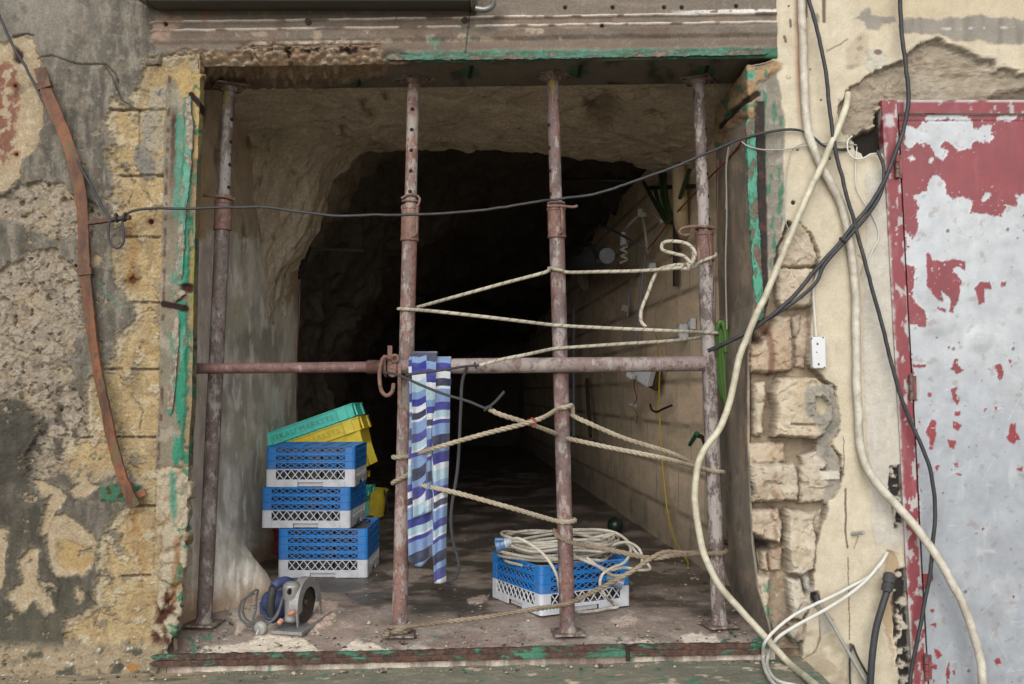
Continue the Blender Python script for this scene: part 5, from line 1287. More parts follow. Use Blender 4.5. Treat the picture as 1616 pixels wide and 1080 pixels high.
# ================================================================= SHUTTER BOX ABOVE
sb = thing('shutter_box', W(498, 0, -.08), "dark grey metal shutter box along the top edge, above the lintel", 'shutter box')
M_BOX = flat_mat("grey_shutter_metal", C(84, 82, 74), .6, .2, var=.2, scale=14, dirt=C(70, 66, 56), stretch=(.3, 1, 1))
z0 = W(500, 4, -.12)[2]; x0_, x1_ = W(236, 10, -.1)[0], W(742, 10, -.1)[0]
m = MB(); sec = [(-.006, z0 + .012), (-.105, z0), (-.125, z0 + .006), (-.128, z0 + .03), (-.128, z0 + .23), (-.10, z0 + .27), (-.006, z0 + .30)]
ys_ = [[y, z] for y, z in sec]
m.prism(ys_, (x0_, 0, 0), (0, 1, 0), (0, 0, 1), (x1_ - x0_, 0, 0)); m.build('casing', M_BOX, sb, bevel=.004)
m = MB(); m.prism([(-.006, z0 + .012), (-.11, z0 - .001), (-.134, z0 + .02), (-.134, z0 + .24), (-.006, z0 + .31)], (x0_ - .004, 0, 0), (0, 1, 0), (0, 0, 1), (-.045, 0, .02)); m.build('end_cap', M_BOX, sb, bevel=.004)
m = MB(); m.prism([(-.006, z0 + .008), (-.10, z0 - .012), (-.136, z0 + .004), (-.136, z0 + .25), (-.006, z0 + .31)], (x1_ + .002, 0, 0), (0, 1, 0), (0, 0, 1), (.022, 0, 0)); m.build('end_cap', flat_mat("bare_shutter_metal", C(120, 116, 106), .5, .3, var=.25, scale=30), sb, bevel=.004)
m = MB(); m.tube([np.array([x1_ + .02, -.10, z0 - .014]), np.array([x1_ + .05, -.10, z0 - .02]), np.array([x1_ + .078, -.09, z0 - .004]), np.array([x1_ + .085, -.07, z0 + .02])], .012, 10); m.build('shutter_hook', flat_mat("worn_steel", C(150, 148, 144), .4, .7, var=.2), sb)

# ================================================================= THE RED METAL DOOR
door = thing('metal_door', W(1520, 1085, -.03), "red metal door with paint peeled off to bare grey metal, on the right", 'door')
DY = -.012
fx = piecewise([(150, 1391), (370, 1402), (560, 1412), (700, 1420), (880, 1429), (1060, 1439), (1200, 1447)])
M_DOOR = relief_mat("peeling_door_paint", 220, var=.05, spec=.5)
RED = C(140, 54, 62); SIL = C(196, 198, 200)
top_z = W(1400, 158, DY)[2]; bot_z = -.10
dz = steps((bot_z, top_z, 640))
dpy = np.array([proj(np.array([0., DY, z]))[1] for z in dz])
# outer frame: stile and head, as relief over a box
def frame_piece(name, px_l, px_r, py_lo, py_hi, nx, seed, yy=DY, t=.045, head=False):
    zt_, zb_ = (W(1450, py_lo, yy)[2], W(1450, py_hi, yy)[2])
    zz = steps((zb_, zt_, max(8, int((zt_ - zb_) / .0035)))); pp = np.array([proj(np.array([0., yy, z]))[1] for z in zz])
    xl = np.array([W(px_l(p), p, yy)[0] for p in pp]); xr = np.array([W(px_r(p), p, yy)[0] for p in pp])
    f = np.concatenate([[0] * 4, np.linspace(0, 1, nx), [1] * 4]); dep = np.concatenate([np.linspace(t, .002, 4), np.zeros(nx), np.linspace(.002, t, 4)])
    P = np.zeros((len(zz), len(f), 3)); P[..., 0] = xl[:, None] + (xr - xl)[:, None] * f[None]; P[..., 1] = yy + dep[None]; P[..., 2] = zz[:, None]
    R = Relief(P, seed=seed, freq=.05); X, Y = R.X, R.Y
    R.c[:] = RED; R.mix(ss(-.1, .5, R.n(.02, 4, 1)) * .4, C(126, 56, 64)); R.mix(ss(.0, .5, R.n(.06, 4, 2, sx=1, sy=.4)) * .4, C(168, 104, 106))
    wear = R.n(.06, 5, 3, sx=1.3, sy=.6) + .25 * ss(0.55, 1.0, np.abs(f * 2 - 1))[None] * (not head)
    k = ss(.25, .32, wear + .18 * ss(700, 950, Y)); R.mix(k * .9, C(190, 186, 184)); R.h -= k * .0006
    k = ss(6, 0, X - (xl[:, None] * 0 + px_l(Y)) + 4 * R.wx) * ss(200, 230, Y) * (not head); R.mix(k * ss(-.3, .2, R.n(.04, 4, 4)) * .8, C(196, 190, 186))
    k = ss(.1, .4, R.n(.015, 4, 5)) * ss(270, 200, Y) * ss(8, 2, np.abs(X - px_l(Y) - 3)); R.mix(k * .5, C(70, 50, 50))
    if head:
        R.mix(ss(5, 2, Y - 158) * ss(-.4, .0, R.n(.03, 4, 7)) * .8, C(206, 196, 194)); R.mix(ss(3, -3, R.sd([(1402, 163), (1412, 162), (1414, 172), (1404, 174)], 5)), C(180, 170, 166))
    R.mix(ss(3, -3, R.sd([(1396, 182), (1407, 180), (1411, 200), (1398, 200)], 6)), C(196, 190, 190))
    R.r[:] = .55; R.b[:] = .25; R.h += .0007 * R.n(.02, 3, 8)
    return R.build(name, M_DOOR, door)
frame_piece('frame_stile', fx, lambda p: fx(p) + 24, 158, 1150, 14, 31)
frame_piece('frame_head', lambda p: 1416 + 0 * p, lambda p: 1790 + 0 * p, 158, 179, 120, 33, head=True)
frame_piece('frame_stile', lambda p: 1740 + 0 * p, lambda p: 1764 + 0 * p, 180, 1150, 8, 35)
# the leaf
yy = DY + .016
zt_ = W(1450, 182, yy)[2]; zz = steps((-.40, zt_, 660)); pp = np.array([proj(np.array([0., yy, z]))[1] for z in zz])
xl = np.array([W(fx(p) + 26, p, yy)[0] for p in pp]); 
off = np.concatenate([np.linspace(0, .52, 190), np.linspace(.54, .78, 20)])
P = np.zeros((len(zz), len(off) + 4, 3)); P[:, 4:, 0] = xl[:, None] + off[None]; P[:, :4, 0] = xl[:, None]; P[..., 1] = yy; P[:, :4, 1] = yy + np.linspace(.03, .002, 4)[None]; P[..., 2] = zz[:, None]
R = Relief(P, seed=37, freq=.045); X, Y = R.X, R.Y
R.c[:] = RED; n1 = R.n(.01, 5, 1); R.mix(ss(-.1, .5, n1) * .5, C(124, 46, 54)); R.mix(ss(.1, .5, R.n(.03, 4, 2, sx=2, sy=.4)) * .3, C(158, 84, 90)); R.mix(ss(560, 760, Y) * .8, C(150, 40, 44))
peel = [c6((635, 580), (650, 555), (700, 580), (720, 548), (760, 545), (850, 548), (940, 545), (960, 575), (1000, 555), (1040, 565), (1040, 630), (1000, 640), (960, 630), (940, 665), (890, 678), (830, 640), (800, 660), (850, 690), (820, 712), (780, 690), (760, 650), (700, 640), (680, 668), (650, 650)),
        c6((735, 525), (760, 512), (900, 514), (935, 540), (735, 542)), c6((1050, 535), (1080, 518), (1155, 518), (1155, 540), (1080, 542)), c6((665, 705), (690, 705), (688, 718), (668, 718)), c6((755, 712), (775, 708), (772, 722), (757, 724)),
        c6((1000, 870), (1030, 870), (1025, 890), (1005, 900), (990, 895)),
        c6((690, 880), (740, 850), (765, 790), (800, 790), (830, 830), (830, 870), (870, 888), (905, 878), (950, 905), (940, 950), (990, 960), (1080, 972), (1090, 920), (1150, 925), (1145, 880), (1182, 875), (1400, 870), (1400, 1090)) + c8((1600, 1200), (740, 1200), (720, 1050), (720, 600), (712, 480), (715, 300), (705, 120), (700, 0)) + c7((690, 860), (685, 700), (680, 620), (668, 560), (664, 450), (740, 478), (735, 400), (700, 370), (680, 300), (690, 210), (650, 180), (655, 100), (650, 40), (690, 70)) + c6((690, 1060), (660, 1030), (700, 1060), (705, 1000), (690, 960), (710, 930), (695, 900))]
d = np.full(X.shape, 999.)
for p in peel: d = np.minimum(d, R.sd(p, 7))
reds = [c7((740, 150), (750, 130), (770, 170), (820, 180), (870, 165), (920, 180), (915, 210), (880, 200), (860, 215), (900, 260), (890, 340), (870, 380), (865, 415), (845, 400), (850, 345), (810, 310), (820, 360), (790, 345), (745, 290)), c7((955, 300), (985, 270), (1030, 268), (1035, 300), (1005, 300), (1000, 360), (975, 372), (968, 320)), c7((1080, 268), (1103, 268), (1100, 285), (1080, 293)), c7((795, 385), (835, 388), (830, 405), (800, 398)),
        c7((850, 660), (870, 618), (885, 620), (885, 645), (915, 665), (880, 682), (870, 670)), c7((1050, 645), (1075, 640), (1090, 665), (1085, 700), (1070, 710)), c7((855, 750), (885, 735), (885, 750), (872, 765), (895, 800), (880, 825), (860, 795)), c7((870, 850), (895, 848), (895, 872), (872, 872)), c7((860, 890), (900, 910), (885, 935), (862, 925)), c7((735, 945), (765, 885), (785, 890), (785, 950), (770, 1020), (752, 1020), (760, 975)), c7((838, 975), (875, 985), (865, 1020), (845, 1015)), c7((1105, 970), (1120, 903), (1145, 903), (1145, 940), (1165, 975), (1130, 1000)), c7((680, 640), (745, 640), (735, 655), (685, 650)), c7((750, 765), (768, 768), (765, 788), (752, 785)), c7((1040, 825), (1060, 830), (1055, 845)), c7((830, 555), (848, 560), (842, 575)), c7((785, 515), (793, 520), (788, 535)), c7((1020, 660), (1032, 660), (1030, 672)),
        c8((715, 580), (770, 580), (775, 610), (750, 650), (720, 660)), c8((780, 920), (800, 925), (815, 950), (790, 965)), c8((760, 815), (785, 805), (790, 825)), c8((830, 1010), (848, 970), (850, 1050), (838, 1080)), c8((1045, 970), (1070, 960), (1078, 985), (1055, 990)), c8((865, 90), (885, 85), (890, 110), (870, 105)), c8((870, 135), (900, 135), (895, 143)), c8((785, 100), (800, 100), (790, 125)), c8((988, 378), (1000, 380), (996, 392)), c8((812, 215), (825, 218), (818, 228)), c8((1150, 115), (1175, 100), (1172, 130)), c8((1128, 680), (1142, 685), (1135, 695)), c8((855, 1020), (875, 1015), (870, 1040)), c8((750, 745), (775, 745), (770, 760)), c8((760, 980), (795, 990), (790, 1010), (765, 1010)), c8((840, 930), (848, 930), (845, 945)), c8((770, 1060), (780, 1060), (778, 1085), (768, 1085)),c7((1110, 620), (1125, 620), (1120, 635)), c7((1000, 835), (1012, 838), (1005, 848))]
dr = np.full(X.shape, 999.)
for p in reds: dr = np.minimum(dr, R.sd(p, 3))
fl = R.n(.12, 4, 51, gain=.7); fl2 = R.n(.035, 5, 52, gain=.65); d = d + 2.2 * fl + 6 * fl2; dr = dr + 2 * fl + 2.5 * fl2
bare = ss(.9, -.9, d) * ss(-.8, .8, dr)
bare = np.maximum(bare, ss(14, 2, d) * ss(.42, .45, R.n(.15, 3, 53)) * (d < 16))
bare = bare * (1 - ss(-12, -2, d) * ss(.46, .5, R.n(.14, 3, 54))); sp_ = R.n(.11, 3, 41); bare = bare * (1 - ss(.56, .6, sp_) * ss(250, 340, Y)); bare = np.maximum(bare, ss(.6, .63, R.n(.1, 3, 42)) * (Y > 240) * .9)
n2 = R.n(.006, 5, 43); n3 = R.n(.02, 5, 44, sx=2.0, sy=.5); n4 = R.n(.02, 5, 45)
S_c = np.zeros(R.c.shape); S_c[:] = C(192, 196, 200)
def mx(k, c): 
    global S_c
    k = np.clip(k, 0, 1)[..., None]; S_c = S_c * (1 - k) + np.asarray(c) * k
mx(ss(500, 760, Y) * .75, C(168, 174, 182)); mx(ss(.0, .5, n2) * .5, C(206, 208, 210)); mx(ss(.05, .5, -n2) * .45, C(160, 166, 174)); mx(ss(.1, .5, n3) * .4, C(212, 213, 214)); mx(ss(.2, .5, -n4) * .35, C(150, 156, 164))
mx(ss(.45, .6, R.n(.05, 4, 46, sx=.3, sy=1.6)) * .5, C(220, 222, 224))
k = bare[..., None]; R.c = R.c * (1 - k) + S_c * k
scr = np.zeros(X.shape); rs_ = random.Random(3)
for _ in range(46):
    x_, y_ = rs_.uniform(1430, 1616), rs_.uniform(300, 1070); a_ = rs_.gauss(.1, .9); l_ = rs_.uniform(6, 50); scr = np.maximum(scr, ss(.9, .2, line_d(X, Y, [(x_, y_), (x_ + l_ * math.cos(a_), y_ + l_ * math.sin(a_))])) * rs_.uniform(.3, .9))
R.mix(scr * bare * .6, C(222, 224, 226)); R.mix(scr * (1 - bare) * .5, C(176, 130, 132))
R.mix(bare * ss(.1, .35, R.n(.018, 5, 55)) * .25, C(150, 150, 152)); R.mix(bare * ss(.28, .42, R.n(.05, 4, 56)) * .4, C(150, 132, 120)); R.mix((1 - bare) * ss(.05, .3, R.n(.02, 5, 57, sx=2, sy=.5)) * .35, C(112, 50, 56))
rim_ = ss(2.2, .6, np.abs(d + 1.5)) * bare; R.mix(rim_ * .35, C(214, 208, 208))
R.h = .0009 * (1 - bare) + .003 * R.n(.004, 2, 47) + .0018 * R.n(.012, 3, 48); R.r[:] = .5; R.lerp('r', bare, .46); R.m = bare * .25; R.b[:] = .12
# the folded seam under the head and the screws
R.h += ss(1.2, .4, np.abs(Y - 191.5)) * -.002; R.h += .0015 * (Y < 191)
for hx_, hy_ in ((1494, 188), (1495, 364), (1589, 362), (1504, 550), (1598, 550), (1523, 933), (1528, 1058)):
    dd = np.hypot(X - hx_, Y - hy_); R.mix(ss(3.4, 2.4, dd) * .8, C(110, 104, 104)); R.h += ss(3.2, 2, dd) * .002
k = ss(28, 8, np.hypot((X - 1545), (Y - 535) * 1.1)); R.h += .004 * k; k = ss(34, 8, np.hypot((X - 1474) / 1.4, (Y - 512) * 1.6)); R.h += .003 * k
R.build('door_leaf', M_DOOR, door)
for hp in ((1416, 262), (1438, 612), (1462, 1054)):
    m = MB(); c0 = W(hp[0], hp[1], DY - .012)
    m.cyl(c0 + np.array([0, 0, -.045]), c0 + np.array([0, 0, -.014]), .0085, n=14); m.cyl(c0 + np.array([0, 0, -.012]), c0 + np.array([0, 0, .012]), .0085, n=14); m.cyl(c0 + np.array([0, 0, .014]), c0 + np.array([0, 0, .045]), .0085, n=14)
    m.box(c0 + np.array([.012, .010, 0]), (.022, .006, .088)); m.cyl(c0 + np.array([0, 0, .045]), c0 + np.array([0, 0, .052]), .005, n=10)
    m.build('hinge', chipped_mat("hinge_paint", C(140, 64, 66), C(120, 100, 92), C(84, 66, 60), .5), door, bevel=.001)

# ================================================================= LEFT: THE BENT IRON STRIP
M_RUSTIRON = prop_mat("orange_rust_iron", C(138, 88, 58), C(84, 54, 42), C(98, 92, 60), .3, .12)
st = thing('bent_iron_strip', W(212, 795, -.03), "long bent rusty iron strip fixed down the stone wall on the left", 'iron strip')
cl = [(63, 108), (72, 140), (84, 172), (100, 208), (114, 248), (124, 290), (130, 330), (132, 375), (134, 420), (138, 460), (142, 500), (148, 545), (156, 592), (166, 640), (176, 690), (188, 735), (202, 775), (214, 800)]
P_ = spline([W(a, b, -.035 - .012 * math.sin(i * .5)) for i, (a, b) in enumerate(cl)], .010)
T_ = np.gradient(P_, axis=0); T_ /= np.linalg.norm(T_, axis=1, keepdims=True)
rings = []
for i in range(len(P_)):
    sdv = np.cross(T_[i], [0, -1, 0]); sdv /= np.linalg.norm(sdv); f = i / len(P_)
    w = .0205 + .003 * gnoise(np.array([f * 14.]), np.array([.5]))[0]; tw_ = .35 * math.sin(f * 5 + 1); t_ = .008
    o_ = np.array([0, -1., 0]); a_ = sdv * math.cos(tw_) + o_ * math.sin(tw_); b__ = -sdv * math.sin(tw_) + o_ * math.cos(tw_)
    e1 = .0022 * gnoise(np.array([f * 60.]), np.array([3.5]))[0]; e2 = .0022 * gnoise(np.array([f * 60.]), np.array([9.5]))[0]
    rings.append(P_[i] + np.array([a_ * (w + e1) + b__ * t_ * .7, a_ * (w + e1) - b__ * t_ * .6, -a_ * (w + e2) - b__ * t_ * .6, -a_ * (w + e2) + b__ * t_ * .7, b__ * t_]))
m = MB(); m.ring_sweep(rings); m.build('strip', M_RUSTIRON, st, bevel=.001)
for i_ in (int(len(P_) * .045), int(len(P_) * .47)):
    m = MB(); sdv = np.cross(T_[i_], [0, -1, 0]); m.bar(P_[i_] - T_[i_] * .014, P_[i_] + T_[i_] * .014, .052, .024, (0, -1, 0)); m.build('clamp_band', M_RUSTIRON, st, bevel=.002)
m = MB(); m.bar(W(140, 352, -.045), W(206, 343, -.05), .016, .022, (0, -1, 0)); m.build('bracket', M_RUSTIRON, st, bevel=.002)
m = MB(); m.bar(W(206, 786, -.02), W(230, 776, -.012), .028, .012, (0, -1, 0)); m.build('foot_tab', M_RUSTIRON, st, bevel=.002)

# ================================================================= CABLES AND BOXES OUTSIDE
M_BLACK = flat_mat("black_cable", (.022, .022, .024), .6, var=.3, scale=60, bmp=.15, dirt=C(110, 104, 96), dirt_amt=.35)
M_CREAM = flat_mat("cream_cable", C(220, 214, 198), .6, var=.16, scale=34, bmp=.25, dirt=C(128, 108, 90), dirt_amt=.75)
M_HOSE = flat_mat("old_cream_hose", C(218, 212, 188), .55, var=.15, scale=28, bmp=.25, dirt=C(138, 124, 98), dirt_amt=.75)
M_WHITE = flat_mat("white_cable", C(222, 220, 212), .45, var=.08, scale=40, bmp=.05, dirt=C(150, 140, 124), dirt_amt=.35)
M_GREYC = flat_mat("grey_cable", C(170, 168, 162), .5, var=.12, scale=40, bmp=.05)

def gr(px, py): return (px, py, G(px, py, -.058)[1])
def cable(name, mat, r, pts, label, y=-.03, n=10, cat='cable', extra=None):
    m = MB(); P_ = [W(p[0], p[1], p[2] if len(p) > 2 else y) for p in pts]
    m.tube(P_, r, n, step=.010, wob=.005 if r > .004 else .004)
    if extra: extra(m)
    o = m.build(name, mat if isinstance(mat, list) else [mat])
    tag(o, label, cat); return o
cable('cable', M_CREAM, .0155, [(1262, -70), (1265, 0), (1267, 60), (1269, 130), (1275, 205), (1288, 245), (1308, 285), (1330, 330), (1342, 390), (1349, 450), (1351, 540), (1354, 640), (1359, 712), (1375, 752, -.05), (1410, 792, -.06), (1450, 838, -.075), (1488, 895, -.08), (1520, 955, -.08), (1540, 1010, -.08), (1549, 1060, -.08), (1552, 1130, -.08), (1550, 1220, -.08)], "thickest cream cable hanging down the plaster and sweeping across the red door", -.022)
cable('hose', M_HOSE, .0125, [(1338, 148, .0), (1336, 165, -.02), (1322, 205), (1300, 255), (1270, 318), (1240, 390), (1212, 458), (1185, 518), (1168, 560), (1158, 605, -.04), (1150, 640, -.04), (1136, 676, -.04), (1110, 712, -.05), (1099, 745, -.055), (1097, 782, -.06), (1102, 835, -.06), (1116, 888, -.06), (1138, 928, -.065), (1172, 966, -.07), (1205, 1003, -.085), gr(1240, 1042), gr(1268, 1066), gr(1300, 1092), gr(1350, 1130)], "old pale yellow hose leaving the wall beside the hole and drooping past the right prop", -.045, cat='hose')
cable('cable', M_BLACK, .0072, [(1262, -60), (1276, 0), (1290, 50), (1301, 100), (1309, 170), (1317, 230), (1330, 285), (1348, 350), (1368, 425), (1388, 500), (1404, 560), (1418, 615), (1435, 662, -.05), (1455, 705, -.055), (1470, 752, -.06), (1475, 805, -.06), (1471, 870, -.06), (1464, 925, -.06), (1452, 990, -.06), (1440, 1050, -.06), (1432, 1110, -.06), (1425, 1220, -.06)], "slim black cable hanging from the top and curving down over the red door", -.052)
def second(m):
    m.tube([W(1385, 238, -.035), W(1394, 262, -.04), W(1392, 300, -.045), W(1372, 336, -.05), W(1340, 374, -.05), W(1300, 420, -.05), W(1290, 443, -.05), W(1272, 462, -.05), W(1240, 486, -.045), W(1205, 508, -.03), W(1165, 532, .0), W(1125, 553, .06)], .0068, 8)
    m.torus(W(1330, 380, -.05), (.7, 0, .7), .012, .0055, 14, 8)
cable('cable', M_BLACK, .0078, [(1416, -60), (1420, 0), (1424, 60), (1430, 110), (1434, 150), (1428, 195), (1414, 240), (1398, 280), (1376, 318), (1350, 352), (1318, 392), (1284, 430), (1254, 466), (1220, 496), (1188, 520, -.02), (1150, 540, .02), (1118, 553, .07)], "pair of thick black cables bound together from door corner to right prop", -.048, extra=second)
def loopx(m):
    m.torus(W(184, 344, -.06), (1, 0, .15), .014, .005, 16, 8); m.torus(W(197, 343, -.06), (1, 0, -.15), .014, .005, 16, 8)
    m.tube([W(173, 345, -.055), W(171, 365, -.06), W(174, 384, -.06), (W(185, 392, -.06)), W(194, 386, -.06), W(195, 368, -.06), W(192, 345, -.055)], .0046, 8)
cable('cable', M_BLACK, .0050, [(-60, -90), (0, 28), (22, 75), (52, 128), (84, 190), (112, 238), (142, 290), (165, 332), (178, 346, -.06), (192, 345, -.06), (204, 335, -.055), (225, 330, -.05), (280, 329, -.05), (345, 328, -.02), (420, 328), (470, 334), (520, 340), (580, 340), (650, 339, -.01), (715, 336), (790, 328), (850, 318), (880, 315, -.01), (940, 306), (1000, 287), (1060, 265), (1120, 240), (1180, 216, -.01), (1225, 207, -.02), (1262, 206, -.02), (1284, 218, -.02), (1300, 230, -.02), (1322, 236, -.02), (1346, 234, .01)], "thin black cable strung right across the opening from the rusty bracket", -.045, extra=loopx)
cable('wire', M_GREYC, .0026, [(1146, 330, .2), (1147, 260, .15), (1158, 226, .05), (1168, 222, .0), (1180, 231, -.012), (1200, 236, -.014), (1240, 236, -.014), (1290, 227, -.016), (1325, 224, -.016), (1352, 230, -.01)], "thin grey wire crossing the cement band from the timber to the dark hole", cat='wire')
cable('wire', M_WHITE, .0030, [(1345, 215, -.01), (1338, 222, -.02), (1338, 238, -.02), (1348, 250, -.02), (1362, 250, -.02), (1376, 243, -.02), (1390, 246, -.02)], "short looped white wire at the edge of the dark hole beside the door", cat='wire')
cable('wire', M_WHITE, .0020, [(1352, 232, -.012), (1350, 270, -.012), (1352, 296), (1362, 318), (1376, 340), (1386, 362), (1386, 378), (1377, 395), (1366, 425), (1361, 440)], "hair-thin white wire hanging below the dark hole beside the red door", -.012, cat='wire')
cable('wire', M_GREYC, .0016, [(1270, 226, -.012), (1252, 234), (1244, 260), (1239, 310), (1240, 350), (1250, 372), (1268, 395), (1292, 410)], "very fine grey wire looping down the cream plaster past the drill hole", -.012, cat='wire')
jb = thing('junction_box', W(1291, 583, -.02), "white plastic junction box on a thin white cable, on the cream plaster", 'junction box')
M_WPL = flat_mat("white_plastic", C(220, 220, 222), .4, var=.05, scale=30, bmp=.02, dirt=C(150, 146, 140), dirt_amt=.25)
m = MB(); ca, cb_ = W(1290, 532, -.016), W(1291.5, 582, -.016); m.bar(ca, cb_, .052, .030, (0, -1, 0)); m.build('case', M_WPL, jb, bevel=.004)
MSC = flat_mat("dark_screw", C(70, 68, 66), .5)
for px_, py_, r_ in ((1290, 543, .004), (1289, 556, .0025), (1292, 575, .004), (1281, 534, .0028), (1299, 533, .0028), (1283, 581, .0028), (1301, 580, .0028)):
    m = MB(); m.cyl(W(px_, py_, -.0300), W(px_, py_, -.0326), r_, n=12); m.build('screw', MSC, jb)
m = MB(); m.tube([W(1345, 352, -.03), W(1330, 378, -.03), W(1304, 408, -.03), (W(1290, 432, -.028)), W(1284, 456, -.024), W(1285, 490, -.018), W(1288, 531, -.016)], .0042, 8); m.build('lead', M_WHITE, jb)
def w2(m): m.tube([W(1398, 876, -.01), W(1392, 886, -.03), W(1368, 915, -.05), W(1338, 940, -.06), W(1296, 966, -.08), W(1252, 990, -.09), W(1226, 1008, -.1), W(*gr(1212, 1036)), W(*gr(1214, 1060)), W(*gr(1230, 1076)), W(*gr(1262, 1084)), W(*gr(1290, 1100))], .0062, 8)
cable('cable', M_WHITE, .0062, [(1400, 873, .0), (1394, 884), (1374, 908), (1345, 925), (1306, 945, -.06), (1262, 966, -.08), (1228, 990, -.09), (1209, 1012, -.1), gr(1204, 1036), gr(1208, 1058), gr(1220, 1078), gr(1250, 1098)], "two looped white cables coming out of the wall and drooping to the ground, bottom right", -.03, extra=w2)
def tube_ends(m): m.cyl(W(1288, 941, -.012), W(1292, 952, -.03), .012, .009, 10, 1)
cable('conduit', [M_GREYC, M_BLACK], .0066, [(1290, 946, -.02), (1300, 962), (1325, 1006), (1352, 1052), (1385, 1105), (1430, 1200)], "straight thin grey conduit slanting down from a black hole in the plaster", -.035, cat='conduit', extra=tube_ends)
cable('cable', M_BLACK, .0034, [(1346, 1018, -.012), (1342, 1030), (1341, 1060), (1344, 1100), (1348, 1200)], "thin black cable hanging near the bottom, beside the slanting grey conduit", -.014, extra=lambda m: (m.tube([W(1346, 1018, -.012), W(1352, 1034, -.014), W(1366, 1060, -.014), W(1385, 1095, -.014), W(1420, 1180, -.014)], .0040, 8), m.cyl(W(1343, 1018, -.004), W(1343, 1018, -.022), .006, n=10)))
pc = thing('power_cable', W(1375, 1080, -.05), "thick black power cable with a black rubber end, beside the foot of the door", 'power cable')
m = MB(); m.tube([W(1401, 930, -.05), W(1392, 958, -.055), W(1383, 990, -.055), (W(1377, 1030, -.055)), W(1374, 1070, -.055), W(1372, 1120, -.055), W(1372, 1210, -.055)], .0125, 12); m.build('cable', flat_mat("rubber_cable", (.030, .030, .034), .55, var=.2), pc)
m = MB(); m.lathe(W(1399, 934, -.05), W(1405, 903, -.048), [(0, .013), (.05, .020), (.35, .021), (.36, .0185), (.5, .0185), (.52, .0225), (.85, .0215), (.97, .014), (1, .004)], 18); m.build('rubber_cap', flat_mat("dusty_rubber", (.035, .034, .034), .7, var=.4, scale=50), pc)
m = MB(); m.lathe(W(1345, 843, -.004), W(1363, 841, -.055), [(0, .0065), (.85, .0065), (.86, .008), (1, .008)], 12); o = m.build('wall_plug', M_GREYC); tag(o, "grey plastic wall plug sticking out of the cream plaster", "wall plug")
for (px_, py_, lab) in ((486, 34, "dark round fixing on the lintel band, above the left half of the opening"), (733, 31, "small round bolt on the lintel band near the end of the shutter box")):
    m = MB(); c0 = W(px_, py_, -.012); m.lathe(c0 + np.array([0, .010, 0]), c0 + np.array([0, -.006, 0]), [(0, .013), (.6, .012), (.62, .007), (1, .006)], 14); o = m.build('anchor_bolt', flat_mat("rusted_anchor", C(66, 52, 46), .7, var=.4)); tag(o, lab, "bolt")
# ================================================================= CRATES
def plastic(name, rgb, rough=.45, dirt=C(130, 122, 110), amt=.55):
    return flat_mat(name, rgb, rough, var=.12, scale=30, bmp=.12, dirt=dirt, dirt_amt=amt)
M_BLUE = plastic("blue_plastic", C(24, 118, 196, .8)); M_GREYP = plastic("grey_plastic", C(200, 202, 208, .8), .5, C(130, 122, 112), .35)
M_YEL = plastic("yellow_plastic", C(226, 204, 66, .9), .4, C(170, 150, 80), .35); M_TEAL = plastic("teal_plastic", C(84, 204, 188, .95), .4, C(120, 170, 160), .3); M_REDP = plastic("red_plastic", C(150, 44, 44))
M_DIV = plastic("grey_divider", C(92, 94, 100), .5)
BASE_H, TIER_H, CW = .085, .0375, .435

def lattice(m, a, b, h0, h1, n, t=.0030, mi=0, inward=(0, 1, 0)):
    """crossed diagonal bars between two corners of a side, from height h0 to h1"""
    a = np.asarray(a, float); b = np.asarray(b, float); d = b - a; L = np.linalg.norm(d); d /= L
    cell = L / n; hh = h1 - h0; up = np.array([0, 0, 1.0]); nrm = np.asarray(inward, float)
    for k in range(-1, n + 1):
        for sgn in (1, -1):
            u0 = (k + (0 if sgn > 0 else 1)) * cell; u1 = u0 + sgn * cell * 1.0
            f0, f1 = 0.0, 1.0
            p0u, p1u = u0, u1
            if min(p0u, p1u) < -1e-6 or max(p0u, p1u) > L + 1e-6: continue
            p0 = a + d * p0u + up * h0; p1 = a + d * p1u + up * h1
            m.bar(p0 + nrm * (.0006 if sgn > 0 else 0), p1 + nrm * (.0006 if sgn > 0 else 0), t, t, nrm, mi)

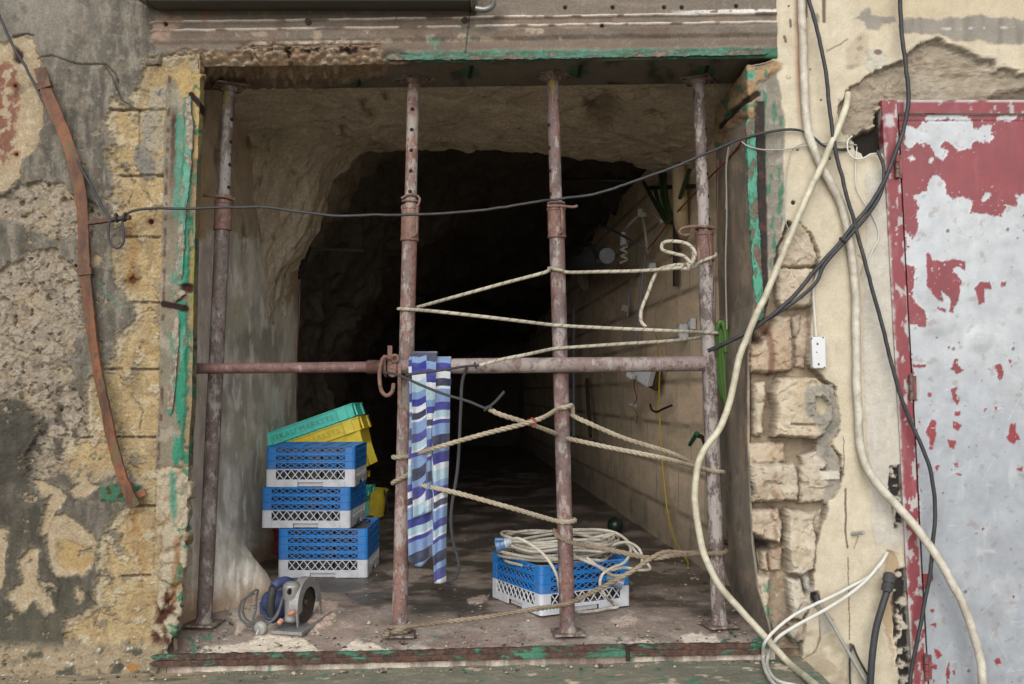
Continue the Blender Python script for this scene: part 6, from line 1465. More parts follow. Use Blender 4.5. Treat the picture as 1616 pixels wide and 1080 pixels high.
def rack_part(z0, z1, base, seed):
    """one tier (blue) or the base (grey) of a dish rack, centred on its middle"""
    m = MB(); w = CW / 2; th = .006; cw = .05
    corners = [(-w, -w), (w, -w), (w, w), (-w, w)]
    win0 = z0 + (.036 if base else .006); win1 = z1 - (.004 if base else .008)
    for i in range(4):
        a = np.array([*corners[i], 0]); b = np.array([*corners[(i + 1) % 4], 0]); d = (b - a) / CW; inn = np.array([-d[1], d[0], 0])
        def wall(u0, u1, h0, h1, tt=th, off=0.0):
            c = (a + d * (u0 + u1) / 2) + inn * (tt / 2 + off) + np.array([0, 0, (h0 + h1) / 2])
            R_ = np.stack([d, inn, [0, 0, 1]], 1); m.box(c, (u1 - u0, tt, h1 - h0), R_)
        r = .014
        wall(r, cw, z0, z1); wall(CW - cw, CW - r, z0, z1)
        if base:
            wall(cw, CW * .36, z0, win0); wall(CW * .64, CW - cw, z0, win0); wall(CW * .36, CW * .64, z0 + .022, win0)
            wall(CW * .36, CW * .64, z0 + .001, z0 + .022, .004, .014)
        else: wall(cw, CW - cw, z0, win0)
        wall(cw, CW - cw, win1, z1)
        lattice(m, a + d * cw + inn * .0030, a + d * (CW - cw) + inn * .0030, win0 - .001, win1 + .001, 9, .0046, 0, inn)
        # rounded corner
        ang0 = math.atan2(-inn[1], -inn[0]) 
        cc = a + (d + inn) * r
        poly = []
        s0 = math.atan2(-d[1], -d[0]); s1 = math.atan2(-inn[1], -inn[0])
        if s1 < s0: s1 += 2 * math.pi
        if s1 - s0 > math.pi: s0 += 2 * math.pi; s0, s1 = s1, s0
        for k in range(5): t_ = s0 + (s1 - s0) * k / 4; poly.append((cc[0] + r * math.cos(t_), cc[1] + r * math.sin(t_)))
        for k in range(4, -1, -1): t_ = s0 + (s1 - s0) * k / 4; poly.append((cc[0] + (r - th) * math.cos(t_), cc[1] + (r - th) * math.sin(t_)))
        m.prism(poly, (0, 0, z0), (1, 0, 0), (0, 1, 0), (0, 0, z1 - z0))
        # small clips between tiers
        if not base:
            for u in (.3, .5, .7): wall(CW * u - .008, CW * u + .008, z0 - .004, z0 + .004, .003, .003)
    if base:
        for k in range(9):
            t_ = -w + .03 + k * (CW - .06) / 8
            m.box((t_, 0, z0 + .018), (.006, CW - .03, .004)); m.box((0, t_, z0 + .0222), (CW - .03, .006, .004))
    return m

def dividers(z0, z1, n=5):
    m = MB(); w = CW / 2 - .012
    for k in range(1, n):
        t_ = -w + 2 * w * k / n
        m.box((t_, 0, (z0 + z1) / 2), (.003, 2 * w, z1 - z0)); m.box((0, t_ , (z0 + z1) / 2 + .001), (2 * w, .003, z1 - z0))
    return m

def rack(tiers, loc, rz, label, group=None, grid_blue=False):
    th = thing('dish_rack', loc, label, 'plastic crate', group, (0, 0, rz))
    rack_part(0.0, BASE_H, True, 1).build('base', M_GREYP, th, True, bevel=.0012)
    for k in range(tiers):
        rack_part(BASE_H + .0006 + k * TIER_H, BASE_H + (k + 1) * TIER_H, False, k).build('extender', M_BLUE, th, True, bevel=.0010)
    dividers(.03, BASE_H + TIER_H * (tiers - .6)).build('divider_grid', M_DIV if not grid_blue else M_DIV, th, True)
    if grid_blue:
        m = MB(); w = CW / 2 - .004; zt = BASE_H + tiers * TIER_H - .003
        for k in range(0, 6):
            t_ = -w + 2 * w * k / 5; m.box((t_, 0, zt), (.008, 2 * w, .004)); m.box((0, t_, zt - .0006), (2 * w, .008, .004))
        m.build('top_grid', M_BLUE, th, True)
    return th
def copy_tree(o, parent=None):
    c = o.copy(); col.objects.link(c); c.parent = parent
    for ch in list(o.children): copy_tree(ch, c)
    return c

FZ = .006
# the stack on the left
fl = G(438, 912, FZ); frr = fl
cx_ = fl[0] + CW / 2; cy_ = (fl[1] + frr[1]) / 2 + CW / 2
racks = "blue and grey dish racks"
rack(4, (cx_, cy_, FZ), .00, "blue and grey rack on the floor, carrying the two upper racks of the stack", racks)
h1 = FZ + BASE_H + 4 * TIER_H + .001
mid = rack(3, (W(413, 832, cy_ - CW / 2)[0] + CW / 2, cy_ + .012, h1), -.035, "blue and grey rack in the middle of its stack of three", racks)
h2 = h1 + BASE_H + 3 * TIER_H + .001
topr = copy_tree(mid); topr.location = (W(417, 768, cy_ - CW / 2)[0] + CW / 2, cy_ + .015, h2); topr.rotation_euler = (0, 0, .012)
topr['label'] = "blue and grey rack on top of the stack of three, under the tilted green crate"
m = MB(); w = CW / 2 - .004; zt = BASE_H + 3 * TIER_H - .003
for k in range(0, 6):
    t_ = -w + 2 * w * k / 5; m.box((t_, 0, zt), (.008, 2 * w, .004)); m.box((0, t_, zt - .0006), (2 * w, .008, .004))
m.build('top_grid', M_BLUE, topr, True)
# the one that holds the cable
near = G(853, 973, FZ); ca_ = math.radians(28); u_ = np.array([math.cos(ca_), math.sin(ca_), 0]); v_ = np.array([-math.sin(ca_), math.cos(ca_), 0])
cc_ = near + (u_ + v_) * CW / 2
CR = rack(3, (cc_[0], cc_[1], FZ), ca_, "blue and grey rack standing alone and turned, heaped with coiled cream cable", racks)

M_LET = {M_TEAL.name: plastic('teal_lettering', C(70, 182, 166, .9)), M_YEL.name: plastic('yellow_lettering', C(208, 188, 60, .88))}
# market crates stacked and tilted behind
def market_crate(mat, loc, rot, label, text=None, Lc=.56, Wc=.36, Hc=.17, rim=.034):
    th = thing('market_crate', loc, label, 'plastic crate', 'market crates behind the racks', rot)
    m = MB()
    def shell(h0, h1, l0, w0, l1, w1, t=.005):
        r = 4
        o = [(-l0 / 2, -w0 / 2, h0), (l0 / 2, -w0 / 2, h0), (l0 / 2, w0 / 2, h0), (-l0 / 2, w0 / 2, h0), (-l1 / 2, -w1 / 2, h1), (l1 / 2, -w1 / 2, h1), (l1 / 2, w1 / 2, h1), (-l1 / 2, w1 / 2, h1)]
        i = [(x - math.copysign(t, x), y - math.copysign(t, y), z) for x, y, z in o]
        f = []
        for k in range(4):
            n = (k + 1) % 4
            f += [(k, n, 4 + n, 4 + k), (8 + n, 8 + k, 12 + k, 12 + n), (4 + k, 4 + n, 12 + n, 12 + k), (n, k, 8 + k, 8 + n)]
        m.add(o + i, f)
    shell(0, Hc - rim, Lc - .07, Wc - .07, Lc - .03, Wc - .03)
    shell(Hc - rim, Hc, Lc - .012, Wc - .012, Lc, Wc)
    m.box((0, 0, Hc - rim + .002), (Lc - .012, .012, .004)); 
    for s in (-1, 1):
        m.box((0, s * (Wc / 2 - .011), Hc - rim + .0015), (Lc - .02, .018, .003)); m.box((s * (Lc / 2 - .011), 0, Hc - rim + .0015), (.018, Wc - .02, .003))
        m.box((0, s * (Wc / 2 + .003), Hc - .003), (Lc + .012, .008, .006)); m.box((s * (Lc / 2 + .003), 0, Hc - .003), (.008, Wc + .004, .006))
    m.box((0, 0, .003), (Lc - .075, Wc - .075, .006))
    for s in (-1, 1):
        for x in (-1, 1):
            m.box((x * (Lc / 2 - .065), s * (Wc / 2 + .0035), Hc - rim / 2 - .003), (.052, .009, rim - .006)); m.box((x * (Lc / 2 - .06), s * (Wc / 2 - .034), (Hc - rim) / 2), (.05, .02, Hc - rim - .002))
            m.box((x * (Lc / 2 + .004), s * (Wc / 2 - .06), Hc - rim / 2), (.010, .04, rim - .004))
        for k in range(-5, 6): m.box((s * (Lc / 2 - .0255), k * .024, (Hc - rim) / 2), (.008, .005, Hc - rim - .004))
    m.build('tub', mat, th, True, bevel=.002)
    # ventilation holes as near-black discs, their inner shade put into colour
    m = MB()
    for s in (-1,):
        for r_ in range(3):
            for k in range(5): m.lathe((.07 + k * .017 - .0085 * (r_ % 2), s * (Wc / 2 - .0235 + r_ * -.001), .094 + r_ * .014), (.07 + k * .017 - .0085 * (r_ % 2), s * (Wc / 2 - .0170), .094 + r_ * .014), [(0, .0052), (1, .0052)], 8)
    m.build('vent_hole_discs', M_HOLE_SHADE, th, True)
    if text:
        cu = bpy.data.curves.new('lettering', 'FONT'); cu.body = text; cu.size = .040; cu.extrude = .0014; cu.align_x = 'CENTER'; cu.align_y = 'CENTER'; cu.space_character = 1.18
        tmp = bpy.data.objects.new('tmp', cu); col.objects.link(tmp); bpy.context.view_layer.update()
        me = bpy.data.meshes.new_from_object(tmp.evaluated_get(bpy.context.evaluated_depsgraph_get())); bpy.data.objects.remove(tmp)
        me.materials.clear(); me.materials.append(M_LET[mat.name]); me.name = 'lettering'
        me.transform(Matrix.Translation((-.02, -(Wc / 2 + .0002), Hc - rim / 2 - .003)) @ Matrix.Rotation(math.pi / 2, 4, 'X'))
        o = bpy.data.objects.new('lettering', me); col.objects.link(o); o.parent = th
    return th
bx = W(503, 800, 2.02)[0]; by = 2.02
zz_ = FZ
for mat_, lab in ((M_REDP, "dark red market crate at the bottom of the stack behind the blue racks"), (M_YEL, "yellow market crate second from the floor behind the blue racks"), (M_TEAL, "green market crate sandwiched between two yellow ones behind the blue racks"), (M_YEL, "yellow market crate level with the second rack, under the tilted pair")):
    market_crate(mat_, (bx + .015 * math.sin(zz_ * 40), by, zz_), (0, 0, .02), lab); zz_ += .0 + (.10 if zz_ < .05 else .082)
tl = math.radians(-19.5)
def tilt_loc(px, py, y): p = W(px, py, y); return (p[0], p[1], p[2])
tp = W(573, 652, 1.80); # front right top of the yellow rim
def place_tilted(mat_, tr_px, y, lab, text, H_=.17):
    tr = W(tr_px[0], tr_px[1], y); c, s = math.cos(-tl), math.sin(-tl)
    # local corner (L/2, -W/2, H) goes to tr
    lx, lz_ = .28 + .006, H_
    ox = tr[0] - (lx * c - lz_ * s); oz = tr[2] - (lx * s + lz_ * c)
    return market_crate(mat_, (ox, tr[1] + .18, oz), (0, tl, 0), lab, text, Hc=H_, rim=.072)
place_tilted(M_YEL, (566, 657), 1.663, "yellow market crate tilted on top of the stack, holding the green one", "PITKALI MARKETS", .27)
place_tilted(M_TEAL, (556, 636), 1.660, "green market crate tilted up on top, with raised lettering along its rim", "PITKALI MARKETS")
yb_ = thing('yellow_bucket', G(583, 818, FZ) + np.array([0, .08, 0]), "small yellow plastic tub standing right of the crate stack", 'bucket')
p0 = np.array(yb_.location); m = MB(); m.lathe(p0, p0 + np.array([0, 0, .20]), [(0, .085), (.02, .09), (.93, .115), (.94, .125), (1, .125), (1, .112), (.05, .084)], 24); m.build('tub', M_YEL, yb_)
m = MB(); m.tube([p0 + np.array([.10, -.07, .2]), p0 + np.array([.125, -.09, .12]), p0 + np.array([.13, -.10, .04]), p0 + np.array([.10, -.11, .006]), p0 + np.array([.02, -.13, .006])], .006, 8); m.build('lead', M_BLACK, yb_)

# ================================================================= COIL OF CABLE ON ITS RACK
rnd = random.Random(4); pts = []
ztop = FZ + BASE_H + 3 * TIER_H
for k in range(15):
    r0 = rnd.uniform(.16, .225); ox, oy = rnd.uniform(-.03, .03), rnd.uniform(-.03, .02); zc = ztop - .015 + .0062 * k + rnd.uniform(-.012, .01)
    ph = rnd.uniform(0, .5)
    for j in range(9):
        a = 2 * math.pi * j / 9 + ph * .2
        rr_ = r0 * (1 + .10 * math.sin(2 * a + k)); pts.append(cc_ + np.array([ox + rr_ * 1.12 * math.cos(a) - .01, oy + rr_ * .88 * math.sin(a), 0]) + np.array([0, 0, zc + rnd.uniform(-.010, .012)]))
rc = .0062
coil = thing('cable_coil', (cc_[0], cc_[1], ztop), "big loose coil of cream extension cable with blue plugs, heaped on a rack", 'cable coil')
m = MB(); m.tube(pts, rc, 8, step=.010)
yc = cc_[1]
m.tube([W(806, 852, yc - .30), W(818, 850, yc - .33), W(850, 868, yc - .37), W(868, 888, yc - .40), W(880, 912, yc - .41), W(884, 935, yc - .40), W(893, 955, yc - .42), (G(912, 966, FZ + .012)), G(940, 964, FZ + .008), G(960, 960, FZ + .008), G(975, 958, FZ + .01), G(968, 952, FZ + .02), W(955, 940, yc - .33), W(947, 925, yc - .34), W(950, 908, yc - .33), W(965, 897, yc - .30), W(985, 888, yc - .24), W(995, 872, yc - .18), W(992, 860, yc - .10), W(975, 855, yc)], rc, 8, step=.010)
m.tube([W(905, 838, yc - .1), W(940, 836, yc), W(968, 840, yc), W(988, 852, yc - .05), W(1004, 872, yc - .1), W(1022, 890, yc - .12), W(1026, 898, yc - .14), W(1010, 900, yc - .16), W(985, 896, yc - .2), W(962, 900, yc - .22), W(940, 892, yc - .25), W(920, 884, yc - .25), W(905, 876, yc - .22), W(930, 868, yc - .1)], rc, 8, step=.010)
m.tube([W(960, 862, yc - .1), W(990, 856, yc - .08), W(1008, 866, yc - .1), W(1013, 880, yc - .12), W(1011, 893, yc - .15), W(990, 906, yc - .2), W(968, 908, yc - .23), W(945, 895, yc - .25), W(925, 880, yc - .25)], rc, 8, step=.010)
m.tube([W(950, 850, yc - .15), W(970, 842, yc - .12), W(955, 845, yc - .1), W(930, 850, yc - .1)], rc, 8, step=.010)
m.build('cable', M_CREAM, coil)
M_PLUGB = plastic("blue_plug_plastic", C(86, 138, 192), .35); M_PLUGW = plastic("pale_plug_plastic", C(188, 196, 206), .35)
pa, pb = W(782, 862, yc - .30), W(803, 856, yc - .30)
m = MB(); m.lathe(pa, pb, [(0, .002), (.02, .024), (.35, .026), (.38, .022), (.7, .022)], 18); m.box((pa + pb) / 2 + np.array([-.012, -.012, .022]), (.034, .03, .010)); m.build('plug', M_PLUGB, coil, bevel=.002)
m = MB(); m.lathe(pa + (pb - pa) * .68, pb + (pb - pa) * .25, [(0, .0215), (.3, .0215), (.35, .018), (.6, .017), (1, .008)], 18); m.build('plug_sleeve', M_PLUGW, coil)
q0 = near + u_ * (CW * .80) - v_ * .022 + np.array([0, 0, .112]); m = MB(); m.lathe(q0 + np.array([-.04, .0, .015]), q0 + np.array([.03, -.004, -.01]), [(0, .010), (.2, .018), (.5, .022), (.55, .026), (.98, .026), (1, .004)], 18); m.build('plug', flat_mat("clear_grey_plastic", C(130, 142, 158), .2, var=.1), coil)

# ================================================================= CIRCULAR SAW
SZ = G(482, 988, -.02); sp = np.array([SZ[0], SZ[1], -.012])
saw = thing('circular_saw', sp, "dusty blue and grey circular saw standing on its base plate near the front left", 'circular saw')
M_ALU = flat_mat("dusty_aluminium", C(156, 154, 152, .72), .5, .4, var=.2, scale=60, bmp=.1, dirt=C(120, 110, 98), dirt_amt=.5)
M_NAVY = flat_mat("dusty_navy_plastic", C(58, 72, 116), .5, var=.2, scale=40, dirt=C(130, 124, 118), dirt_amt=.35); M_GRIP = flat_mat("black_grip", C(52, 52, 54), .6, var=.2, scale=60)
M_BLADE = flat_mat("rusty_blade", C(84, 74, 68), .5, .5, var=.3, scale=40); M_ORNG = flat_mat("orange_plastic", C(206, 146, 116), .5, var=.1)
# the saw's own axes: e1 along the blade (towards the camera-left-down in the picture), e2 across, e3 up
th0 = math.radians(74); e2 = np.array([math.sin(th0), -math.cos(th0), 0]); e1 = np.array([math.cos(th0), math.sin(th0), .10]); e1 /= np.linalg.norm(e1); e3 = np.cross(e2, e1)
def S(a, b, c): return sp + e1 * a + e2 * b + e3 * c
Rs = np.stack([e1, e2, e3], 1)
m = MB(); m.prism([(-.13, -.085), (.13, -.085), (.13, .035), (.115, .05), (-.115, .05), (-.13, .035)], S(0, 0, 0), e1, e2, e3 * .005)
for k in range(9): m.box(S(-.09, -.075 + k * .009, .006), (.05, .003, .002), Rs)
m.bar(S(-.13, .048, .006), S(.13, .048, .006), .008, .014, e3); m.bar(S(-.128, -.08, .006), S(-.128, .045, .006), .008, .012, e3); m.build('base_plate', M_ALU, saw, bevel=.001)
def arc_plate(m, r0, r1, a0, a1, b0, t, ce, n=26):
    aa = np.linspace(a0, a1, n); poly = [(r1 * math.cos(a), r1 * math.sin(a)) for a in aa] + [(r0 * math.cos(a), r0 * math.sin(a)) for a in aa[::-1]]
    # as quads, to stay clean
    for i in range(n - 1):
        pl = [(r0 * math.cos(aa[i]), r0 * math.sin(aa[i])), (r1 * math.cos(aa[i]), r1 * math.sin(aa[i])), (r1 * math.cos(aa[i + 1]), r1 * math.sin(aa[i + 1])), (r0 * math.cos(aa[i + 1]), r0 * math.sin(aa[i + 1]))]
        m.prism(pl, S(0, b0, ce), e1, e3, e2 * t)
ce = .088
m = MB(); arc_plate(m, .060, .098, -.25, 3.4, .018, .004, ce); arc_plate(m, .094, .098, -.25, 3.4, -.016, .034, ce); arc_plate(m, .012, .095, .6, 2.6, -.016, .004, ce)
m.bar(S(-.092, .018, .02), S(-.096, .018, ce), .012, .006, e2); m.bar(S(.094, .018, .006), S(.096, .018, ce), .014, .006, e2)
m.build('blade_guard', M_ALU, saw, bevel=.001)
m = MB(); m.lathe(S(0, .002, ce), S(0, .0045, ce), [(0, .001), (.01, .080), (.99, .080), (1, .001)], 40); m.lathe(S(0, .0, ce), S(0, .016, ce), [(0, .018), (1, .014)], 16); m.build('blade', M_BLADE, saw)
m = MB(); m.lathe(S(-.075, -.020, .03), S(-.060, -.020, .185), [(0, .018), (.05, .026), (.55, .027), (.62, .034), (.92, .034), (1, .02)], 20); m.lathe(S(-.097, -.012, .158), S(-.099, -.006, .158), [(0, .013), (1, .012)], 14, 1); m.box(S(-.02, -.032, .11), (.09, .035, .09), Rs); m.build('gear_housing', [M_ALU, M_HOLE_SHADE], saw, bevel=.003)
m = MB(); m.lathe(S(-.005, -.045, .085), S(-.005, -.175, .080), [(0, .044), (.4, .046), (.6, .043), (.92, .040), (1, .030)], 24); m.box(S(-.005, -.17, .060), (.05, .03, .05), Rs); m.build('motor', M_NAVY, saw, bevel=.004)
m = MB(); m.tube([S(.02, -.05, .125), S(-.03, -.055, .172), S(-.075, -.068, .182), S(-.098, -.078, .172)], [.020, .023, .020, .018], 12); m.tube([S(-.10, -.092, .062), S(-.085, -.095, .045), S(-.04, -.085, .05), S(.0, -.07, .06)], [.020, .022, .02, .018], 12); m.build('handle', M_NAVY, saw)
m = MB(); m.tube([S(-.098, -.078, .172), S(-.106, -.084, .135), S(-.106, -.090, .095), S(-.10, -.092, .062)], [.017, .0165, .0165, .017], 12); m.build('grip', M_GRIP, saw)
m = MB(); m.tube([S(-.095, -.02, .066), S(-.108, -.005, .075), S(-.112, .016, .086)], [.006, .009, .007], 8); m.lathe(S(-.085, -.052, .042), S(-.112, -.056, .034), [(0, .003), (.3, .011), (.8, .010), (1, .003)], 12); m.build('lever', M_ORNG, saw)
m = MB(); m.lathe(S(-.13, -.112, .028), S(-.155, -.116, .020), [(0, .004), (.05, .022), (.6, .026), (.95, .022), (1, .012)], 20); m.cyl(S(-.155, -.116, .020), S(-.17, -.118, .006), .004, n=8); m.build('plug', flat_mat("pale_knob", C(190, 188, 184), .4, .2, var=.15), saw)
m = MB(); m.tube([S(-.10, -.10, .04), S(-.12, -.16, .03), S(-.10, -.215, .06), S(-.05, -.225, .11), S(-.03, -.19, .135), S(-.08, -.165, .12), S(-.115, -.15, .08), S(-.13, -.155, .045), S(-.13, -.12, .04), S(-.115, -.07, .05), S(-.09, -.05, .11), S(-.08, -.05, .13), S(-.10, -.06, .08), S(-.125, -.09, .035), S(-.13, -.16, .022), S(-.115, -.22, .05), S(-.07, -.235, .10), S(-.03, -.20, .12)], .0045, 8); m.build('cord', flat_mat("dusty_cord", C(92, 92, 92), .7, var=.2), saw)

# ================================================================= THINGS ON THE INNER BLOCK WALL
M_HOSEG = flat_mat("bright_green_hose", C(96, 134, 62), .5, var=.15, scale=30, bmp=.05); M_HOSED = flat_mat("dark_green_hose", C(52, 74, 44), .5, var=.2, scale=30)
m = MB(); rnd = random.Random(8)
for k in range(5):
    dx_ = k * 5.0 - 7; m.tube([W(1139 + dx_ * .5, 508 + 2 * abs(k - 2), .40 - .012 * k), W(1138 + dx_ * .9, 540, .38), W(1140 + dx_, 585, .38), W(1143 + dx_ * .7, 620, .38), W(1146 + dx_ * .35, 648 - 6 * abs(k - 2), .40 - .01 * k)], .0095, 8)
m.tube([W(1130, 560, .37), W(1131, 520, .36), W(1137, 507, .36), W(1144, 520, .36), W(1145, 556, .37)], .0105, 8)
o = m.build('garden_hose', M_HOSEG); tag(o, "bundle of bright green hose hanging behind the right prop", "hose")
m = MB()
for a, b_, c_ in (((1016, 288), (1032, 318), (1052, 352)), ((1034, 300), (1040, 322), (1055, 352)), ((1042, 268), (1046, 312), (1058, 352)), ((1049, 262), (1050, 300), (1060, 350)), ((1088, 268), (1074, 310), (1060, 352))):
    m.tube([B(*a, .06), B(*b_, .07), B(*c_, .06)], .012, 8)
o = m.build('hose_bundle', M_HOSED); tag(o, "bunch of dark green hose lengths tied upright against the block wall", "hose")
m = MB(); m.tube([B(1072, 262, .06), B(1073, 300, .06), B(1074, 335, .06), B(1075, 352, .05), B(1080, 366, .02), B(1088, 374, -.05)], .040, 20)
o = m.build('beige_pipe', flat_mat("beige_pipe_plastic", C(196, 178, 140, .7), .6, var=.1)); tag(o, "fat beige pipe elbow coming down the block wall into the masonry", "pipe")
M_DKWOOD = flat_mat("dark_wood", C(70, 56, 46), .8, var=.35, scale=20, stretch=(3, 3, .4), bmp=.3)
m = MB(); m.bar(B(1066, 352, .03), B(1066, 452, .03), .052, .022, (-1, 0, 0)); o = m.build('wooden_batten', M_DKWOOD, bevel=.002); tag(o, "dark upright wooden batten on the block wall below the hose bunch", "batten")
m = MB(); m.bar(B(1020, 297, .03), B(1098, 294, .03), .022, .014, (-1, 0, 0)); o = m.build('iron_bar', flat_mat("black_iron", C(48, 42, 40), .7, var=.3)); tag(o, "short black iron bar fixed level across the block wall behind the beige pipe", "bar")
lamp = thing('wall_lamp', B(1012, 340, .1), "white spiral bulb and jointed white arms rigged on the block wall", 'lamp')
m = MB(); m.tube([B(983, 366, .16), B(996, 352, .14), B(1012, 336, .10)], .011, 10); m.tube([B(1013, 338, .09), B(1018, 365, .09), B(1022, 400, .08)], .009, 10); m.tube([B(1016, 332, .09), B(1030, 336, .09), B(1042, 348, .08)], .009, 10); m.tube([B(1044, 350, .08), B(1034, 372, .07), B(1022, 402, .07)], .010, 10)
m.box(B(1012, 337, .10), (.05, .04, .05)); m.build('arm', flat_mat("dull_white_plastic", C(190, 184, 170), .6, var=.15), lamp)
m = MB(); c0 = B(983, 368, .17); c1_ = B(984, 388, .17); m.lathe(c0, c1_, [(0, .018), (.4, .022), (1, .026)], 14); m.build('socket', M_WPL, lamp)
m = MB(); hp = []
for k in range(40): a = k / 39 * 5 * math.pi; hp.append(B(984.5, 389 + 26 * k / 39, .17) + np.array([.020 * math.cos(a), .020 * math.sin(a), 0]))
m.tube(hp, .0068, 8, step=.006); m.build('bulb', flat_mat("milky_bulb", C(222, 220, 214), .25, var=.02, bmp=0), lamp)
m = MB(); m.tube([B(917, 406, .25), B(920, 385, .27), B(934, 366, .28), B(952, 358, .28), B(975, 368, .24), B(1000, 382, .18), B(1018, 392, .12)], .0075, 10); o = m.build('bent_tube', flat_mat("chrome_tube", C(160, 160, 164), .3, .8, var=.2)); tag(o, "bent shiny metal tube arching above the grey tank on the block wall", "tube")
m = MB(); m.tube([B(1020, 398, .06), B(1014, 440, .06), B(1009, 490, .06), B(1002, 548, .06)], .011, 10); m.tube([B(1004, 410, .05), B(994, 460, .05), B(990, 500, .06)], .005, 8); m.tube([B(1000, 432, .05), B(992, 455, .05), B(988, 485, .05)], .004, 8); o = m.build('grey_pipe', flat_mat("grey_pipe_plastic", C(150, 152, 158), .5, var=.15)); tag(o, "thin grey upright conduit pipes on the block wall behind the ropes", "pipe")
tk = thing('grey_tank', B(925, 412, .3), "grey metal cylinder with a black handle, hung in the dark by the block wall", 'tank')
m = MB(); m.lathe(B(893, 420, .30), B(958, 404, .30), [(0, .03), (.04, .075), (.9, .075), (1, .05)], 24); m.build('body', flat_mat("dull_grey_tank", C(120, 124, 130), .5, .3, var=.2), tk)
m = MB(); m.tube([B(910, 402, .37), B(918, 386, .38), B(930, 385, .38), B(938, 398, .39), B(944, 412, .39)], .012, 10); m.build('handle', M_GRIP, tk)
m = MB()
for k in range(5): m.torus(B(914 + k * 1.5, 440 + k, .18), (1, .2 * k - .4, .3), .055 + .004 * k, .004, 24, 6)
o = m.build('wire_coil', flat_mat("pale_wire", C(190, 176, 140), .5)); tag(o, "small coil of pale wire hanging under the grey tank", "wire coil")
fl_ = thing('flood_lamp', B(1024, 588, .1), "tilted white flood lamp on a brown bracket, on the block wall behind the horizontal prop", 'lamp')
q_ = B(1016, 590, .13); Rf = np.array(Euler((.1, .42, -.9)).to_matrix())
m = MB(); m.box(q_, (.14, .05, .11), Rf); m.box(q_ + Rf @ np.array([0, -.028, 0]), (.12, .010, .09), Rf); m.build('housing', M_WPL, fl_, bevel=.006)
m = MB(); m.box(q_ + Rf @ np.array([.012, .05, -.02]), (.15, .03, .12), Rf); m.build('bracket', flat_mat("brown_bracket", C(84, 56, 44), .7, var=.2), fl_, bevel=.003)
m = MB(); m.box(q_ + np.array([-.08, -.02, -.01]), (.05, .03, .03), Rf); m.build('terminal', M_WPL, fl_, bevel=.003)
def small(name, px, py, off, size, mat, label, cat, rot=(0, 0, 0)):
    m = MB(); Rm = np.array(Euler(rot).to_matrix()); c0 = B(px, py, off); m.box(c0, size, Rm); m.box(c0 + Rm @ np.array([-size[0] * .5 - .003, 0, 0]), (.006, size[1] * .6, size[2] * .6), Rm)
    o = m.build(name, mat, bevel=.003); tag(o, label, cat); return o
small('switch_box', 1029, 423, .05, (.04, .06, .055), M_WPL, "white switch box high on the block wall beside the grey conduit", "switch box")
small('wall_socket', 1092, 512, .02, (.03, .07, .06), M_WPL, "pale wall socket on the blocks just left of the right prop", "socket")
small('wall_socket', 1078, 524, .03, (.05, .06, .08), M_WPL, "pale adaptor plugged in below the wall socket left of the right prop", "adaptor")
small('clip_switch', 986, 486, .07, (.05, .07, .045), flat_mat("black_white_switch", C(150, 146, 140), .4, var=.3), "black and white clip hanging on the conduit between two ropes", "switch", (.2, .5, 0))
small('cord_switch', 999, 640, .08, (.03, .06, .02), M_WPL, "small white cord switch dangling on red wire below the flood lamp", "switch", (0, .3, .4))
m = MB(); m.tube([B(1003, 592, .14), B(1001, 612, .10), B(1005, 628, .09), B(999, 640, .085)], .003, 6); m.tube([B(999, 645, .08), B(1006, 655, .06), B(1004, 668, .06)], .002, 6); o = m.build('wire', flat_mat("red_wire", C(150, 40, 34), .5)); tag(o, "thin red wire dangling from the flood lamp to its cord switch", "wire")
hk = flat_mat("iron_hook_metal", C(56, 50, 46), .6, .3, var=.3)
m = MB(); m.tube([B(1060, 640, .03), B(1048, 645, .05), B(1034, 650, .05), B(1028, 646, .06), B(1026, 638, .06)], .007, 8, smooth=True); o = m.build('wall_hook', hk); tag(o, "black iron hook on the block wall below the flood lamp, right of the cord switch", "hook")
m = MB(); m.tube([B(1112, 700, .02), B(1108, 690, .06), B(1102, 688, .09)], .011, 10); m.cyl(B(1100, 684, .10), B(1089, 702, .10), .012, .010, 12, 1); o = m.build('garden_tap', [hk, flat_mat("green_tap_handle", C(30, 104, 78), .4)]); tag(o, "tap with a green lever on the block wall left of the right prop", "tap")
m = MB(); m.tube([B(1035, 528, .05), B(1042, 560, .06), B(1040, 620, .05), B(1042, 680, .04), B(1047, 750, .04), B(1054, 810, .04), B(1062, 845, .05), B(1074, 870, .06), B(1084, 884, .05), G(1086, 897, .02)], .0042, 8); o = m.build('cable', flat_mat("yellow_cable", C(206, 176, 44), .5, var=.1)); tag(o, "thin yellow cable hanging down the block wall to the floor", "cable")
m = MB(); m.tube([W(1172, 222, .06), W(1150, 250, .35), W(1128, 272, .5), B(1100, 302, .05), B(1064, 340, .09), B(1040, 372, .1), B(1022, 394, .1)], .0042, 8); o = m.build('cord', flat_mat("red_cord", C(150, 64, 46), .7)); tag(o, "orange red cord slanting down from the right reveal to the lamp arms", "cord")
m = MB(); m.tube([W(1150, 232, .30), W(1146, 260, .32), W(1147, 330, .33), W(1145, 420, .33), W(1147, 520, .33)], .0034, 6); o = m.build('wire', M_GREYC); tag(o, "grey wire running straight down the dark timber reveal on the right", "wire")
m = MB(); m.tube([W(1133, 252, .5), W(1132, 340, .52), W(1130, 420, .53), W(1129, 512, .53)], .002, 6); o = m.build('string', flat_mat("pink_string", C(150, 116, 100), .8)); tag(o, "thin pinkish string hanging to the bright green hose", "string")
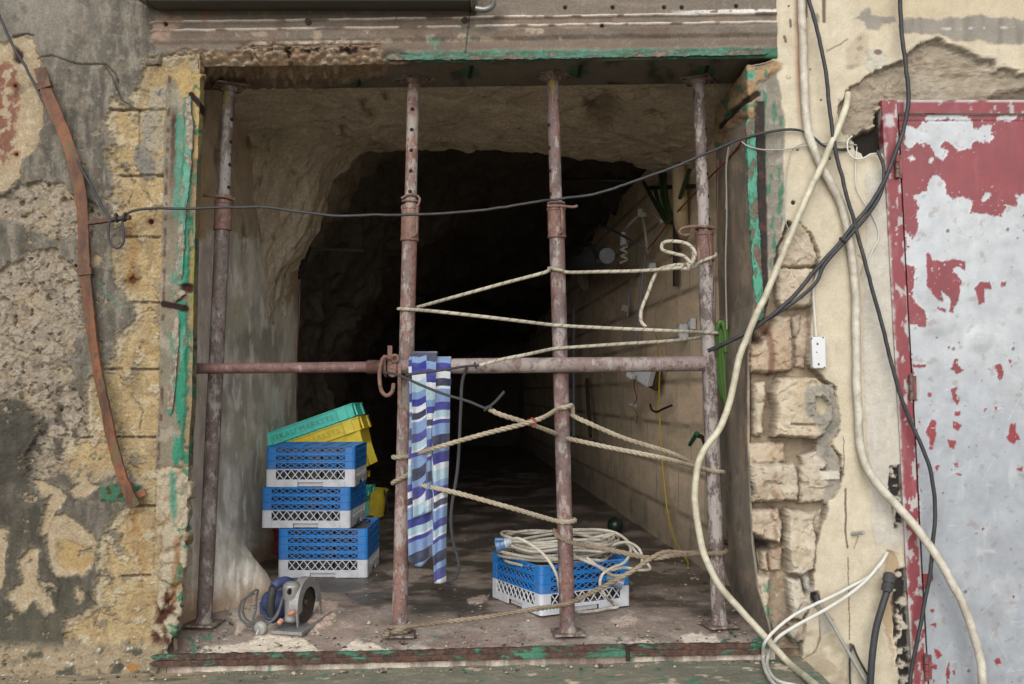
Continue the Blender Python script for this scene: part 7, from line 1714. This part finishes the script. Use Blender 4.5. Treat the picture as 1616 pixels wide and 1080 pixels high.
m = MB(); m.tube([W(1150, 670, .50), W(1151, 740, .50), W(1152, 800, .50), W(1153, 884, .50)], .010, 8); m.cyl(W(1142, 700, .48), W(1156, 704, .48), .012, n=10); m.cyl(W(1141, 756, .46), W(1153, 754, .46), .010, n=10); m.cyl(W(1141, 856, .46), W(1156, 857, .46), .010, n=10)
o = m.build('water_pipe', hk); tag(o, "dark upright water pipe in the corner behind the right prop", "pipe")
m = MB(); rnd = random.Random(5)
pp_ = [W(1150 + rnd.uniform(-7, 7), 768 + k * 2.1 + rnd.uniform(-4, 4), .46 + rnd.uniform(-.01, .01)) for k in range(26)] + [W(1156, 860, .46), W(1160, 874, .45)]
m.tube(pp_, .0022, 6); o = m.build('string_tangle', flat_mat("orange_string", C(170, 60, 36), .8)); tag(o, "tangle of orange string on the dark water pipe", "string")
m = MB(); m.bar(B(905, 690, .12), B(905, 488, .10), .085, .03, (-1, 0, 0)); o = m.build('board', flat_mat("bluish_board", C(120, 124, 136), .6, var=.15), bevel=.008); tag(o, "bluish board leaning upright on the block wall behind the third prop", "board")
m = MB(); m.bar(B(932, 688, .10), B(926, 600, .06), .055, .03, (-1, 0, 0)); o = m.build('plank', M_DKWOOD, bevel=.003); tag(o, "short brown plank leaning on the block wall right of the bluish board", "plank")
m = MB(); m.tube([B(990, 286, .05), B(930, 284, .3), B(846, 282, .6)], .010, 8); o = m.build('iron_rod', flat_mat("grey_rod", C(110, 110, 112), .5, .4)); tag(o, "thin level metal rod high in the dark beside the block wall", "rod")
bp = G(972, 843, FZ); m = MB(); c0 = bp + np.array([0, 0.03, .052]); m.lathe(c0 - np.array([.0, 0, .052]), c0 + np.array([0, 0, .052]), [(0.5 - .5 * math.cos(a), .052 * math.sin(a)) for a in np.linspace(.02, math.pi - .02, 16)], 24); m.tube([c0 + np.array([.03, 0, .04]), c0 + np.array([.05, 0, .05]), c0 + np.array([.06, 0, -.03])], .0015, 6)
o = m.build('float_ball', flat_mat("dark_green_float", C(36, 50, 42), .3, var=.2)); tag(o, "dark green ball float on the floor behind the cable coil", "ball")
# left side
def LWp(px, py, off=0.0):
    d = ray(px, py); a0 = -1.311 + off; t = (a0 + .002 * CAM[1]) / (d[0] - .002 * d[1]); return CAM + d * t
m = MB(); m.tube([LWp(414, 279, -.02), LWp(414, 279, .02), LWp(428, 276, .06), LWp(442, 271, .06), LWp(446, 266, .06), LWp(444, 254, .06)], .006, 8); o = m.build('wall_hook', hk); tag(o, "bent black iron hook sticking out of the rock on the left side wall", "hook")
m = MB(); m.tube([W(488, 392, 2.28), W(482, 402, 2.27), W(478, 415, 2.27), W(470, 440, 2.28)], [.018, .024, .018, .016], 8); m.tube([W(490, 392, 2.28), W(480, 392, 2.27), W(474, 408, 2.27)], .008, 8); m.box(W(474, 412, 2.26), (.022, .02, .03), None, 1)
o = m.build('hanging_strap', [flat_mat("black_strap", (.02, .022, .03), .6, var=.3), flat_mat("red_strap_clip", C(120, 50, 40), .6)]); tag(o, "black strap with a red clip hanging at the end of the left side wall", "strap")
m = MB(); m.tube([W(485, 393, 2.32), W(530, 394, 2.45), W(574, 396, 2.6)], .009, 8); o = m.build('iron_rod', flat_mat("dull_rod", C(104, 100, 96), .5, .4)); tag(o, "level metal rod sticking out into the dark beside the black strap", "rod")
m = MB(); m.tube([W(472, 440, 2.28), W(470, 540, 2.28), W(468, 640, 2.28), W(467, 690, 2.28)], .0022, 6); o = m.build('string', flat_mat("red_string", C(120, 46, 36), .8)); tag(o, "thin red string hanging straight down from the black strap", "string")

# loose grit and chips on the floor: nobody could count them
rnd = random.Random(21); m = MB()
def chip(p, r):
    v = []
    for k in range(6):
        a = k / 6 * 2 * math.pi; v.append(p + np.array([math.cos(a) * r * rnd.uniform(.6, 1.2), math.sin(a) * r * rnd.uniform(.6, 1.2), rnd.uniform(-.2, .3) * r]))
    v.append(p + np.array([rnd.uniform(-.3, .3) * r, rnd.uniform(-.3, .3) * r, r * rnd.uniform(.4, .9)])); v.append(p - np.array([0, 0, r * .5]))
    m.add(v, [(k, (k + 1) % 6, 6) for k in range(6)] + [((k + 1) % 6, k, 7) for k in range(6)], rnd.choice([0, 0, 1, 2]))
for k in range(900):
    if k < 420: x, y = rnd.uniform(-1.22, .93), abs(rnd.gauss(0, .16)) + .01
    elif k < 560: x, y = -1.2 + abs(rnd.gauss(0, .12)), rnd.uniform(.02, 1.6)
    elif k < 700: x, y = .93 - abs(rnd.gauss(0, .10)), rnd.uniform(.05, 2.2)
    else: x, y = rnd.uniform(-1.1, .9), rnd.uniform(.1, 2.6)
    z = -.054 + .054 * float(ss(-.02, .42, np.array(y))) + .012 * x * float(ss(.45, 0, np.array(y))) + .004
    r = min(.014, .0022 + rnd.expovariate(1 / .0025)); chip(np.array([x, y, z]), r)
for k in range(260):
    x = rnd.uniform(-1.9, 1.0); y = -abs(rnd.gauss(0, .05)) - .035; chip(np.array([x, y, -.091 + .022 * x]), min(.014, .002 + rnd.expovariate(1 / .0028)))
o = m.build('loose_grit', [flat_mat("pale_chips", C(190, 174, 150), .9, var=.3, scale=60), flat_mat("grey_chips", C(128, 120, 108), .9, var=.3, scale=60), flat_mat("dark_chips", C(84, 72, 62), .9, var=.3, scale=60)], smooth=0)
tag(o, kind='stuff')
